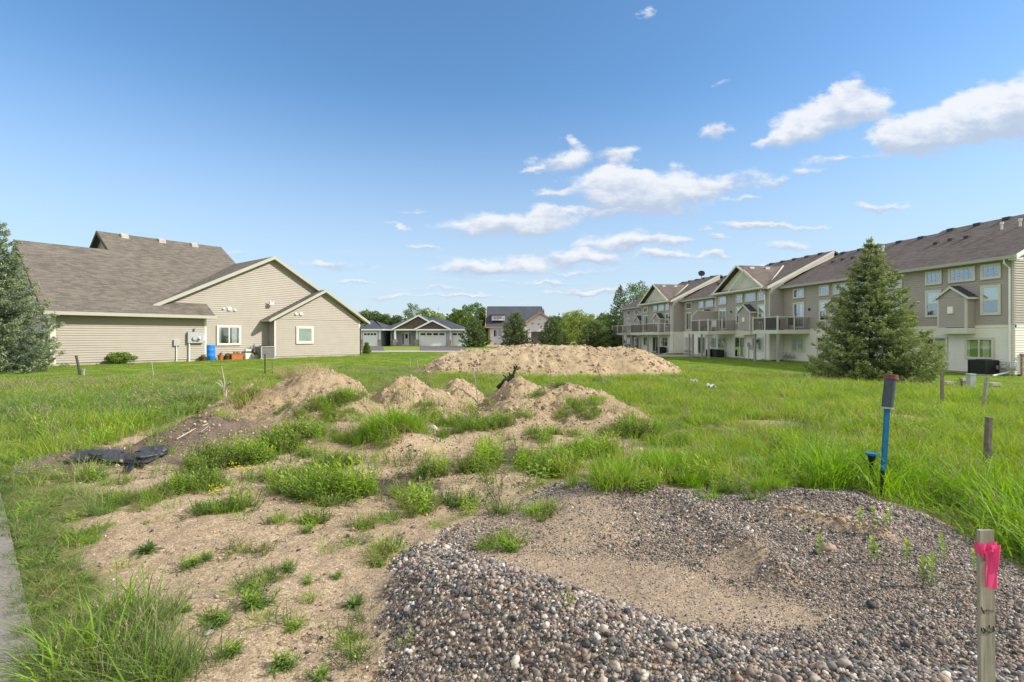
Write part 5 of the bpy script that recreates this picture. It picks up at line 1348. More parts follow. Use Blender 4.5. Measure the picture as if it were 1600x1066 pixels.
def dtree(kind, px, Y, H, label, wide=1.0, name='broadleaf_tree', cat='tree', group='trees along the horizon', rz_=None):
    spec = {'mid': (10, 4.2, 'leaf_mid', 62, 110, .36), 'light': (9, 3.6, 'leaf_light', 52, 100, .32), 'dark': (9, 4.0, 'leaf_dark', 58, 110, .38), 'blue': (11, 4.0, 'leaf_blue', 42, 80, .34)}[kind]
    H0 = spec[0]; s = (H / H0 * wide, H / H0 * wide, H / H0)
    if kind not in protos:
        protos[kind] = tree(name, place(px, Y), deciduous(spec[0], spec[1], spec[2], spec[3], spec[4], spec[5], rng, low=.1), label, cat, group, 0, s)
        return protos[kind]
    return copy_thing(protos[kind], place(px, Y), rz_ if rz_ is not None else (px * 1.7) % 6.28, s, label)
def htop(py, Y): return 1.6 + (526 - py) / 800 * Y + .1
for (k, px, Y, py, wd, lab) in (
    ('blue', 645, 112, 471, .62, 'tall pale green tree rising behind the ranch house roof'),
    ('light', 668, 118, 482, .9, 'yellow green tree right of the tall pale tree behind the ranch house'),
    ('dark', 588, 115, 488, .9, 'dark tree behind the gap between the two grey houses'),
    ('dark', 603, 112, 492, .8, 'dark tree directly left of the ranch house roof'),
    ('dark', 573, 120, 487, .9, 'dark tree just past the corner of the beige house'),
    ('dark', 619, 125, 494, .9, 'lower dark tree behind the left slope of the ranch house'),
    ('light', 690, 125, 490, 1.0, 'pale low tree behind the right slope of the ranch house'),
    ('mid', 712, 112, 485, .85, 'green tree above the single garage of the ranch house'),
    ('mid', 728, 108, 480, .9, 'green tree between the ranch house and the unfinished house'),
    ('mid', 745, 112, 476, .8, 'green tree touching the left wall of the unfinished house'),
    ('light', 905, 94, 483, .9, 'light green tree with bare twigs right of the unfinished house'),
    ('light', 922, 100, 490, .8, 'light green tree behind the wide dark pine'),
    ('light', 890, 104, 488, .8, 'slender light green tree nearest to the unfinished house'),
    ('mid', 942, 108, 492, .9, 'green tree left of the tall ragged spruce'),
    ('dark', 872, 125, 496, 1.1, 'dark tree behind the garage gable of the unfinished house'),
    ('blue', 992, 96, 434, .62, 'tall pale green tree showing above the far roofs of the row'),
    ('blue', 1012, 104, 441, .5, 'pale green tree top right behind the far townhouse gable')):
    dtree(k, px, Y, htop(py, Y), lab, wd)
# far woods: one mass along the horizon
def woods():
    r = np.random.default_rng(5); C_ = []
    n = 260
    ang = np.linspace(-1.0, 1.05, n) + r.normal(0, .004, n)
    V = []
    for a in ang:
        d = r.uniform(165, 240); h = r.uniform(5.5, 10.5); w = r.uniform(4, 7)
        for k in range(16):
            u = unit3(r.normal(0, 1, 3)); c = np.array([math.sin(a) * d, math.cos(a) * d, h * .5]) + u * np.array([w * .8, w * .8, h * .42])
            q = c + r.normal(0, 1, (26, 3)) * np.array([1.2, 1.2, 1.0]); V.append(q)
    C_ = np.concatenate(V); N = len(C_); D_ = unit3(r.normal(0, 1, (N, 3))); S = unit3(np.cross(D_, r.normal(0, 1, (N, 3))))
    v = leaf_quads(C_, D_, S, r.uniform(.7, 1.5, N), r.uniform(.5, 1.1, N), None); v[:, 2] = np.maximum(v[:, 2], -.3)
    o = np_mesh('far_woods', v, np.arange(N * 4), 4, M['leaf_dark']); tag(o, 'low band of distant woods along the horizon', 'woods', kind='stuff')
woods()

# shrubs near the beige house
def shrub(name, loc, H, Rr, matn, label, cat, n=40, leaf=.07):
    tr, cr = deciduous(H, Rr, matn, n, 90, leaf, rng, low=.12, trunk_r=.04)
    return tree(name, loc, (tr, cr), label, cat)
M['yew'] = leafy('yew_leaves', [(0.25, (0.05, 0.12, 0.015)), (0.5, (0.11, 0.2, 0.025)), (0.75, (0.19, 0.28, 0.05))], .3)
shrub('shrub', lpt(2.6, -.8), .62, .6, 'yew', 'low bright green shrub in front of the beige garage wall', 'shrub', 60)
p_ = place(573, 43)
tree('arborvitae', p_, conifer('s', .95, .26, 'yew', 90, 10, 8, .06, .1, .03, rng, .7, .7, .2, .02), 'little green conical evergreen beside the corner of the beige house', 'evergreen')

# ================================================================== SMALL THINGS ON THE LOT
M['lath'] = noisy('weathered_lath', (0.36, 0.33, 0.27), 0.25, 14, 0.9, bump=.3)
M['lath_dark'] = noisy('dark_weathered_lath', (0.17, 0.15, 0.125), 0.3, 14, 0.9, bump=.3)
M['pink'] = mat('pink_tape', (0.95, 0.10, 0.30), .45)
_t = NT(M['pink']); _tr = _t.new('ShaderNodeBsdfTranslucent'); _tr.inputs[0].default_value = (1, .12, .35, 1); _mx = _t.new('ShaderNodeMixShader'); _mx.inputs[0].default_value = .35; _t.link(_t.b.outputs[0], _mx.inputs[1]); _t.link(_tr.outputs[0], _mx.inputs[2]); _t.link(_mx.outputs[0], _t.n['Material Output'].inputs[0])
M['ink'] = mat('black_marker', (0.02, 0.02, 0.025), .6)
def stake(pxb, pyb, pxt, pyt, wpx, m, label, Y=None, name='lath_stake', cat='stake', thick=.4, group='survey stakes on the lot', rot=0.2):
    """base pixel, top pixel, width in photo pixels"""
    g = G(pxb, pyb)
    if Y is not None: g = Vector((px2x(pxb, Y), Y, 0)); g.z = hz(g.x, g.y)
    top = Vector((px2x(pxt, g.y), g.y, 1.6 + (526 - pyt) / 800 * g.y))
    w = wpx / 800 * g.y
    mb = MB(); ax = (top - g); L = ax.length; 
    tw = w * thick
    p = [(-w / 2, -tw / 2, -.15), (w / 2, -tw / 2, -.15), (w / 2, tw / 2, -.15), (-w / 2, tw / 2, -.15), (-w / 2, -tw / 2, L), (w / 2 * .96, -tw / 2, L + w * .05), (w / 2 * .96, tw / 2, L + w * .05), (-w / 2, tw / 2, L)]
    mb.hexa(p)
    # splits and knots: a few thin notches give the sides an uneven line
    for k in range(3):
        z = L * (.2 + .25 * k); mb.box(-w / 2 - w * .03, -w / 2 + .001, -tw * .3, tw * .3, z, z + L * .12)
    o = mb.build(name, M[m]); o.location = g
    q = ax.to_track_quat('Z', 'Y'); o.rotation_euler = (q @ Matrix.Rotation(rot, 3, 'Z').to_quaternion()).to_euler() if False else q.to_euler()
    tag(o, label, cat, group); return o, g, L, w
for a in (
    (240, 588, 237, 566, 1.2, 'lath', 'thin pale lath stake on the lawn in front of the left shrub'),
    (414, 584, 414, 553, 1.6, 'dark_metal', 'thin dark rod on the lawn below the grey air conditioner'),
    (426, 592, 425, 564, 1.0, 'dark_metal', 'faint dark wire rod just right of the thin dark rod'),
    (642, 577, 640, 559, 1.5, 'lath', 'short pale stake on the lawn left of the far mound, left one of the pair'),
    (654, 577, 651, 560, 1.8, 'lath', 'short pale stake on the lawn left of the far mound, right one of the pair'),
    (684, 562, 683, 553, 1.2, 'lath', 'tiny stake on the lawn at the left foot of the far mound'),
    (747, 632, 740, 575, 3.6, 'lath', 'tall pale lath stake between the small mound and the mound with the root'),
    (942, 601, 932, 572, 1.8, 'lath_dark', 'leaning dark stake in front of the far mound'),
    (1231, 603, 1231, 582, 2.4, 'lath', 'pale lath stake left of the big spruce, in the tall grass'),
    (1259, 597, 1257, 580, 1.8, 'lath', 'thin stake nearest to the foot of the big spruce'),
    (1472, 634, 1472, 582, 4.6, 'lath_dark', 'dark upright stake in the tall grass below the sliding patio door'),
    (1536, 640, 1542, 589, 5.0, 'lath', 'tilted grey stake in front of the near corner air conditioner')):
    stake(*a)
stake(1541, 745, 1545, 652, 7.5, 'lath_dark', 'thick dark wooden stake standing in the tall grass at the right edge', thick=.8)
# blue marker pole
def blue_marker():
    g = G(1379, 775); Y = g.y
    g = Vector((px2x(1379, Y), Y, hz(px2x(1379, Y), Y)))
    s = Y / 800
    def at(px, py): return Vector((px2x(px, Y), Y, 1.6 + (526 - py) * s)) - g
    M['pole_blue'] = noisy('blue_paint', (0.005, 0.14, 0.30), .2, 20, .5); M['rust'] = noisy('rusty_cap', (0.20, 0.075, 0.055), .3, 20, .8); M['sleeve'] = noisy('dark_grey_sleeve', (0.06, 0.075, 0.095), .3, 16, .55)
    r = empty('marker_pole', g, 0, 'blue marker pole with a dark sleeve and rusty top in the tall grass', 'marker pole')
    a, b = at(1379, 735), at(1387, 600)
    mb = MB(); mb.beam(a, b, 7.0 * s, 4 * s, up=(0, 1, 0)); mb.build('pole', M['pole_blue'], r)
    mb = MB(); mb.tube([at(1379, 790), at(1379, 730)], 3.0 * s, 8); mb.build('post', M['black_plastic'], r)
    mb = MB(); mb.tube([at(1386.3, 637), at(1391.5, 591)], 7.9 * s, 18); mb.build('sleeve', M['sleeve'], r, False)
    mb = MB(); mb.tube([at(1386.0, 638.5), at(1386.2, 636)], 9.0 * s, 18); mb.build('ring', M['grey_metal'], r)
    mb = MB(); mb.tube([at(1391.5, 592), at(1392, 585)], 9.6 * s, 18); mb.build('cap', M['rust'], r)
    mb = MB(); mb.tube([at(1380, 716), at(1383, 703), at(1378, 699), at(1376, 708), at(1381, 724)], .7 * s, 5); mb.build('string', M['pale_string'], r)
    g2 = G(1361, 765); Y2 = g2.y; s2 = Y2 / 800; g2 = Vector((px2x(1361, Y2), Y2, hz(px2x(1361, Y2), Y2)))
    def at2(px, py): return Vector((px2x(px, Y2), Y2, 1.6 + (526 - py) * s2)) - g2
    r2 = empty('curb_box', g2, 0, 'black utility stub with a flat blue top beside the blue marker pole', 'utility stub')
    mb = MB(); mb.tube([at2(1362, 775), at2(1362, 722), at2(1362, 711)], [2.8 * s2, 3.2 * s2, 6.5 * s2], 12); mb.build('stub', M['black_plastic'], r2)
    mb = MB(); mb.tube([at2(1362, 711), at2(1362, 708)], 9 * s2, 8); mb.build('top', M['pole_blue'], r2)
M['pale_string'] = mat('pale_green_string', (0.45, 0.7, 0.6), .6)
blue_marker()
# near stake with the pink ribbon
def near_stake():
    Y = 1.5; s = Y / 800
    top = Vector((px2x(1539, Y), Y, 1.6 + (526 - 828) * s))
    g = Vector((px2x(1544, Y), Y, hz(px2x(1544, Y), Y)))
    r = empty('survey_stake', (g.x, g.y, g.z), 0, 'weathered survey stake with a pink ribbon and black marker writing', 'survey stake')
    ax = (top - g); L = ax.length; w = 22.5 * s
    r.rotation_euler = (0, math.atan2(ax.x, ax.z), 0)
    mb = MB(); mb.hexa([(-w / 2, -.006, -.4), (w / 2, -.006, -.4), (w / 2, .006, -.4), (-w / 2, .006, -.4), (-w / 2, -.006, L), (w / 2, -.006, L + .001), (w / 2, .006, L - .001), (-w / 2, .006, L)])
    m = mat('grey_lath', (.36, .34, .28), .9); t = NT(m); mp = t.new('ShaderNodeMapping'); mp.inputs['Scale'].default_value = (90, 90, 5); t.link(t.obj(), mp.inputs[0]); n = t.noise(1, 5, .65, mp.outputs[0]); n2 = t.noise(14, 4, .6, t.obj())
    c = t.ramp(n.outputs[0], [(.3, (.17, .16, .12)), (.5, (.30, .285, .225)), (.7, (.42, .39, .32))]); t.col(t.mix(.6, c, t.ramp(n2.outputs[0], [(.3, (.75, .85, .75)), (.7, (1.15, 1.1, 1.05))]), 'MULTIPLY')); t.nrm(t.bump(n.outputs[0], .5, .002)); mb.build('lath', m, r)
    # ribbon: a wrap, a knot, a loop and a hanging tail
    def z(py): return L - (py - 828) * s
    mb = MB()
    n = 14
    for i in range(n):
        u0, u1 = i / n, (i + 1) / n
        def P(u, k): return (-w / 2 * 1.08 + w * 1.12 * u, -.010 - .003 * math.sin(u * 9 + k), z(846 + 2 * math.sin(u * 5)) if k == 0 else z(864 + 3 * math.sin(u * 6 + 1)))
        mb.face([P(u0, 1), P(u1, 1), P(u1, 0), P(u0, 0)])
    mb.box(-w / 2 - .0015, w / 2 + .0015, .0065, .009, z(863), z(848)); mb.box(w / 2 + .0005, w / 2 + .003, -.010, .009, z(864), z(848)); mb.box(-w / 2 - .003, -w / 2 - .0005, -.010, .009, z(864), z(848))
    mb.build('ribbon_wrap', M['pink'], r)
    mb = MB(); rows = 12
    grid = []
    for j in range(rows + 1):
        v = j / rows; zz = z(858 + 57 * v); row_ = []
        for i in range(9):
            u = i / 8; wid = w * (.45 + .33 * min(1, v * 2.2)); x = -w * .36 + wid * u + (.002 * math.sin(v * 7)); row_.append((x, -.014 - .005 * math.sin(u * 6.3 + v * 3) * (.4 + v) - .002 * v, zz + .0015 * math.sin(u * 20) * (v > .9)))
        grid.append(row_)
    for j in range(rows):
        for i in range(8): mb.face([grid[j + 1][i], grid[j + 1][i + 1], grid[j][i + 1], grid[j][i]])
    mb.build('ribbon_tail', M['pink'], r, True)
    mb = MB(); grid = []
    for j in range(13):
        v = j / 12; row_ = []
        zz = z(848 + 42 * v)
        for i in range(9):
            u = i / 8; wr = w * (.60 * (1 - v) ** .45 + .05); x = w * (.10 + .24 * v) + wr * u * (1 - .3 * v); row_.append((x, -.015 - .011 * math.sin(u * 3.14) * (1 - v * .5), zz + .002 * math.sin(u * 3)))
        grid.append(row_)
    for j in range(12):
        for i in range(8): mb.face([grid[j + 1][i], grid[j + 1][i + 1], grid[j][i + 1], grid[j][i]])
    mb.tube([(-w * .1, -.017, z(856)), (0, -.02, z(857)), (w * .12, -.017, z(859))], [.003, .0055, .003], 8)
    mb.build('ribbon_loop', M['pink'], r, True)
    # handwriting: turned on its side, read up the stake: "1" "7" over "1/2"
    mb = MB()
    def P(px, py): return (((px - 1543.5 - (py - 960) * .004)) * s - 0.0, -.0068, z(py))
    strokes = [[(1532, 946), (1534, 953), (1537, 957), (1540, 952), (1546, 950), (1552, 952)], [(1532, 947), (1538, 956)],
               [(1533, 977), (1536, 980), (1539, 986), (1543, 985), (1549, 981), (1552, 979)], [(1533, 985), (1538, 990), (1539, 984)], [(1545, 986), (1551, 985), (1552, 978), (1546, 977)]]
    strokes = [[(1533, 947), (1537.5, 957)], [(1537.5, 957), (1537, 953), (1543, 951.5), (1553, 953)],
               [(1533, 979), (1534, 984), (1537, 988), (1538.5, 984), (1536, 979), (1541, 984), (1546, 987)], [(1546, 975), (1545, 979), (1553, 983)], [(1545, 985), (1549, 986), (1553, 984), (1552, 977)]]
    for st in strokes: mb.tube([P(*q) for q in st], .0015, 5)
    mb.build('marker_writing', M['ink'], r)
near_stake()

# yard things: pipe stubs at the left, pedestal and low boxes at the right
g = G(126, 587); Y = g.y
def at_(g, px, py): return Vector((px2x(px, g.y), g.y, 1.6 + (526 - py) / 800 * g.y)) - g
r = empty('utility_post', g, 0, 'black leaning utility post with a short stub on the lawn near the left spruce', 'utility post')
mb = MB(); mb.tube([at_(g, 125, 588), at_(g, 122.5, 572), at_(g, 119, 556)], .045, 10); mb.build('post', M['dark_metal'], r)
mb = MB(); mb.tube([at_(g, 131, 588), at_(g, 131, 578)], .03, 8); mb.tube([at_(g, 129.5, 578), at_(g, 132.5, 578)], .035, 8); mb.build('stub', M['grey_metal'], r)
g = G(1517, 612); r = empty('utility_pedestal', g, 0, 'pale grey green utility pedestal in the grass near the black air conditioner', 'utility pedestal')
M['pedestal'] = noisy('pedestal_green_grey', (0.42, 0.47, 0.44), .06, 5, .5)
w = 4.2 / 800 * g.y; H = (612 - 584) / 800 * g.y
mb = MB(); mb.box(-w, w, -w, w, -.1, H * .93); mb.build('housing', M['pedestal'], r); mb = MB(); mb.box(-w * 1.1, w * 1.1, -w * 1.1, w * 1.1, H * .93, H); mb.build('cap', M['pedestal'], r)
for (px, py, w_, lab) in ((1481, 611, 13, 'low flat utility box between the dark stake and the pedestal'), (1505, 606, 9, 'low grey utility box touching the left side of the pedestal'), (1552, 613, 16, 'low flat utility box right of the tilted grey stake')):
    g = G(px, py); w = w_ / 1600 * g.y; h = 15 / 800 * g.y
    r = empty('utility_box', g, .15, lab, 'utility box', 'low utility boxes in the grass'); mb = MB(); mb.box(-w, w, -w * .7, w * .7, h * .7, h); mb.build('lid', M['concrete'], r)
    mb = MB(); mb.box(-w * .85, w * .85, -w * .6, w * .6, -.1, h * .7); mb.build('base', M['lath_dark'], r)

# black landscape fabric bag with torn flaps
def fabric():
    m = mat('black_fabric', (0.028, 0.031, 0.036), .36, 0, .5); t = NT(m); n = t.noise(30, 5, .6, t.obj()); t.col(t.ramp(n.outputs[0], [(.35, (.018, .02, .024)), (.6, (.045, .05, .058)), (.8, (.13, .125, .115))])); t.nrm(t.bump(n.outputs[0], .5, .012))
    path = [(104, 712, .045), (120, 706, .085), (145, 704, .10), (168, 705, .10), (186, 708, .085), (203, 709, .08), (222, 705, .10), (238, 699, .115), (251, 697, .105), (260, 699, .04)]
    pts = []; 
    for px, py, rad in path:
        g = G(px, py + 10); pts.append((g, rad))
    V = []; n = 26; seg = 8
    ring_list = []
    for i in range((len(pts) - 1) * seg + 1):
        a = i / seg; k = min(int(a), len(pts) - 2); f = a - k
        c = pts[k][0].lerp(pts[k + 1][0], f); rad = pts[k][1] * (1 - f) + pts[k + 1][1] * f
        d = (pts[k + 1][0] - pts[k][0]).normalized(); sd = d.cross(Vector((0, 0, 1))).normalized()
        ring = []
        for j in range(n):
            t_ = 2 * math.pi * j / n
            wr = 1 + .14 * math.sin(3 * t_ + a * 2.2) + .05 * math.sin(8 * t_ + a * 4) + .05 * math.sin(a * 9 + t_ * 2)
            ring.append(c + sd * math.cos(t_) * rad * 1.5 * wr + Vector((0, 0, max(-.04, rad * .12 + math.sin(t_) * rad * .62 * wr))))
        ring_list.append(ring)
    mb = MB()
    for i in range(len(ring_list) - 1):
        for j in range(n): mb.face([ring_list[i][j], ring_list[i][(j + 1) % n], ring_list[i + 1][(j + 1) % n], ring_list[i + 1][j]])
    mb.face(ring_list[0][::-1]); mb.face(ring_list[-1])
    root = empty('fabric_bag', (0, 0, 0), 0, 'crumpled black fabric bag with torn flaps lying on the topsoil heap', 'bag')
    root.location = pts[4][0]; off = root.location.copy()
    def sh(o):
        for v in o.data.vertices: v.co -= off
        o.parent = root
    sh(mb.build('bag', m, None, True))
    for strip in ([(236, 716, .13), (222, 724, .13), (206, 727, .08), (192, 727, .03)], [(206, 728, .035), (203, 735, .03), (198, 743, .02)], [(228, 722, .06), (222, 727, .04), (222, 734, .012)]):
        mb = MB(); rows = []
        for k in range(len(strip)):
            px, py, wd = strip[k]; g = G(px, py)
            nxt = G(*strip[min(k + 1, len(strip) - 1)][:2]); prv = G(*strip[max(k - 1, 0)][:2]); d = (nxt - prv); d.z = 0; d.normalize(); sd = Vector((-d.y, d.x, 0))
            rows.append([(g + sd * wd * (q - 4) / 4 + Vector((0, 0, .03 + .022 * math.sin(q * 2.1 + k)))) for q in range(9)])
        for k in range(len(rows) - 1):
            for q in range(8): mb.face([rows[k][q], rows[k][q + 1], rows[k + 1][q + 1], rows[k + 1][q]])
        sh(mb.build('torn_flap', m, None, True))
fabric()
# sticks and dead plants
M['twig_pale'] = noisy('pale_dead_wood', (0.48, 0.41, 0.33), .2, 20, .8)
M['twig_dark'] = noisy('charred_wood', (0.03, 0.024, 0.02), .4, 12, .9, bump=.6)
a, b = G(276, 691), G(325, 668)
mb = MB(); mb.tube([a + Vector((0, 0, .03)), a.lerp(b, .5) + Vector((0, 0, .05)), b + Vector((0, 0, .04))], [.009, .011, .007], 6); a2 = a.lerp(b, .35); mb.tube([a2 + Vector((0, .02, .04)), a2 + Vector((.16, .03, .05)), a2.lerp(b, .75) + Vector((.03, .08, .03))], .005, 5)
tag(mb.build('stick', M['twig_pale']), 'pale dry stick lying on the topsoil heap', 'stick')
def branchy(base_, tips, r0, m, name, label, cat, grp=None):
    mb = MB()
    for tp in tips: mb.tube([base_] + [Vector(q) for q in tp], [r0] + [r0 * .5 * (1 - i / (len(tp) + .5)) + .003 for i in range(len(tp))], 5)
    return tag(mb.build(name, m), label, cat, grp)
g = G(352, 634)
def off(px, py, d=0): return Vector((px2x(px, g.y + d), g.y + d, 1.6 + (526 - py) / 800 * (g.y + d)))
branchy(g, [[off(350, 620), off(351, 598), off(346, 572)], [off(351, 608), off(342, 600, .1), off(337, 597, .1)], [off(352, 612), off(356, 600, -.1), off(358, 590, -.1)], [off(350, 625), off(357, 612, .1), off(360, 605, .1)], [off(349, 604), off(345, 596), off(341, 594)], [off(354, 604), off(360, 598), off(361, 594)]], .016, M['twig_pale'], 'dead_branch', 'pale forked dead branch standing in the weeds left of the rounded mound', 'branch')
g = G(781, 606)
mb = MB(); rr = random.Random(4)
for (pa, pb, r_) in (((778, 606), (788, 597), .05), ((786, 598), (797, 590), .055), ((794, 592), (803, 586), .05), ((801, 590), (808, 571), .028), ((804, 576), (806, 569), .022), ((790, 594), (786, 586), .02), ((808, 578), (810, 574), .015), ((797, 590), (795, 582), .02), ((801, 588), (790, 600), .045)):
    mb.tube([off(*pa) + Vector((0, 0, .0)), (off(*pa) + off(*pb)) / 2 + Vector((rr.uniform(-.03, .03), rr.uniform(-.03, .03), rr.uniform(-.02, .02))), off(*pb)], [r_, r_ * .9, r_ * .6], 7)
tag(mb.build('burnt_root', M['twig_dark'], None, False), 'blackened knobbly root poking out of a dirt mound peak', 'root')
# pale stone chunk and white scraps
def rock(loc, r_, m, label, name='rock', cat='rock', grp=None, flat=.65):
    n1, n2 = 14, 9; rr = np.random.default_rng(int(abs(loc.x) * 1000)); mb = MB(); grid = []
    ph = rr.uniform(0, 6, 6)
    for i in range(n2 + 1):
        th = math.pi * i / n2; row_ = []
        for j in range(n1):
            a = 2 * math.pi * j / n1; k = 1 + .16 * math.sin(2 * a + ph[0]) * math.sin(th) + .1 * math.sin(3 * a + ph[1] + th * 2) + .08 * math.cos(5 * th + ph[2] + a)
            row_.append(Vector((math.cos(a) * math.sin(th) * k, math.sin(a) * math.sin(th) * k * .85, math.cos(th) * k * flat)) * r_)
        grid.append(row_)
    for i in range(n2):
        for j in range(n1): mb.face([grid[i][j], grid[i + 1][j], grid[i + 1][(j + 1) % n1], grid[i][(j + 1) % n1]])
    o = mb.build(name, m, None, True); o.location = loc + Vector((0, 0, r_ * flat * .35)); return tag(o, label, cat, grp)
M['rock_pale'] = noisy('pale_rock', (0.45, 0.41, 0.36), .25, 12, .9, bump=.5)
M['rock_grey'] = noisy('grey_rock', (0.25, 0.25, 0.25), .25, 20, .8, bump=.4)
rock(G(674, 672), .095, M['rock_pale'], 'pale broken stone in the weeds at the middle of the lot')
rock(G(302, 935), .02, M['rock_grey'], 'small grey stone in the sand between two weed rosettes')
rock(G(325, 992), .026, M['rock_grey'], 'flat grey stone beside the lowest weed rosettes at left', flat=.4)
rock(G(1293, 860) , .05, noisy('dirt_clod', (0.33, 0.25, 0.18), .2, 20, .95, bump=.6), 'brown dirt clod on the gravel heap near the seedlings', 'dirt_clod', 'clod')
M['scrap'] = mat('white_plastic_sheet', (0.62, 0.66, 0.68), .4)
for (px, py, w_, lab) in ((1083, 605, .22, 'white plastic scrap in the grass right of the far mound, left one'), (1110, 614, .26, 'white plastic scrap in the grass right of the far mound, right one')):
    g = G(px, py); mb = MB(); rr = random.Random(px); gr = [[Vector((w_ * (i / 6 - .5) + rr.uniform(-.02, .02), .25 * w_ * (j - 2) + rr.uniform(-.02, .02), .2 + .04 * math.sin(i * 1.9 + j) + rr.uniform(-.03, .03))) for i in range(7)] for j in range(5)]
    for j in range(4):
        for i in range(6): mb.face([gr[j][i], gr[j][i + 1], gr[j + 1][i + 1], gr[j + 1][i]])
    o = mb.build('plastic_scrap', M['scrap']); o.location = g; tag(o, lab, 'plastic scrap', 'white plastic scraps in the grass')

# ================================================================== GROUND COVER (stuff)
M['g_meadow'] = leafy('meadow_grass', [(0.2, (0.16, 0.25, 0.03)), (0.45, (0.26, 0.36, 0.045)), (0.7, (0.37, 0.45, 0.07)), (0.95, (0.50, 0.50, 0.17))], 0.42, patch=(0.25, (0.36, 0.37, 0.10), 0.6))
M['g_lush'] = leafy('lush_grass', [(0.2, (0.12, 0.24, 0.022)), (0.5, (0.22, 0.37, 0.035)), (0.85, (0.34, 0.48, 0.07))], 0.45)
M['g_blue'] = leafy('coarse_grass', [(0.2, (0.12, 0.20, 0.045)), (0.5, (0.20, 0.30, 0.075)), (0.85, (0.32, 0.40, 0.13))], 0.4)
M['g_dry'] = leafy('dry_grass', [(0.2, (0.36, 0.27, 0.14)), (0.8, (0.60, 0.50, 0.30))], 0.3)
M['g_lawn'] = leafy('lawn_grass', [(0.2, (0.13, 0.22, 0.035)), (0.5, (0.20, 0.31, 0.05)), (0.8, (0.29, 0.38, 0.08))], 0.4)
M['w_leaf'] = leafy('weed_leaves', [(0.25, (0.12, 0.20, 0.035)), (0.5, (0.20, 0.30, 0.055)), (0.8, (0.31, 0.41, 0.085))], 0.4)
M['w_bright'] = leafy('bright_weed_leaves', [(0.25, (0.20, 0.33, 0.04)), (0.5, (0.32, 0.45, 0.065)), (0.8, (0.44, 0.54, 0.11))], 0.45)
M['w_dark'] = leafy('dark_weed_leaves', [(0.25, (0.08, 0.13, 0.04)), (0.5, (0.13, 0.20, 0.06)), (0.8, (0.21, 0.29, 0.09))], 0.35)
M['g_edge'] = leafy('path_edge_grass', [(0.2, (0.07, 0.12, 0.03)), (0.45, (0.14, 0.215, 0.055)), (0.7, (0.24, 0.31, 0.09)), (0.95, (0.42, 0.42, 0.2))], 0.38)
M['w_olive'] = leafy('olive_weed_leaves', [(0.25, (0.13, 0.15, 0.05)), (0.5, (0.22, 0.24, 0.085)), (0.8, (0.36, 0.33, 0.15))], 0.3)
M['w_age'] = leafy('ageing_weed_leaves', [(0.15, (0.09, 0.15, 0.05)), (0.45, (0.17, 0.27, 0.055)), (0.75, (0.33, 0.46, 0.07)), (1.0, (0.45, 0.55, 0.12))], 0.4, attr='tip')
M['yellow'] = leafy('yellow_petals', [(0.2, (0.65, 0.48, 0.02)), (0.8, (0.85, 0.7, 0.04))], 0.3)
M['purple'] = leafy('purple_petals', [(0.2, (0.22, 0.18, 0.32)), (0.8, (0.36, 0.32, 0.44))], 0.3)
M['seed'] = leafy('seed_heads', [(0.2, (0.22, 0.17, 0.12)), (0.8, (0.40, 0.33, 0.22))], 0.2)

def blades(n, r, h, w, lean, rg, hvar=.35, ts=(0, .35, .7, 1)):
    a = rg.uniform(0, 6.283, n); rr = r * np.sqrt(rg.uniform(0, 1, n))
    x = rr * np.cos(a); y = rr * np.sin(a)
    H = h * rg.uniform(1 - hvar, 1 + hvar * .6, n); b = a + rg.normal(0, .9, n); ln = H * lean * rg.uniform(.3, 1.4, n) * (.5 + .6 * rr / max(r, 1e-4))
    fa = rg.uniform(0, 6.283, n); sx = np.cos(fa) ; sy = np.sin(fa)
    V = []
    for t in ts:
        ww = w * (.75 if t == 0 else (1 if t < .6 else (.7 if t < .95 else .06))) * .5
        cx = x + np.cos(b) * ln * t ** 1.9; cy_ = y + np.sin(b) * ln * t ** 1.9; cz = H * (t - .22 * lean * t ** 2.4)
        V.append(np.stack([cx - sx * ww, cy_ - sy * ww, cz], 1)); V.append(np.stack([cx + sx * ww, cy_ + sy * ww, cz], 1))
    V = np.stack(V, 1); k = len(ts)
    F = np.concatenate([np.array([[2 * i, 2 * i + 1, 2 * i + 3, 2 * i + 2]]) for i in range(k - 1)])
    F = (F[None] + (np.arange(n) * 2 * k)[:, None, None]).reshape(-1, 4)
    return V.reshape(-1, 3), F
def leaf_strip(p0, d, L, W, droop, rg, segs=4):
    """one lanceolate leaf from p0 in direction d: list of verts, faces"""
    d = np.array(d, float); d /= np.linalg.norm(d); s = np.cross(d, [0, 0, 1.0]); s /= max(np.linalg.norm(s), 1e-6)
    V = []; prof = [.25, .85, 1.0, .65, .05]
    for i in range(segs + 1):
        t = i / segs; c = np.array(p0) + d * L * t + np.array([0, 0, -droop * L * t * t])
        up = np.array([0, 0, .25 * W * prof[i]])
        V += [c - s * W * .5 * prof[i] + up, c, c + s * W * .5 * prof[i] + up]
    F = []
    for i in range(segs):
        b = 3 * i; F += [[b, b + 1, b + 4, b + 3], [b + 1, b + 2, b + 5, b + 4]]
    return V, F
def combine(parts):
    V = []; F = []; b = 0
    for v, f in parts:
        v = np.asarray(v, float); V.append(v); F.append(np.asarray(f) + b); b += len(v)
    return np.concatenate(V), np.concatenate(F)
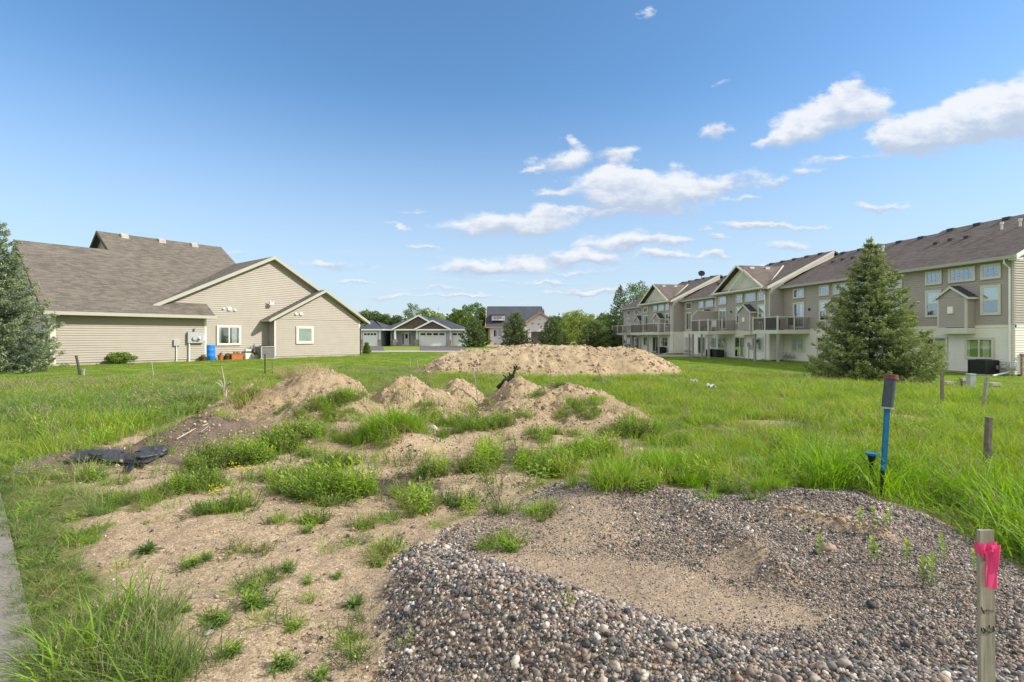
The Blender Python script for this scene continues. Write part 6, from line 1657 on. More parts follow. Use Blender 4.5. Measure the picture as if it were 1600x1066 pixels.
def stem_weed(nst, h, r, leafL, leafW, nleaf, rg, spread=.35):
    P = []
    for s in range(nst):
        a = rg.uniform(0, 6.283); q = r * math.sqrt(rg.uniform(0, 1)); H = h * rg.uniform(.6, 1.1)
        b = np.array([q * math.cos(a), q * math.sin(a), 0.0]); tip = b + np.array([math.cos(a), math.sin(a), 0]) * spread * H * rg.uniform(.2, 1) + np.array([0, 0, H])
        w = .004; P.append(([b + [w, 0, 0], b - [w, 0, 0], tip - [w * .4, 0, 0], tip + [w * .4, 0, 0]], [[0, 1, 2, 3]])); P.append(([b + [0, w, 0], b - [0, w, 0], tip - [0, w * .4, 0], tip + [0, w * .4, 0]], [[0, 1, 2, 3]]))
        for k in range(nleaf):
            t = .12 + .88 * k / (nleaf - 1) ; az = k * 2.4 + rg.uniform(-.3, .3); el = .25 + .9 * t ** 2
            L = leafL * (1.05 - .45 * t) * rg.uniform(.8, 1.15)
            v, f = leaf_strip(b + (tip - b) * t, (math.cos(az), math.sin(az), el), L, leafW * rg.uniform(.8, 1.15) * (1 - .3 * t), .45 * (1 - t * .6), rg); P.append((v, f))
    return combine(P)
def rosette(n, L, W, rg, el0=.25, el1=1.2):
    P = []
    for k in range(n):
        t = k / n; az = k * 2.4; el = el0 + (el1 - el0) * t; v, f = leaf_strip((0.004 * math.cos(az), .004 * math.sin(az), .01), (math.cos(az), math.sin(az), el), L * rg.uniform(.75, 1.1) * (1 - .35 * t), W * rg.uniform(.8, 1.1), .55 * (1 - t), rg); P.append((v, f))
    return combine(P)
def proto(name, VF, m):
    return np_mesh(name, VF[0], VF[1], 4, M[m] if isinstance(m, str) else m, link=False)
def G_(n, r, h, w, lean, m, seed, **k): return proto('grass_tuft', blades(n, r, h, w, lean, np.random.default_rng(seed), **k), m)

def make_scatter(name, protos_, label, cat):
    """one stuff object: points instanced with the prototypes, chosen by a stored index"""
    c = bpy.data.collections.new(name + '_sources')
    for i, p in enumerate(protos_):
        p.name = '%s_%02d' % (name, i); c.objects.link(p)
    ng = bpy.data.node_groups.new(name + '_nodes', 'GeometryNodeTree')
    ng.interface.new_socket('Geometry', in_out='INPUT', socket_type='NodeSocketGeometry'); ng.interface.new_socket('Geometry', in_out='OUTPUT', socket_type='NodeSocketGeometry')
    N = ng.nodes; L = ng.links
    gi = N.new('NodeGroupInput'); go = N.new('NodeGroupOutput')
    ci = N.new('GeometryNodeCollectionInfo'); ci.inputs['Collection'].default_value = c; ci.inputs['Separate Children'].default_value = True; ci.inputs['Reset Children'].default_value = True
    ip = N.new('GeometryNodeInstanceOnPoints'); ip.inputs['Pick Instance'].default_value = True
    def at(nm, ty):
        n = N.new('GeometryNodeInputNamedAttribute'); n.data_type = ty; n.inputs['Name'].default_value = nm; return n.outputs['Attribute']
    L.new(gi.outputs[0], ip.inputs['Points']); L.new(ci.outputs[0], ip.inputs['Instance'])
    L.new(at('idx', 'INT'), ip.inputs['Instance Index']); L.new(at('rot', 'FLOAT_VECTOR'), ip.inputs['Rotation']); L.new(at('scl', 'FLOAT_VECTOR'), ip.inputs['Scale'])
    L.new(ip.outputs[0], go.inputs[0])
    def build(P, idx, scl, tilt=.12, rot=None):
        n = len(P); me = bpy.data.meshes.new(name); me.vertices.add(n); me.vertices.foreach_set('co', np.asarray(P, np.float32).ravel())
        a = me.attributes.new('idx', 'INT', 'POINT'); a.data.foreach_set('value', np.asarray(idx, np.int32))
        if rot is None: rot = np.stack([rng.normal(0, tilt, n), rng.normal(0, tilt, n), rng.uniform(0, 6.283, n)], 1)
        a = me.attributes.new('rot', 'FLOAT_VECTOR', 'POINT'); a.data.foreach_set('vector', np.asarray(rot, np.float32).ravel())
        scl = np.asarray(scl, np.float32)
        if scl.ndim == 1: scl = np.stack([scl] * 3, 1)
        a = me.attributes.new('scl', 'FLOAT_VECTOR', 'POINT'); a.data.foreach_set('vector', scl.astype(np.float32).ravel())
        o = bpy.data.objects.new(name, me); col.objects.link(o); md = o.modifiers.new('scatter', 'NODES'); md.node_group = ng
        return tag(o, label, cat, kind='stuff')
    return build

def sample(x0, x1, y0, y1, dens, fn):
    """random points with probability fn(x, y) at dens per m2, kept to the wedge the photo could see"""
    n = int((x1 - x0) * (y1 - y0) * dens); x = rng.uniform(x0, x1, n); y = rng.uniform(y0, y1, n)
    k = (np.abs(x) < y * 1.25 + 3.5); x, y = x[k], y[k]
    p = fn(x, y); k = rng.uniform(0, 1, len(x)) < p
    return x[k], y[k]
def on_ground(x, y, dz=-.01): return np.stack([x, y, full_h(x, y) + dz], 1)
def masks(x, y):
    d = dirt_mask(x, y); g = poly_sd(x, y, GRAVEL); l = lawn_mask(x, y); pth = poly_sd(x, y, PATH)
    m = np.full(x.shape, -1.0)
    for k in MOUNDS: m = np.maximum(m, mound_h(k, x, y))
    # buildings
    rx, ry = x - T0[0], y - T0[1]; dn = rx * TN[0] + ry * TN[1]; sa = rx * TA[0] + ry * TA[1]
    lx, ly = x - L0[0], y - L0[1]; ln = lx * LN[0] + ly * LN[1]; ls = lx * LU[0] + ly * LU[1]
    b = ((dn < .3) & (dn > -13) & (sa > -2) & (sa < 54)) | ((dn < 1.6) & (dn > -1) & (sa > 17.3) & (sa < 25.8)) | ((dn < 1.6) & (dn > -1) & (sa > 34) & (sa < 43.4)) | ((ln < .15) & (ln > -15) & (ls > -.5) & (ls < 18.3))
    return d, g, l, pth, m, b

# --- meadow grass
def seedy2(rg):
    P = [blades(5, .10, .44, .003, .4, rg, .3)]; V = P[0][0]; out = [P[0]]
    for tp in V.reshape(5, 8, 3)[:, 6:8].mean(1):
        c = tp + rg.normal(0, .006, (8, 3)) + np.stack([np.zeros(8), np.zeros(8), np.linspace(-.08, .01, 8)], 1); d = unit3(np.array([0, 0, 1.0]) + rg.normal(0, .4, (8, 3))); s_ = unit3(np.cross(d, rg.normal(0, 1, (8, 3))))
        out.append((leaf_quads(c, d, s_, np.full(8, .035), np.full(8, .010), None), np.arange(32).reshape(-1, 4)))
    return combine(out)
pro = [G_(34, .13, .30, .007, .5, 'g_meadow', 1), G_(40, .15, .24, .007, .7, 'g_meadow', 2), G_(28, .12, .36, .006, .45, 'g_meadow', 3), G_(32, .14, .26, .009, 1.0, 'g_lush', 4, hvar=.6),
       G_(24, .12, .34, .012, 1.05, 'g_lush', 5, hvar=.6), G_(26, .14, .3, .006, .7, 'g_blue', 6), G_(14, .12, .40, .004, .4, 'g_dry', 7), proto('t', stem_weed(5, .24, .12, .09, .024, 9, np.random.default_rng(8)), 'w_leaf'), proto('t', stem_weed(4, .28, .1, .10, .022, 10, np.random.default_rng(9)), 'w_bright'), proto('t', seedy2(np.random.default_rng(10)), 'seed'), proto('t', stem_weed(7, .2, .15, .06, .018, 9, np.random.default_rng(12), .9), 'w_leaf'), G_(24, .14, .2, .008, 1.3, 'g_edge', 13)]
meadow = make_scatter('grass', pro, 'rough green meadow grass covering the empty lots', 'grass')
def f_meadow(x, y):
    d, g, l, p, m, b = masks(x, y)
    f = (1 - d) * (1 - l) * (p < -.0) * (g < -.02) * (m < .06) * (~b)
    return np.clip(f, 0, 1) * (.25 + .75 * sst(.12, .45, vnoise(x * 1.7, y * 1.7, 5) * .6 + vnoise(x * .5, y * .5, 6) * .4 + .15))
PX, SC, IX = [], [], []
for (x0, x1, y0, y1, dn, s, wd) in ((-9, 9.5, 1.0, 8, 40, 1.0, 1.0), (-17, 19, 8, 14, 26, 1.1, 1.5), (-26, 30, 14, 22, 14, 1.15, 2.2), (-32, 34, 22, 34, 8, 1.1, 3.2)):
    x, y = sample(x0, x1, y0, y1, dn, f_meadow); n = len(x)
    hgt = .30 + .45 * vnoise(x * .35, y * .35, 77) + .75 * vnoise(x * 1.5, y * 1.5, 78) ** 1.5 + .25 * vnoise(x * 5, y * 5, 79)
    hgt = hgt * np.where((x < 0) & (y < 7.5), np.interp(y, [2, 4.5, 7.5], [.4, .55, 1]), 1)
    # the left field is shorter away from the path, the right lot's edge by the gravel is tall and lush
    g = poly_sd(x, y, GRAVEL)
    edge = np.exp(-((g + .5) / .75) ** 2) * sst(2.0, 3.6, x) * (.45 + .9 * vnoise(x * 1.8, y * 1.8, 91))
    ns = sst(.5, -.3, dirt_mask(x, y))
    far = np.hypot(x, y)
    hgt = hgt * np.where(x < -3, np.interp(y, [3, 6, 11, 16, 20, 26], [.9, 1.0, .9, .62, .42, .3]), np.interp(y, [4, 8, 12, 18, 24], [1.02, .8, .78, .75, .5]))
    hgt = hgt * (1 + .4 * edge) * s
    hgt = hgt * np.where((x < 0) & (poly_sd(x, y, PATH) > -.45), .55, 1)
    PX.append(on_ground(x, y)); SC.append(np.stack([wd ** .75 * (.7 + .3 * hgt), wd ** .75 * (.7 + .3 * hgt), hgt], 1))
    r = rng.uniform(0, 1, n); pn = vnoise(x * .5, y * .5, 33)
    i = np.select([r < .17, r < .32, r < .42, r < .52, r < .58, r < .66, r < .70, r < .77, r < .82, r < .87, r < .94], [0, 1, 2, 3, 4, 5, 6, 7, 8, 9, 10], 11)
    i = np.where((vnoise(x * .28, y * .45, 34) > .58) & (x < 0), np.where(rng.uniform(0, 1, n) < .3, 9, i), i)
    i = np.where((i == 9) & (x > 0) & (rng.uniform(0, 1, n) < .65), 1, i)
    i = np.where((edge > .35) & (r < .75), np.where(r < .4, 4, 3), i)
    i = np.where((x < -3) & (pn > .55) & (r < .5), 5, i)
    IX.append(i)
meadow(np.concatenate(PX), np.concatenate(IX), np.concatenate(SC))

# --- short lawn blades near enough to show
pl = [G_(110, .26, .065, .006, .9, 'g_lawn', 21, ts=(0, .6, 1)), G_(110, .26, .055, .006, 1.0, 'g_lawn', 22, ts=(0, .6, 1)), G_(90, .26, .075, .006, .8, 'g_meadow', 23, ts=(0, .6, 1))]
lawn = make_scatter('lawn', pl, 'short mown lawn around the houses', 'lawn')
def f_lawn(x, y):
    d, g, l, p, m, b = masks(x, y); st = (y > 50.3 + .04 * (x + 90) * .55) & (y < 60)
    return (1 - d) * sst(.2, .6, l) * (m < .05) * (~b) * (~st)
x1_, y1_ = sample(-34, 34, 15, 34, 9, f_lawn); x2_, y2_ = sample(-30, 34, 34, 51, 3.5, f_lawn)
x = np.concatenate([x1_, x2_]); y = np.concatenate([y1_, y2_]); s = np.where(y > 34, 1.8, 1.2) * rng.uniform(.8, 1.2, len(x))
lawn(on_ground(x, y), rng.choice([0, 0, 1, 1, 2], len(x)), np.stack([s, s, s * .55 + .35], 1), .05)

# --- sparse cover in the dirt: little tufts, low creeping weeds
ps = [G_(16, .05, .09, .005, .9, 'g_meadow', 31), G_(22, .08, .13, .005, .8, 'g_lush', 32), proto('t', rosette(9, .07, .016, np.random.default_rng(33)), 'w_leaf'), proto('t', stem_weed(4, .10, .06, .05, .012, 7, np.random.default_rng(34), .8), 'w_olive'), proto('t', stem_weed(6, .20, .1, .07, .016, 9, np.random.default_rng(35)), 'w_leaf'), G_(26, .10, .24, .007, .7, 'g_lush', 36), G_(14, .1, .25, .003, .7, 'g_dry', 37), proto('t', stem_weed(5, .26, .1, .085, .02, 11, np.random.default_rng(38), .3), 'w_bright'), proto('t', stem_weed(9, .16, .13, .05, .011, 9, np.random.default_rng(39), .9), 'w_leaf')]
weeds = make_scatter('weeds', ps, 'scattered weeds and small grass tufts growing in the bare dirt', 'weeds')
def f_dirt(x, y):
    d, g, l, p, m, b = masks(x, y)
    return d * (g < -.05) * (p < 0) * (l < .5) * (y > 1.5)
x, y = sample(-6, 4, 1.6, 13, 22, f_dirt)
cl = fbm(x, y, .8, 3, 201) + .35 * fbm(x, y, 3, 2, 202)
mh = np.max([mound_h(k, x, y) for k in MOUNDS], 0)
dfar = sst(3.5, 7, y)
keep = rng.uniform(0, 1, len(x)) < np.clip(.085 * (1 + sst(0, .4, cl)) + .5 * dfar * sst(-.05, .4, cl) + .16 * dfar, 0, 1) * np.where(mh > .3, .22, 1)
x, y, dfar = x[keep], y[keep], dfar[keep]; n = len(x); r = rng.uniform(0, 1, n)
ix = np.select([r < .18, r < .3, r < .4, r < .55, r < .70, r < .78, r < .83, r < .87], [0, 1, 2, 3, 4, 5, 12, 7], 8)
ix = np.where((rng.uniform(0, 1, n) < .3) & (dfar > .3), rng.choice([10, 11, 12], n), ix)
ix = np.where((dfar < .3) & (ix >= 4), rng.integers(0, 4, n), ix)
PW = [on_ground(x, y)]; IW = [ix]; SW = [rng.uniform(.6, 1.15, n)]
# the clumps the photo shows: (px, py at the foot, half width px, kind, height scale)
CL = [(1085, 768, 20, 'grass', .8), (1150, 778, 20, 'mix', .8), (1215, 775, 22, 'grass', .7), (1010, 775, 18, 'mix', .8), (900, 768, 14, 'small', 1.0), (1270, 768, 18, 'grass', .8), (1330, 768, 14, 'mix', .8), (1120, 790, 10, 'small', .9), (1190, 790, 10, 'small', .8), (160, 790, 22, 'mix', .5), (200, 795, 26, 'mix', .6), (310, 775, 26, 'mix', .8), (150, 815, 18, 'small', .8), (130, 760, 22, 'mix', .7), (165, 765, 22, 'mix', .5), (100, 870, 22, 'small', 1.0), (85, 860, 16, 'small', 1.0), (140, 845, 14, 'small', .8), (365, 880, 10, 'small', .7), (390, 880, 10, 'small', .7), (540, 870, 14, 'small', .8), (580, 900, 16, 'small', .9), (500, 800, 26, 'small', 1.1), (420, 830, 16, 'small', .8), (380, 940, 16, 'small', .8), (410, 925, 14, 'small', .8), (390, 1000, 12, 'small', .7), (310, 1000, 14, 'small', .8), (470, 965, 12, 'small', .6), (560, 1000, 12, 'small', .6), (622, 1052, 8, 'small', .7), (520, 1040, 14, 'small', .7), (440, 1010, 12, 'small', .7), (540, 1060, 14, 'small', .8), (440, 650, 16, 'mix', .5), (470, 665, 16, 'mix', .6), (510, 690, 18, 'mix', .5), (530, 700, 18, 'mix', .6), (700, 735, 14, 'mix', .4), (850, 700, 18, 'mix', .6), (900, 690, 18, 'mix', .6), (960, 690, 20, 'mix', .7), (950, 740, 22, 'mix', .8), (1060, 700, 24, 'mix', .7), (1100, 690, 22, 'mix', .6),(450, 700, 34, 'leaf', 1.35), (435, 712, 24, 'leaf', 1.2), (330, 735, 40, 'leaf', 1.25), (375, 730, 36, 'leaf', 1.1), (300, 745, 20, 'leaf', .8), (410, 715, 24, 'leaf', .9),
      (590, 685, 30, 'grass', 1.5), (610, 682, 32, 'grass', 1.6), (640, 680, 28, 'grass', 1.3), (570, 700, 20, 'grass', .9), (600, 705, 24, 'mix', .8),
      (450, 780, 34, 'mix', 1.0), (490, 785, 36, 'mix', 1.05), (540, 782, 34, 'leaf', 1.1), (555, 785, 16, 'bright', 1.2), (480, 765, 30, 'leaf', .9), (440, 760, 24, 'mix', .8), (545, 785, 14, 'bright', 1.4),
      (690, 668, 34, 'bright', 1.0), (715, 672, 30, 'mix', 1.0), (740, 678, 26, 'mix', .9), (660, 655, 20, 'bright', .8), (760, 675, 28, 'mix', 1.0), (785, 672, 22, 'mix', .8), (700, 690, 22, 'leaf', .6),
      (670, 755, 26, 'leaf', .85), (760, 738, 16, 'bright', 1.3), (772, 730, 16, 'bright', 1.2), (745, 745, 26, 'leaf', .9), (815, 742, 22, 'bright', .9), (830, 735, 22, 'leaf', .8), 
      (880, 738, 30, 'leaf', 1.1), (865, 750, 30, 'leaf', 1.0), (925, 722, 34, 'mix', 1.1), (905, 715, 26, 'grass', .9), (950, 712, 26, 'mix', .9), (870, 728, 16, 'leaf', .9),
      (965, 775, 22, 'grass', 1.45), (955, 760, 16, 'grass', 1.2), (985, 765, 16, 'grass', 1.0), (1000, 750, 18, 'mix', .9), (1040, 752, 26, 'grass', 1.45), (1020, 740, 22, 'grass', 1.1), (1065, 735, 24, 'grass', 1.2), (1095, 760, 24, 'mix', 1.0), (1125, 765, 24, 'mix', .9),
      (1005, 690, 28, 'leaf', 1.2), (990, 682, 18, 'leaf', 1.0), (1025, 685, 22, 'grass', 1.0),
      (915, 640, 26, 'leaf', .8), (935, 632, 16, 'grass', .6), (875, 610, 11, 'leaf', .55), (835, 628, 13, 'leaf', .65), (885, 658, 18, 'mix', .6), (840, 690, 22, 'mix', .6), (865, 685, 16, 'mix', .6), (925, 660, 20, 'mix', .6), (815, 660, 16, 'mix', .5), 
      (790, 812, 20, 'small', .9), (640, 800, 20, 'mix', .9), (655, 812, 24, 'mix', .8), (690, 800, 20, 'small', 1.1), (720, 800, 22, 'small', 1.2), (735, 812, 14, 'bright', .7), (628, 785, 18, 'mix', .8), (600, 830, 12, 'small', .8),
      (845, 815, 22, 'small', 1.1), (850, 830, 12, 'small', .8), (800, 870, 20, 'small', 1.0), (795, 860, 12, 'bright', .45), (765, 872, 12, 'small', .8),
      (480, 830, 22, 'small', 1.0), (560, 838, 16, 'small', .9), (595, 880, 20, 'small', 1.3), (680, 838, 16, 'grass', .35),
      (260, 780, 30, 'mix', .8), (290, 770, 30, 'leaf', .9), (235, 790, 30, 'mix', .6), (180, 795, 30, 'mix', .5), (200, 810, 22, 'mix', .4), (370, 805, 12, 'leaf', .8), (330, 812, 24, 'small', 1.0), (300, 815, 16, 'small', 1.0),
      (270, 645, 22, 'lily', 1.0), (290, 642, 24, 'lily', 1.1), (315, 635, 24, 'lily', 1.1), (335, 628, 18, 'lily', .9), (300, 652, 14, 'lily', .8), (365, 640, 20, 'bright', .8), (385, 632, 22, 'mix', .8), (345, 655, 18, 'bright', .7),
      (400, 760, 12, 'bright', .8), (405, 755, 8, 'bright', .9), (500, 650, 22, 'mix', .7), (525, 640, 22, 'leaf', .8), (540, 630, 18, 'mix', .8), (515, 665, 20, 'mix', .6), (490, 690, 16, 'mix', .5), (545, 660, 16, 'mix', .5), (480, 720, 24, 'mix', .7), (520, 735, 30, 'leaf', .8), (500, 745, 30, 'leaf', .7), (563, 705, 12, 'mix', .5),
      (575, 590, 14, 'mix', .7), (590, 600, 14, 'mix', .8), (560, 620, 14, 'leaf', .7), (1150, 620, 20, 'leaf', .5)]
PWn, IWn, SWn = [], [], []
for (px, py, hw, kd, hs) in CL:
    g = G(px, py - 4); sp = hw / 800 * g.y; n = int(max(4, 26 * sp / .18)) if kd not in ('small',) else int(max(4, 16 * sp / .1))
    n = min(n, 46)
    a = rng.uniform(0, 6.283, n); q = sp * np.sqrt(rng.uniform(0, 1, n)); x = g.x + q * np.cos(a); y = g.y + .15 + q * .8 * np.sin(a)
    ch = {'leaf': [4, 4, 8, 10, 11, 7], 'grass': [5, 5, 5, 1, 12], 'bright': [7, 7, 4], 'mix': [4, 5, 8, 1, 7, 10, 11, 12], 'small': [2, 3, 0, 1, 11], 'lily': [9]}[kd]
    s = hs * (1.25 - .5 * (q / sp)) * rng.uniform(.75, 1.15, n)
    if kd == 'bright': n2 = max(2, n // 3); x, y, s, n = x[:n2], y[:n2], s[:n2], n2
    if kd == 'lily': n2 = max(3, n // 3); x, y, s, n = x[:n2], y[:n2], s[:n2], n2
    PWn.append(on_ground(x, y)); IWn.append(rng.choice(ch, n)); SWn.append(s)
ps += [G_(26, .05, .42, .020, 1.25, 'g_blue', 41, ts=(0, .3, .55, .8, 1)), proto('t', stem_weed(7, .22, .13, .055, .012, 12, np.random.default_rng(42), .9), 'w_olive'), proto('t', stem_weed(8, .14, .15, .045, .010, 10, np.random.default_rng(43), 1.3), 'w_dark'), G_(22, .12, .2, .003, 1.3, 'g_dry', 44)]
weeds = make_scatter('weed_clumps', ps, 'dense clumps of weeds and long grass among the dirt mounds', 'weeds')
weeds(np.concatenate(PW + PWn), np.concatenate(IW + IWn), np.concatenate(SW + SWn), .15)

# --- grass strip along the path, taller toward the camera, with seed heads
pe = [G_(34, .10, .25, .0055, .95, 'g_edge', 51, hvar=.6), G_(30, .11, .28, .0055, .8, 'g_edge', 52, hvar=.6), G_(34, .10, .18, .005, 1.2, 'g_edge', 53), G_(12, .1, .24, .004, 1.0, 'g_dry', 54), G_(20, .09, .34, .009, .8, 'g_lush', 55, hvar=.6)]
def seedy(rg):
    P = [blades(3, .03, .42, .003, .35, rg, .2)]; V, F = P[0]
    out = [P[0]]
    tips = V.reshape(3, 8, 3)[:, 6:8].mean(1)
    for tp in tips:
        c = tp + rg.normal(0, .004, (14, 3)) + np.stack([np.zeros(14), np.zeros(14), np.linspace(-.06, .01, 14)], 1); d = unit3(np.array([0, 0, 1.0]) + rg.normal(0, .35, (14, 3))); s_ = unit3(np.cross(d, rg.normal(0, 1, (14, 3))))
        out.append((leaf_quads(c, d, s_, np.full(14, .02), np.full(14, .006), None), np.arange(56).reshape(-1, 4)))
    return combine(out)
pe.append(proto('t', seedy(np.random.default_rng(56)), 'seed'))
edge_grass = make_scatter('edge_grass', pe, 'uneven grass strip with seed heads growing over the edge of the path', 'grass')
x, y = sample(-7, -.8, 1.2, 7.5, 130, lambda x, y: ((lambda p: ((p < .07) & (p > -.24 - .16 * fbm(x, y, 2, 2, 301))) * 1.0)(poly_sd(x, y, PATH))))
# the big clump at the lower left: (70-270, 880-1066)
n = 88; a = rng.uniform(0, 6.283, n); q = np.sqrt(rng.uniform(0, 1, n)); bx = -2.06 + .26 * q * np.cos(a) - .10 * q * np.sin(a); by = 2.62 + .36 * q * np.sin(a)
bx2 = -1.62 + .12 * rng.normal(0, 1, 36) * .6; by2 = 2.35 + .07 * rng.normal(0, 1, 36)
x = np.concatenate([x, bx, bx2]); y = np.concatenate([y, by, by2]); big = np.concatenate([np.zeros(len(x) - n - 36), np.ones(n), np.ones(36) * .8])
k = poly_sd(x, y, PATH) < .07; x, y, big = x[k], y[k], big[k]; n = len(x)
r = rng.uniform(0, 1, n); ix = np.select([r < .3, r < .55, r < .8, r < .87], [0, 1, 2, 3], 4); ix = np.where((big > 0) & (r > .93), 5, ix); ix = np.where((big == 0) & (ix == 4), 2, ix)
s = np.where(big > 0, rng.uniform(.55, .92, n), rng.uniform(.3, .55, n)); edge_grass(on_ground(x, y), ix, s, .18)

# --- gravel
def pebble(seed):
    r = np.random.default_rng(seed); n1, n2 = 8, 5; ab = r.uniform(.7, 1.0); c_ = r.uniform(.5, .75); V = []
    ph = r.uniform(0, 6.28, 4); pw = r.uniform(.75, 1.0)
    for i in range(n2 + 1):
        th = math.pi * i / n2
        for j in range(n1):
            a = 2 * math.pi * j / n1; k = 1 + .16 * math.sin(2 * a + ph[0]) + .13 * math.sin(3 * a + ph[1] + th) + r.normal(0, .06)
            sx = math.copysign(abs(math.cos(a)) ** pw, math.cos(a)); sy = math.copysign(abs(math.sin(a)) ** pw, math.sin(a))
            V.append((sx * math.sin(th) * k, sy * math.sin(th) * k * ab, math.cos(th) * c_ * (1 + .1 * math.sin(a + ph[2]))))
    F = [[i * n1 + j, (i + 1) * n1 + j, (i + 1) * n1 + (j + 1) % n1, i * n1 + (j + 1) % n1] for i in range(n2) for j in range(n1)]
    o = np_mesh('pebble', V, np.array(F), 4, M['pebble'], smooth=(seed % 3 == 0), link=False); return o
m = mat('pebble', (0.3, 0.25, 0.2), 0.75, 0, .3); t = NT(m); oi = t.new('ShaderNodeObjectInfo')
stops = [(0.0, (0.035, 0.037, 0.041)), (0.16, (0.075, 0.077, 0.08)), (0.32, (0.13, 0.129, 0.126)), (0.44, (0.20, 0.188, 0.172)), (0.52, (0.18, 0.12, 0.10)), (0.61, (0.28, 0.225, 0.18)), (0.71, (0.36, 0.295, 0.23)), (0.77, (0.28, 0.18, 0.135)), (0.84, (0.34, 0.31, 0.275)), (0.93, (0.47, 0.42, 0.36)), (1.0, (0.64, 0.61, 0.55))]
cr = t.n.new('ShaderNodeValToRGB'); e = cr.color_ramp; e.interpolation = 'LINEAR'; e.elements[0].color = (*stops[0][1], 1); e.elements[1].position = 1; e.elements[1].color = (*stops[-1][1], 1)
for p__, c__ in stops[1:-1]: q__ = e.elements.new(p__); q__.color = (*c__, 1)
t.link(oi.outputs['Random'], cr.inputs[0]); n_ = t.noise(2.2, 3, .6, t.obj()); t.col(t.mix(.6, cr.outputs[0], t.ramp(n_.outputs[0], [(.35, (.75, .75, .75)), (.65, (1.2, 1.18, 1.15))]), 'MULTIPLY'))
M['pebble'] = m
gravel = make_scatter('gravel', [pebble(60 + i) for i in range(9)], 'mixed river gravel spread in a shallow heap across the foreground', 'gravel')
PG, SG = [], []
for (y0, y1, x0, x1, dn, s0) in ((1.1, 2.6, -1.3, 4.0, 19000, .0078), (2.6, 3.8, -1.4, 5.0, 19000, .0079), (3.8, 5.2, -1.5, 5.5, 11000, .0098), (5.2, 6.6, -1.5, 5.5, 7500, .0114)):
    n = int((x1 - x0) * (y1 - y0) * dn); x = rng.uniform(x0, x1, n); y = rng.uniform(y0, y1, n)
    k = (np.abs(x) < y * 1.1 + .35); x, y = x[k], y[k]
    sd = poly_sd(x, y, GRAVEL) + .10 * fbm(x, y, 4, 3, 66) + sst(3.8, 5.0, y) * .30 * (fbm(x, y, 2.2, 4, 67) - .1)
    # sandy basin behind the crest, with few stones
    u = ((x - .72) * .88 - (y - 3.2) * .47) / 1.15; v_ = ((x - .72) * .47 + (y - 3.2) * .88) / .48
    bas = sst(1.15, .65, np.sqrt(u * u + v_ * v_) + .3 * fbm(x, y, 2.5, 3, 210))
    bas2 = sst(1.1, .6, np.hypot((x - .35) / .75, (y - 4.3) / .9) + .35 * fbm(x, y, 2.5, 3, 211))
    d3, _, _ = seg_dist(x, y, [(2.25, 4.25, 0), (2.45, 3.95, 0), (2.68, 3.7, 0)]); bas3 = np.maximum(sst(.13, .06, d3 + .04 * fbm(x, y, 6, 3, 213)), sst(1.1, .6, np.hypot((x - 1.5) / .28, (y - 3.42) / .16) + .4 * fbm(x, y, 5, 3, 214)))
    dcr, _, _ = seg_dist(x, y, CREST)
    bas = np.maximum(np.maximum(bas * sst(.22, .42, dcr), bas2 * .75), bas3 * .85)
    pr = sst(-.03, .12, sd) * (1 - .90 * bas) * (.78 + .22 * sst(-.3, .3, fbm(x, y, 3, 3, 215)))
    pr = pr * np.interp(dcr, [.4, .8], [.6, 1])
    pr = np.maximum(pr, .02 * sst(-.5, 0, sd))
    k = rng.uniform(0, 1, len(x)) < pr; x, y, bas, dcr = x[k], y[k], bas[k], dcr[k]; n = len(x)
    s = s0 * np.exp(rng.normal(-.2, .42, n)) * (1 - .35 * bas) * np.interp(dcr, [.4, .75, 1.2], [1.12, .78, .66]); s = np.clip(s, .004, .026)
    z = full_h(x, y) + s * rng.uniform(-.35, .6, n)
    PG.append(np.stack([x, y, z], 1)); SG.append(s)
# loose stones on the sand
x, y = sample(-5, 4, 1.4, 9, 420, lambda x, y: dirt_mask(x, y) * (poly_sd(x, y, GRAVEL) < 0) * (poly_sd(x, y, PATH) < 0) * .45)
PG.append(on_ground(x, y, 0)); SG.append(np.clip(.0042 * np.exp(rng.normal(0, .5, len(x))), .002, .016) * np.interp(y, [2, 8], [1, 1.8]))
P = np.concatenate(PG); S = np.concatenate(SG); n = len(P)
gravel(P, rng.integers(0, 9, n), S, rot=rng.uniform(0, 6.283, (n, 3)) * np.array([.16, .16, 1]) )
print('gravel', n)
# clods on the mounds and rough dirt
def clod(seed):
    r = np.random.default_rng(seed); n1, n2 = 7, 5; V = []; J = r.uniform(.72, 1.2, (n2 + 1, n1))
    for i in range(n2 + 1):
        th = math.pi * i / n2
        for j in range(n1): a = 2 * math.pi * j / n1; k = J[i, j] if 0 < i < n2 else 1; V.append((math.cos(a) * math.sin(th) * k, math.sin(a) * math.sin(th) * k, math.cos(th) * .7))
    F = [[i * n1 + j, (i + 1) * n1 + j, (i + 1) * n1 + (j + 1) % n1, i * n1 + (j + 1) % n1] for i in range(n2) for j in range(n1)]
    return np_mesh('clod', V, np.array(F), 4, M['clod'], link=False)
m = mat('clod_dirt', (.4, .3, .2), .95, 0, .2); t = NT(m); oi = t.new('ShaderNodeObjectInfo'); n_ = t.noise(6, 4, .6, t.obj())
c = t.ramp(oi.outputs['Random'], [(0, (.22, .155, .105)), (.5, (.38, .28, .185)), (1, (.52, .41, .29))]); t.col(t.mix(.5, c, t.ramp(n_.outputs[0], [(.35, (.7, .7, .7)), (.65, (1.2, 1.2, 1.2))]), 'MULTIPLY')); M['clod'] = m
clods = make_scatter('dirt_clods', [clod(80 + i) for i in range(5)], 'loose dirt clods and crumbs lying on the mounds and bare soil', 'dirt clods')
PC, SCc = [], []
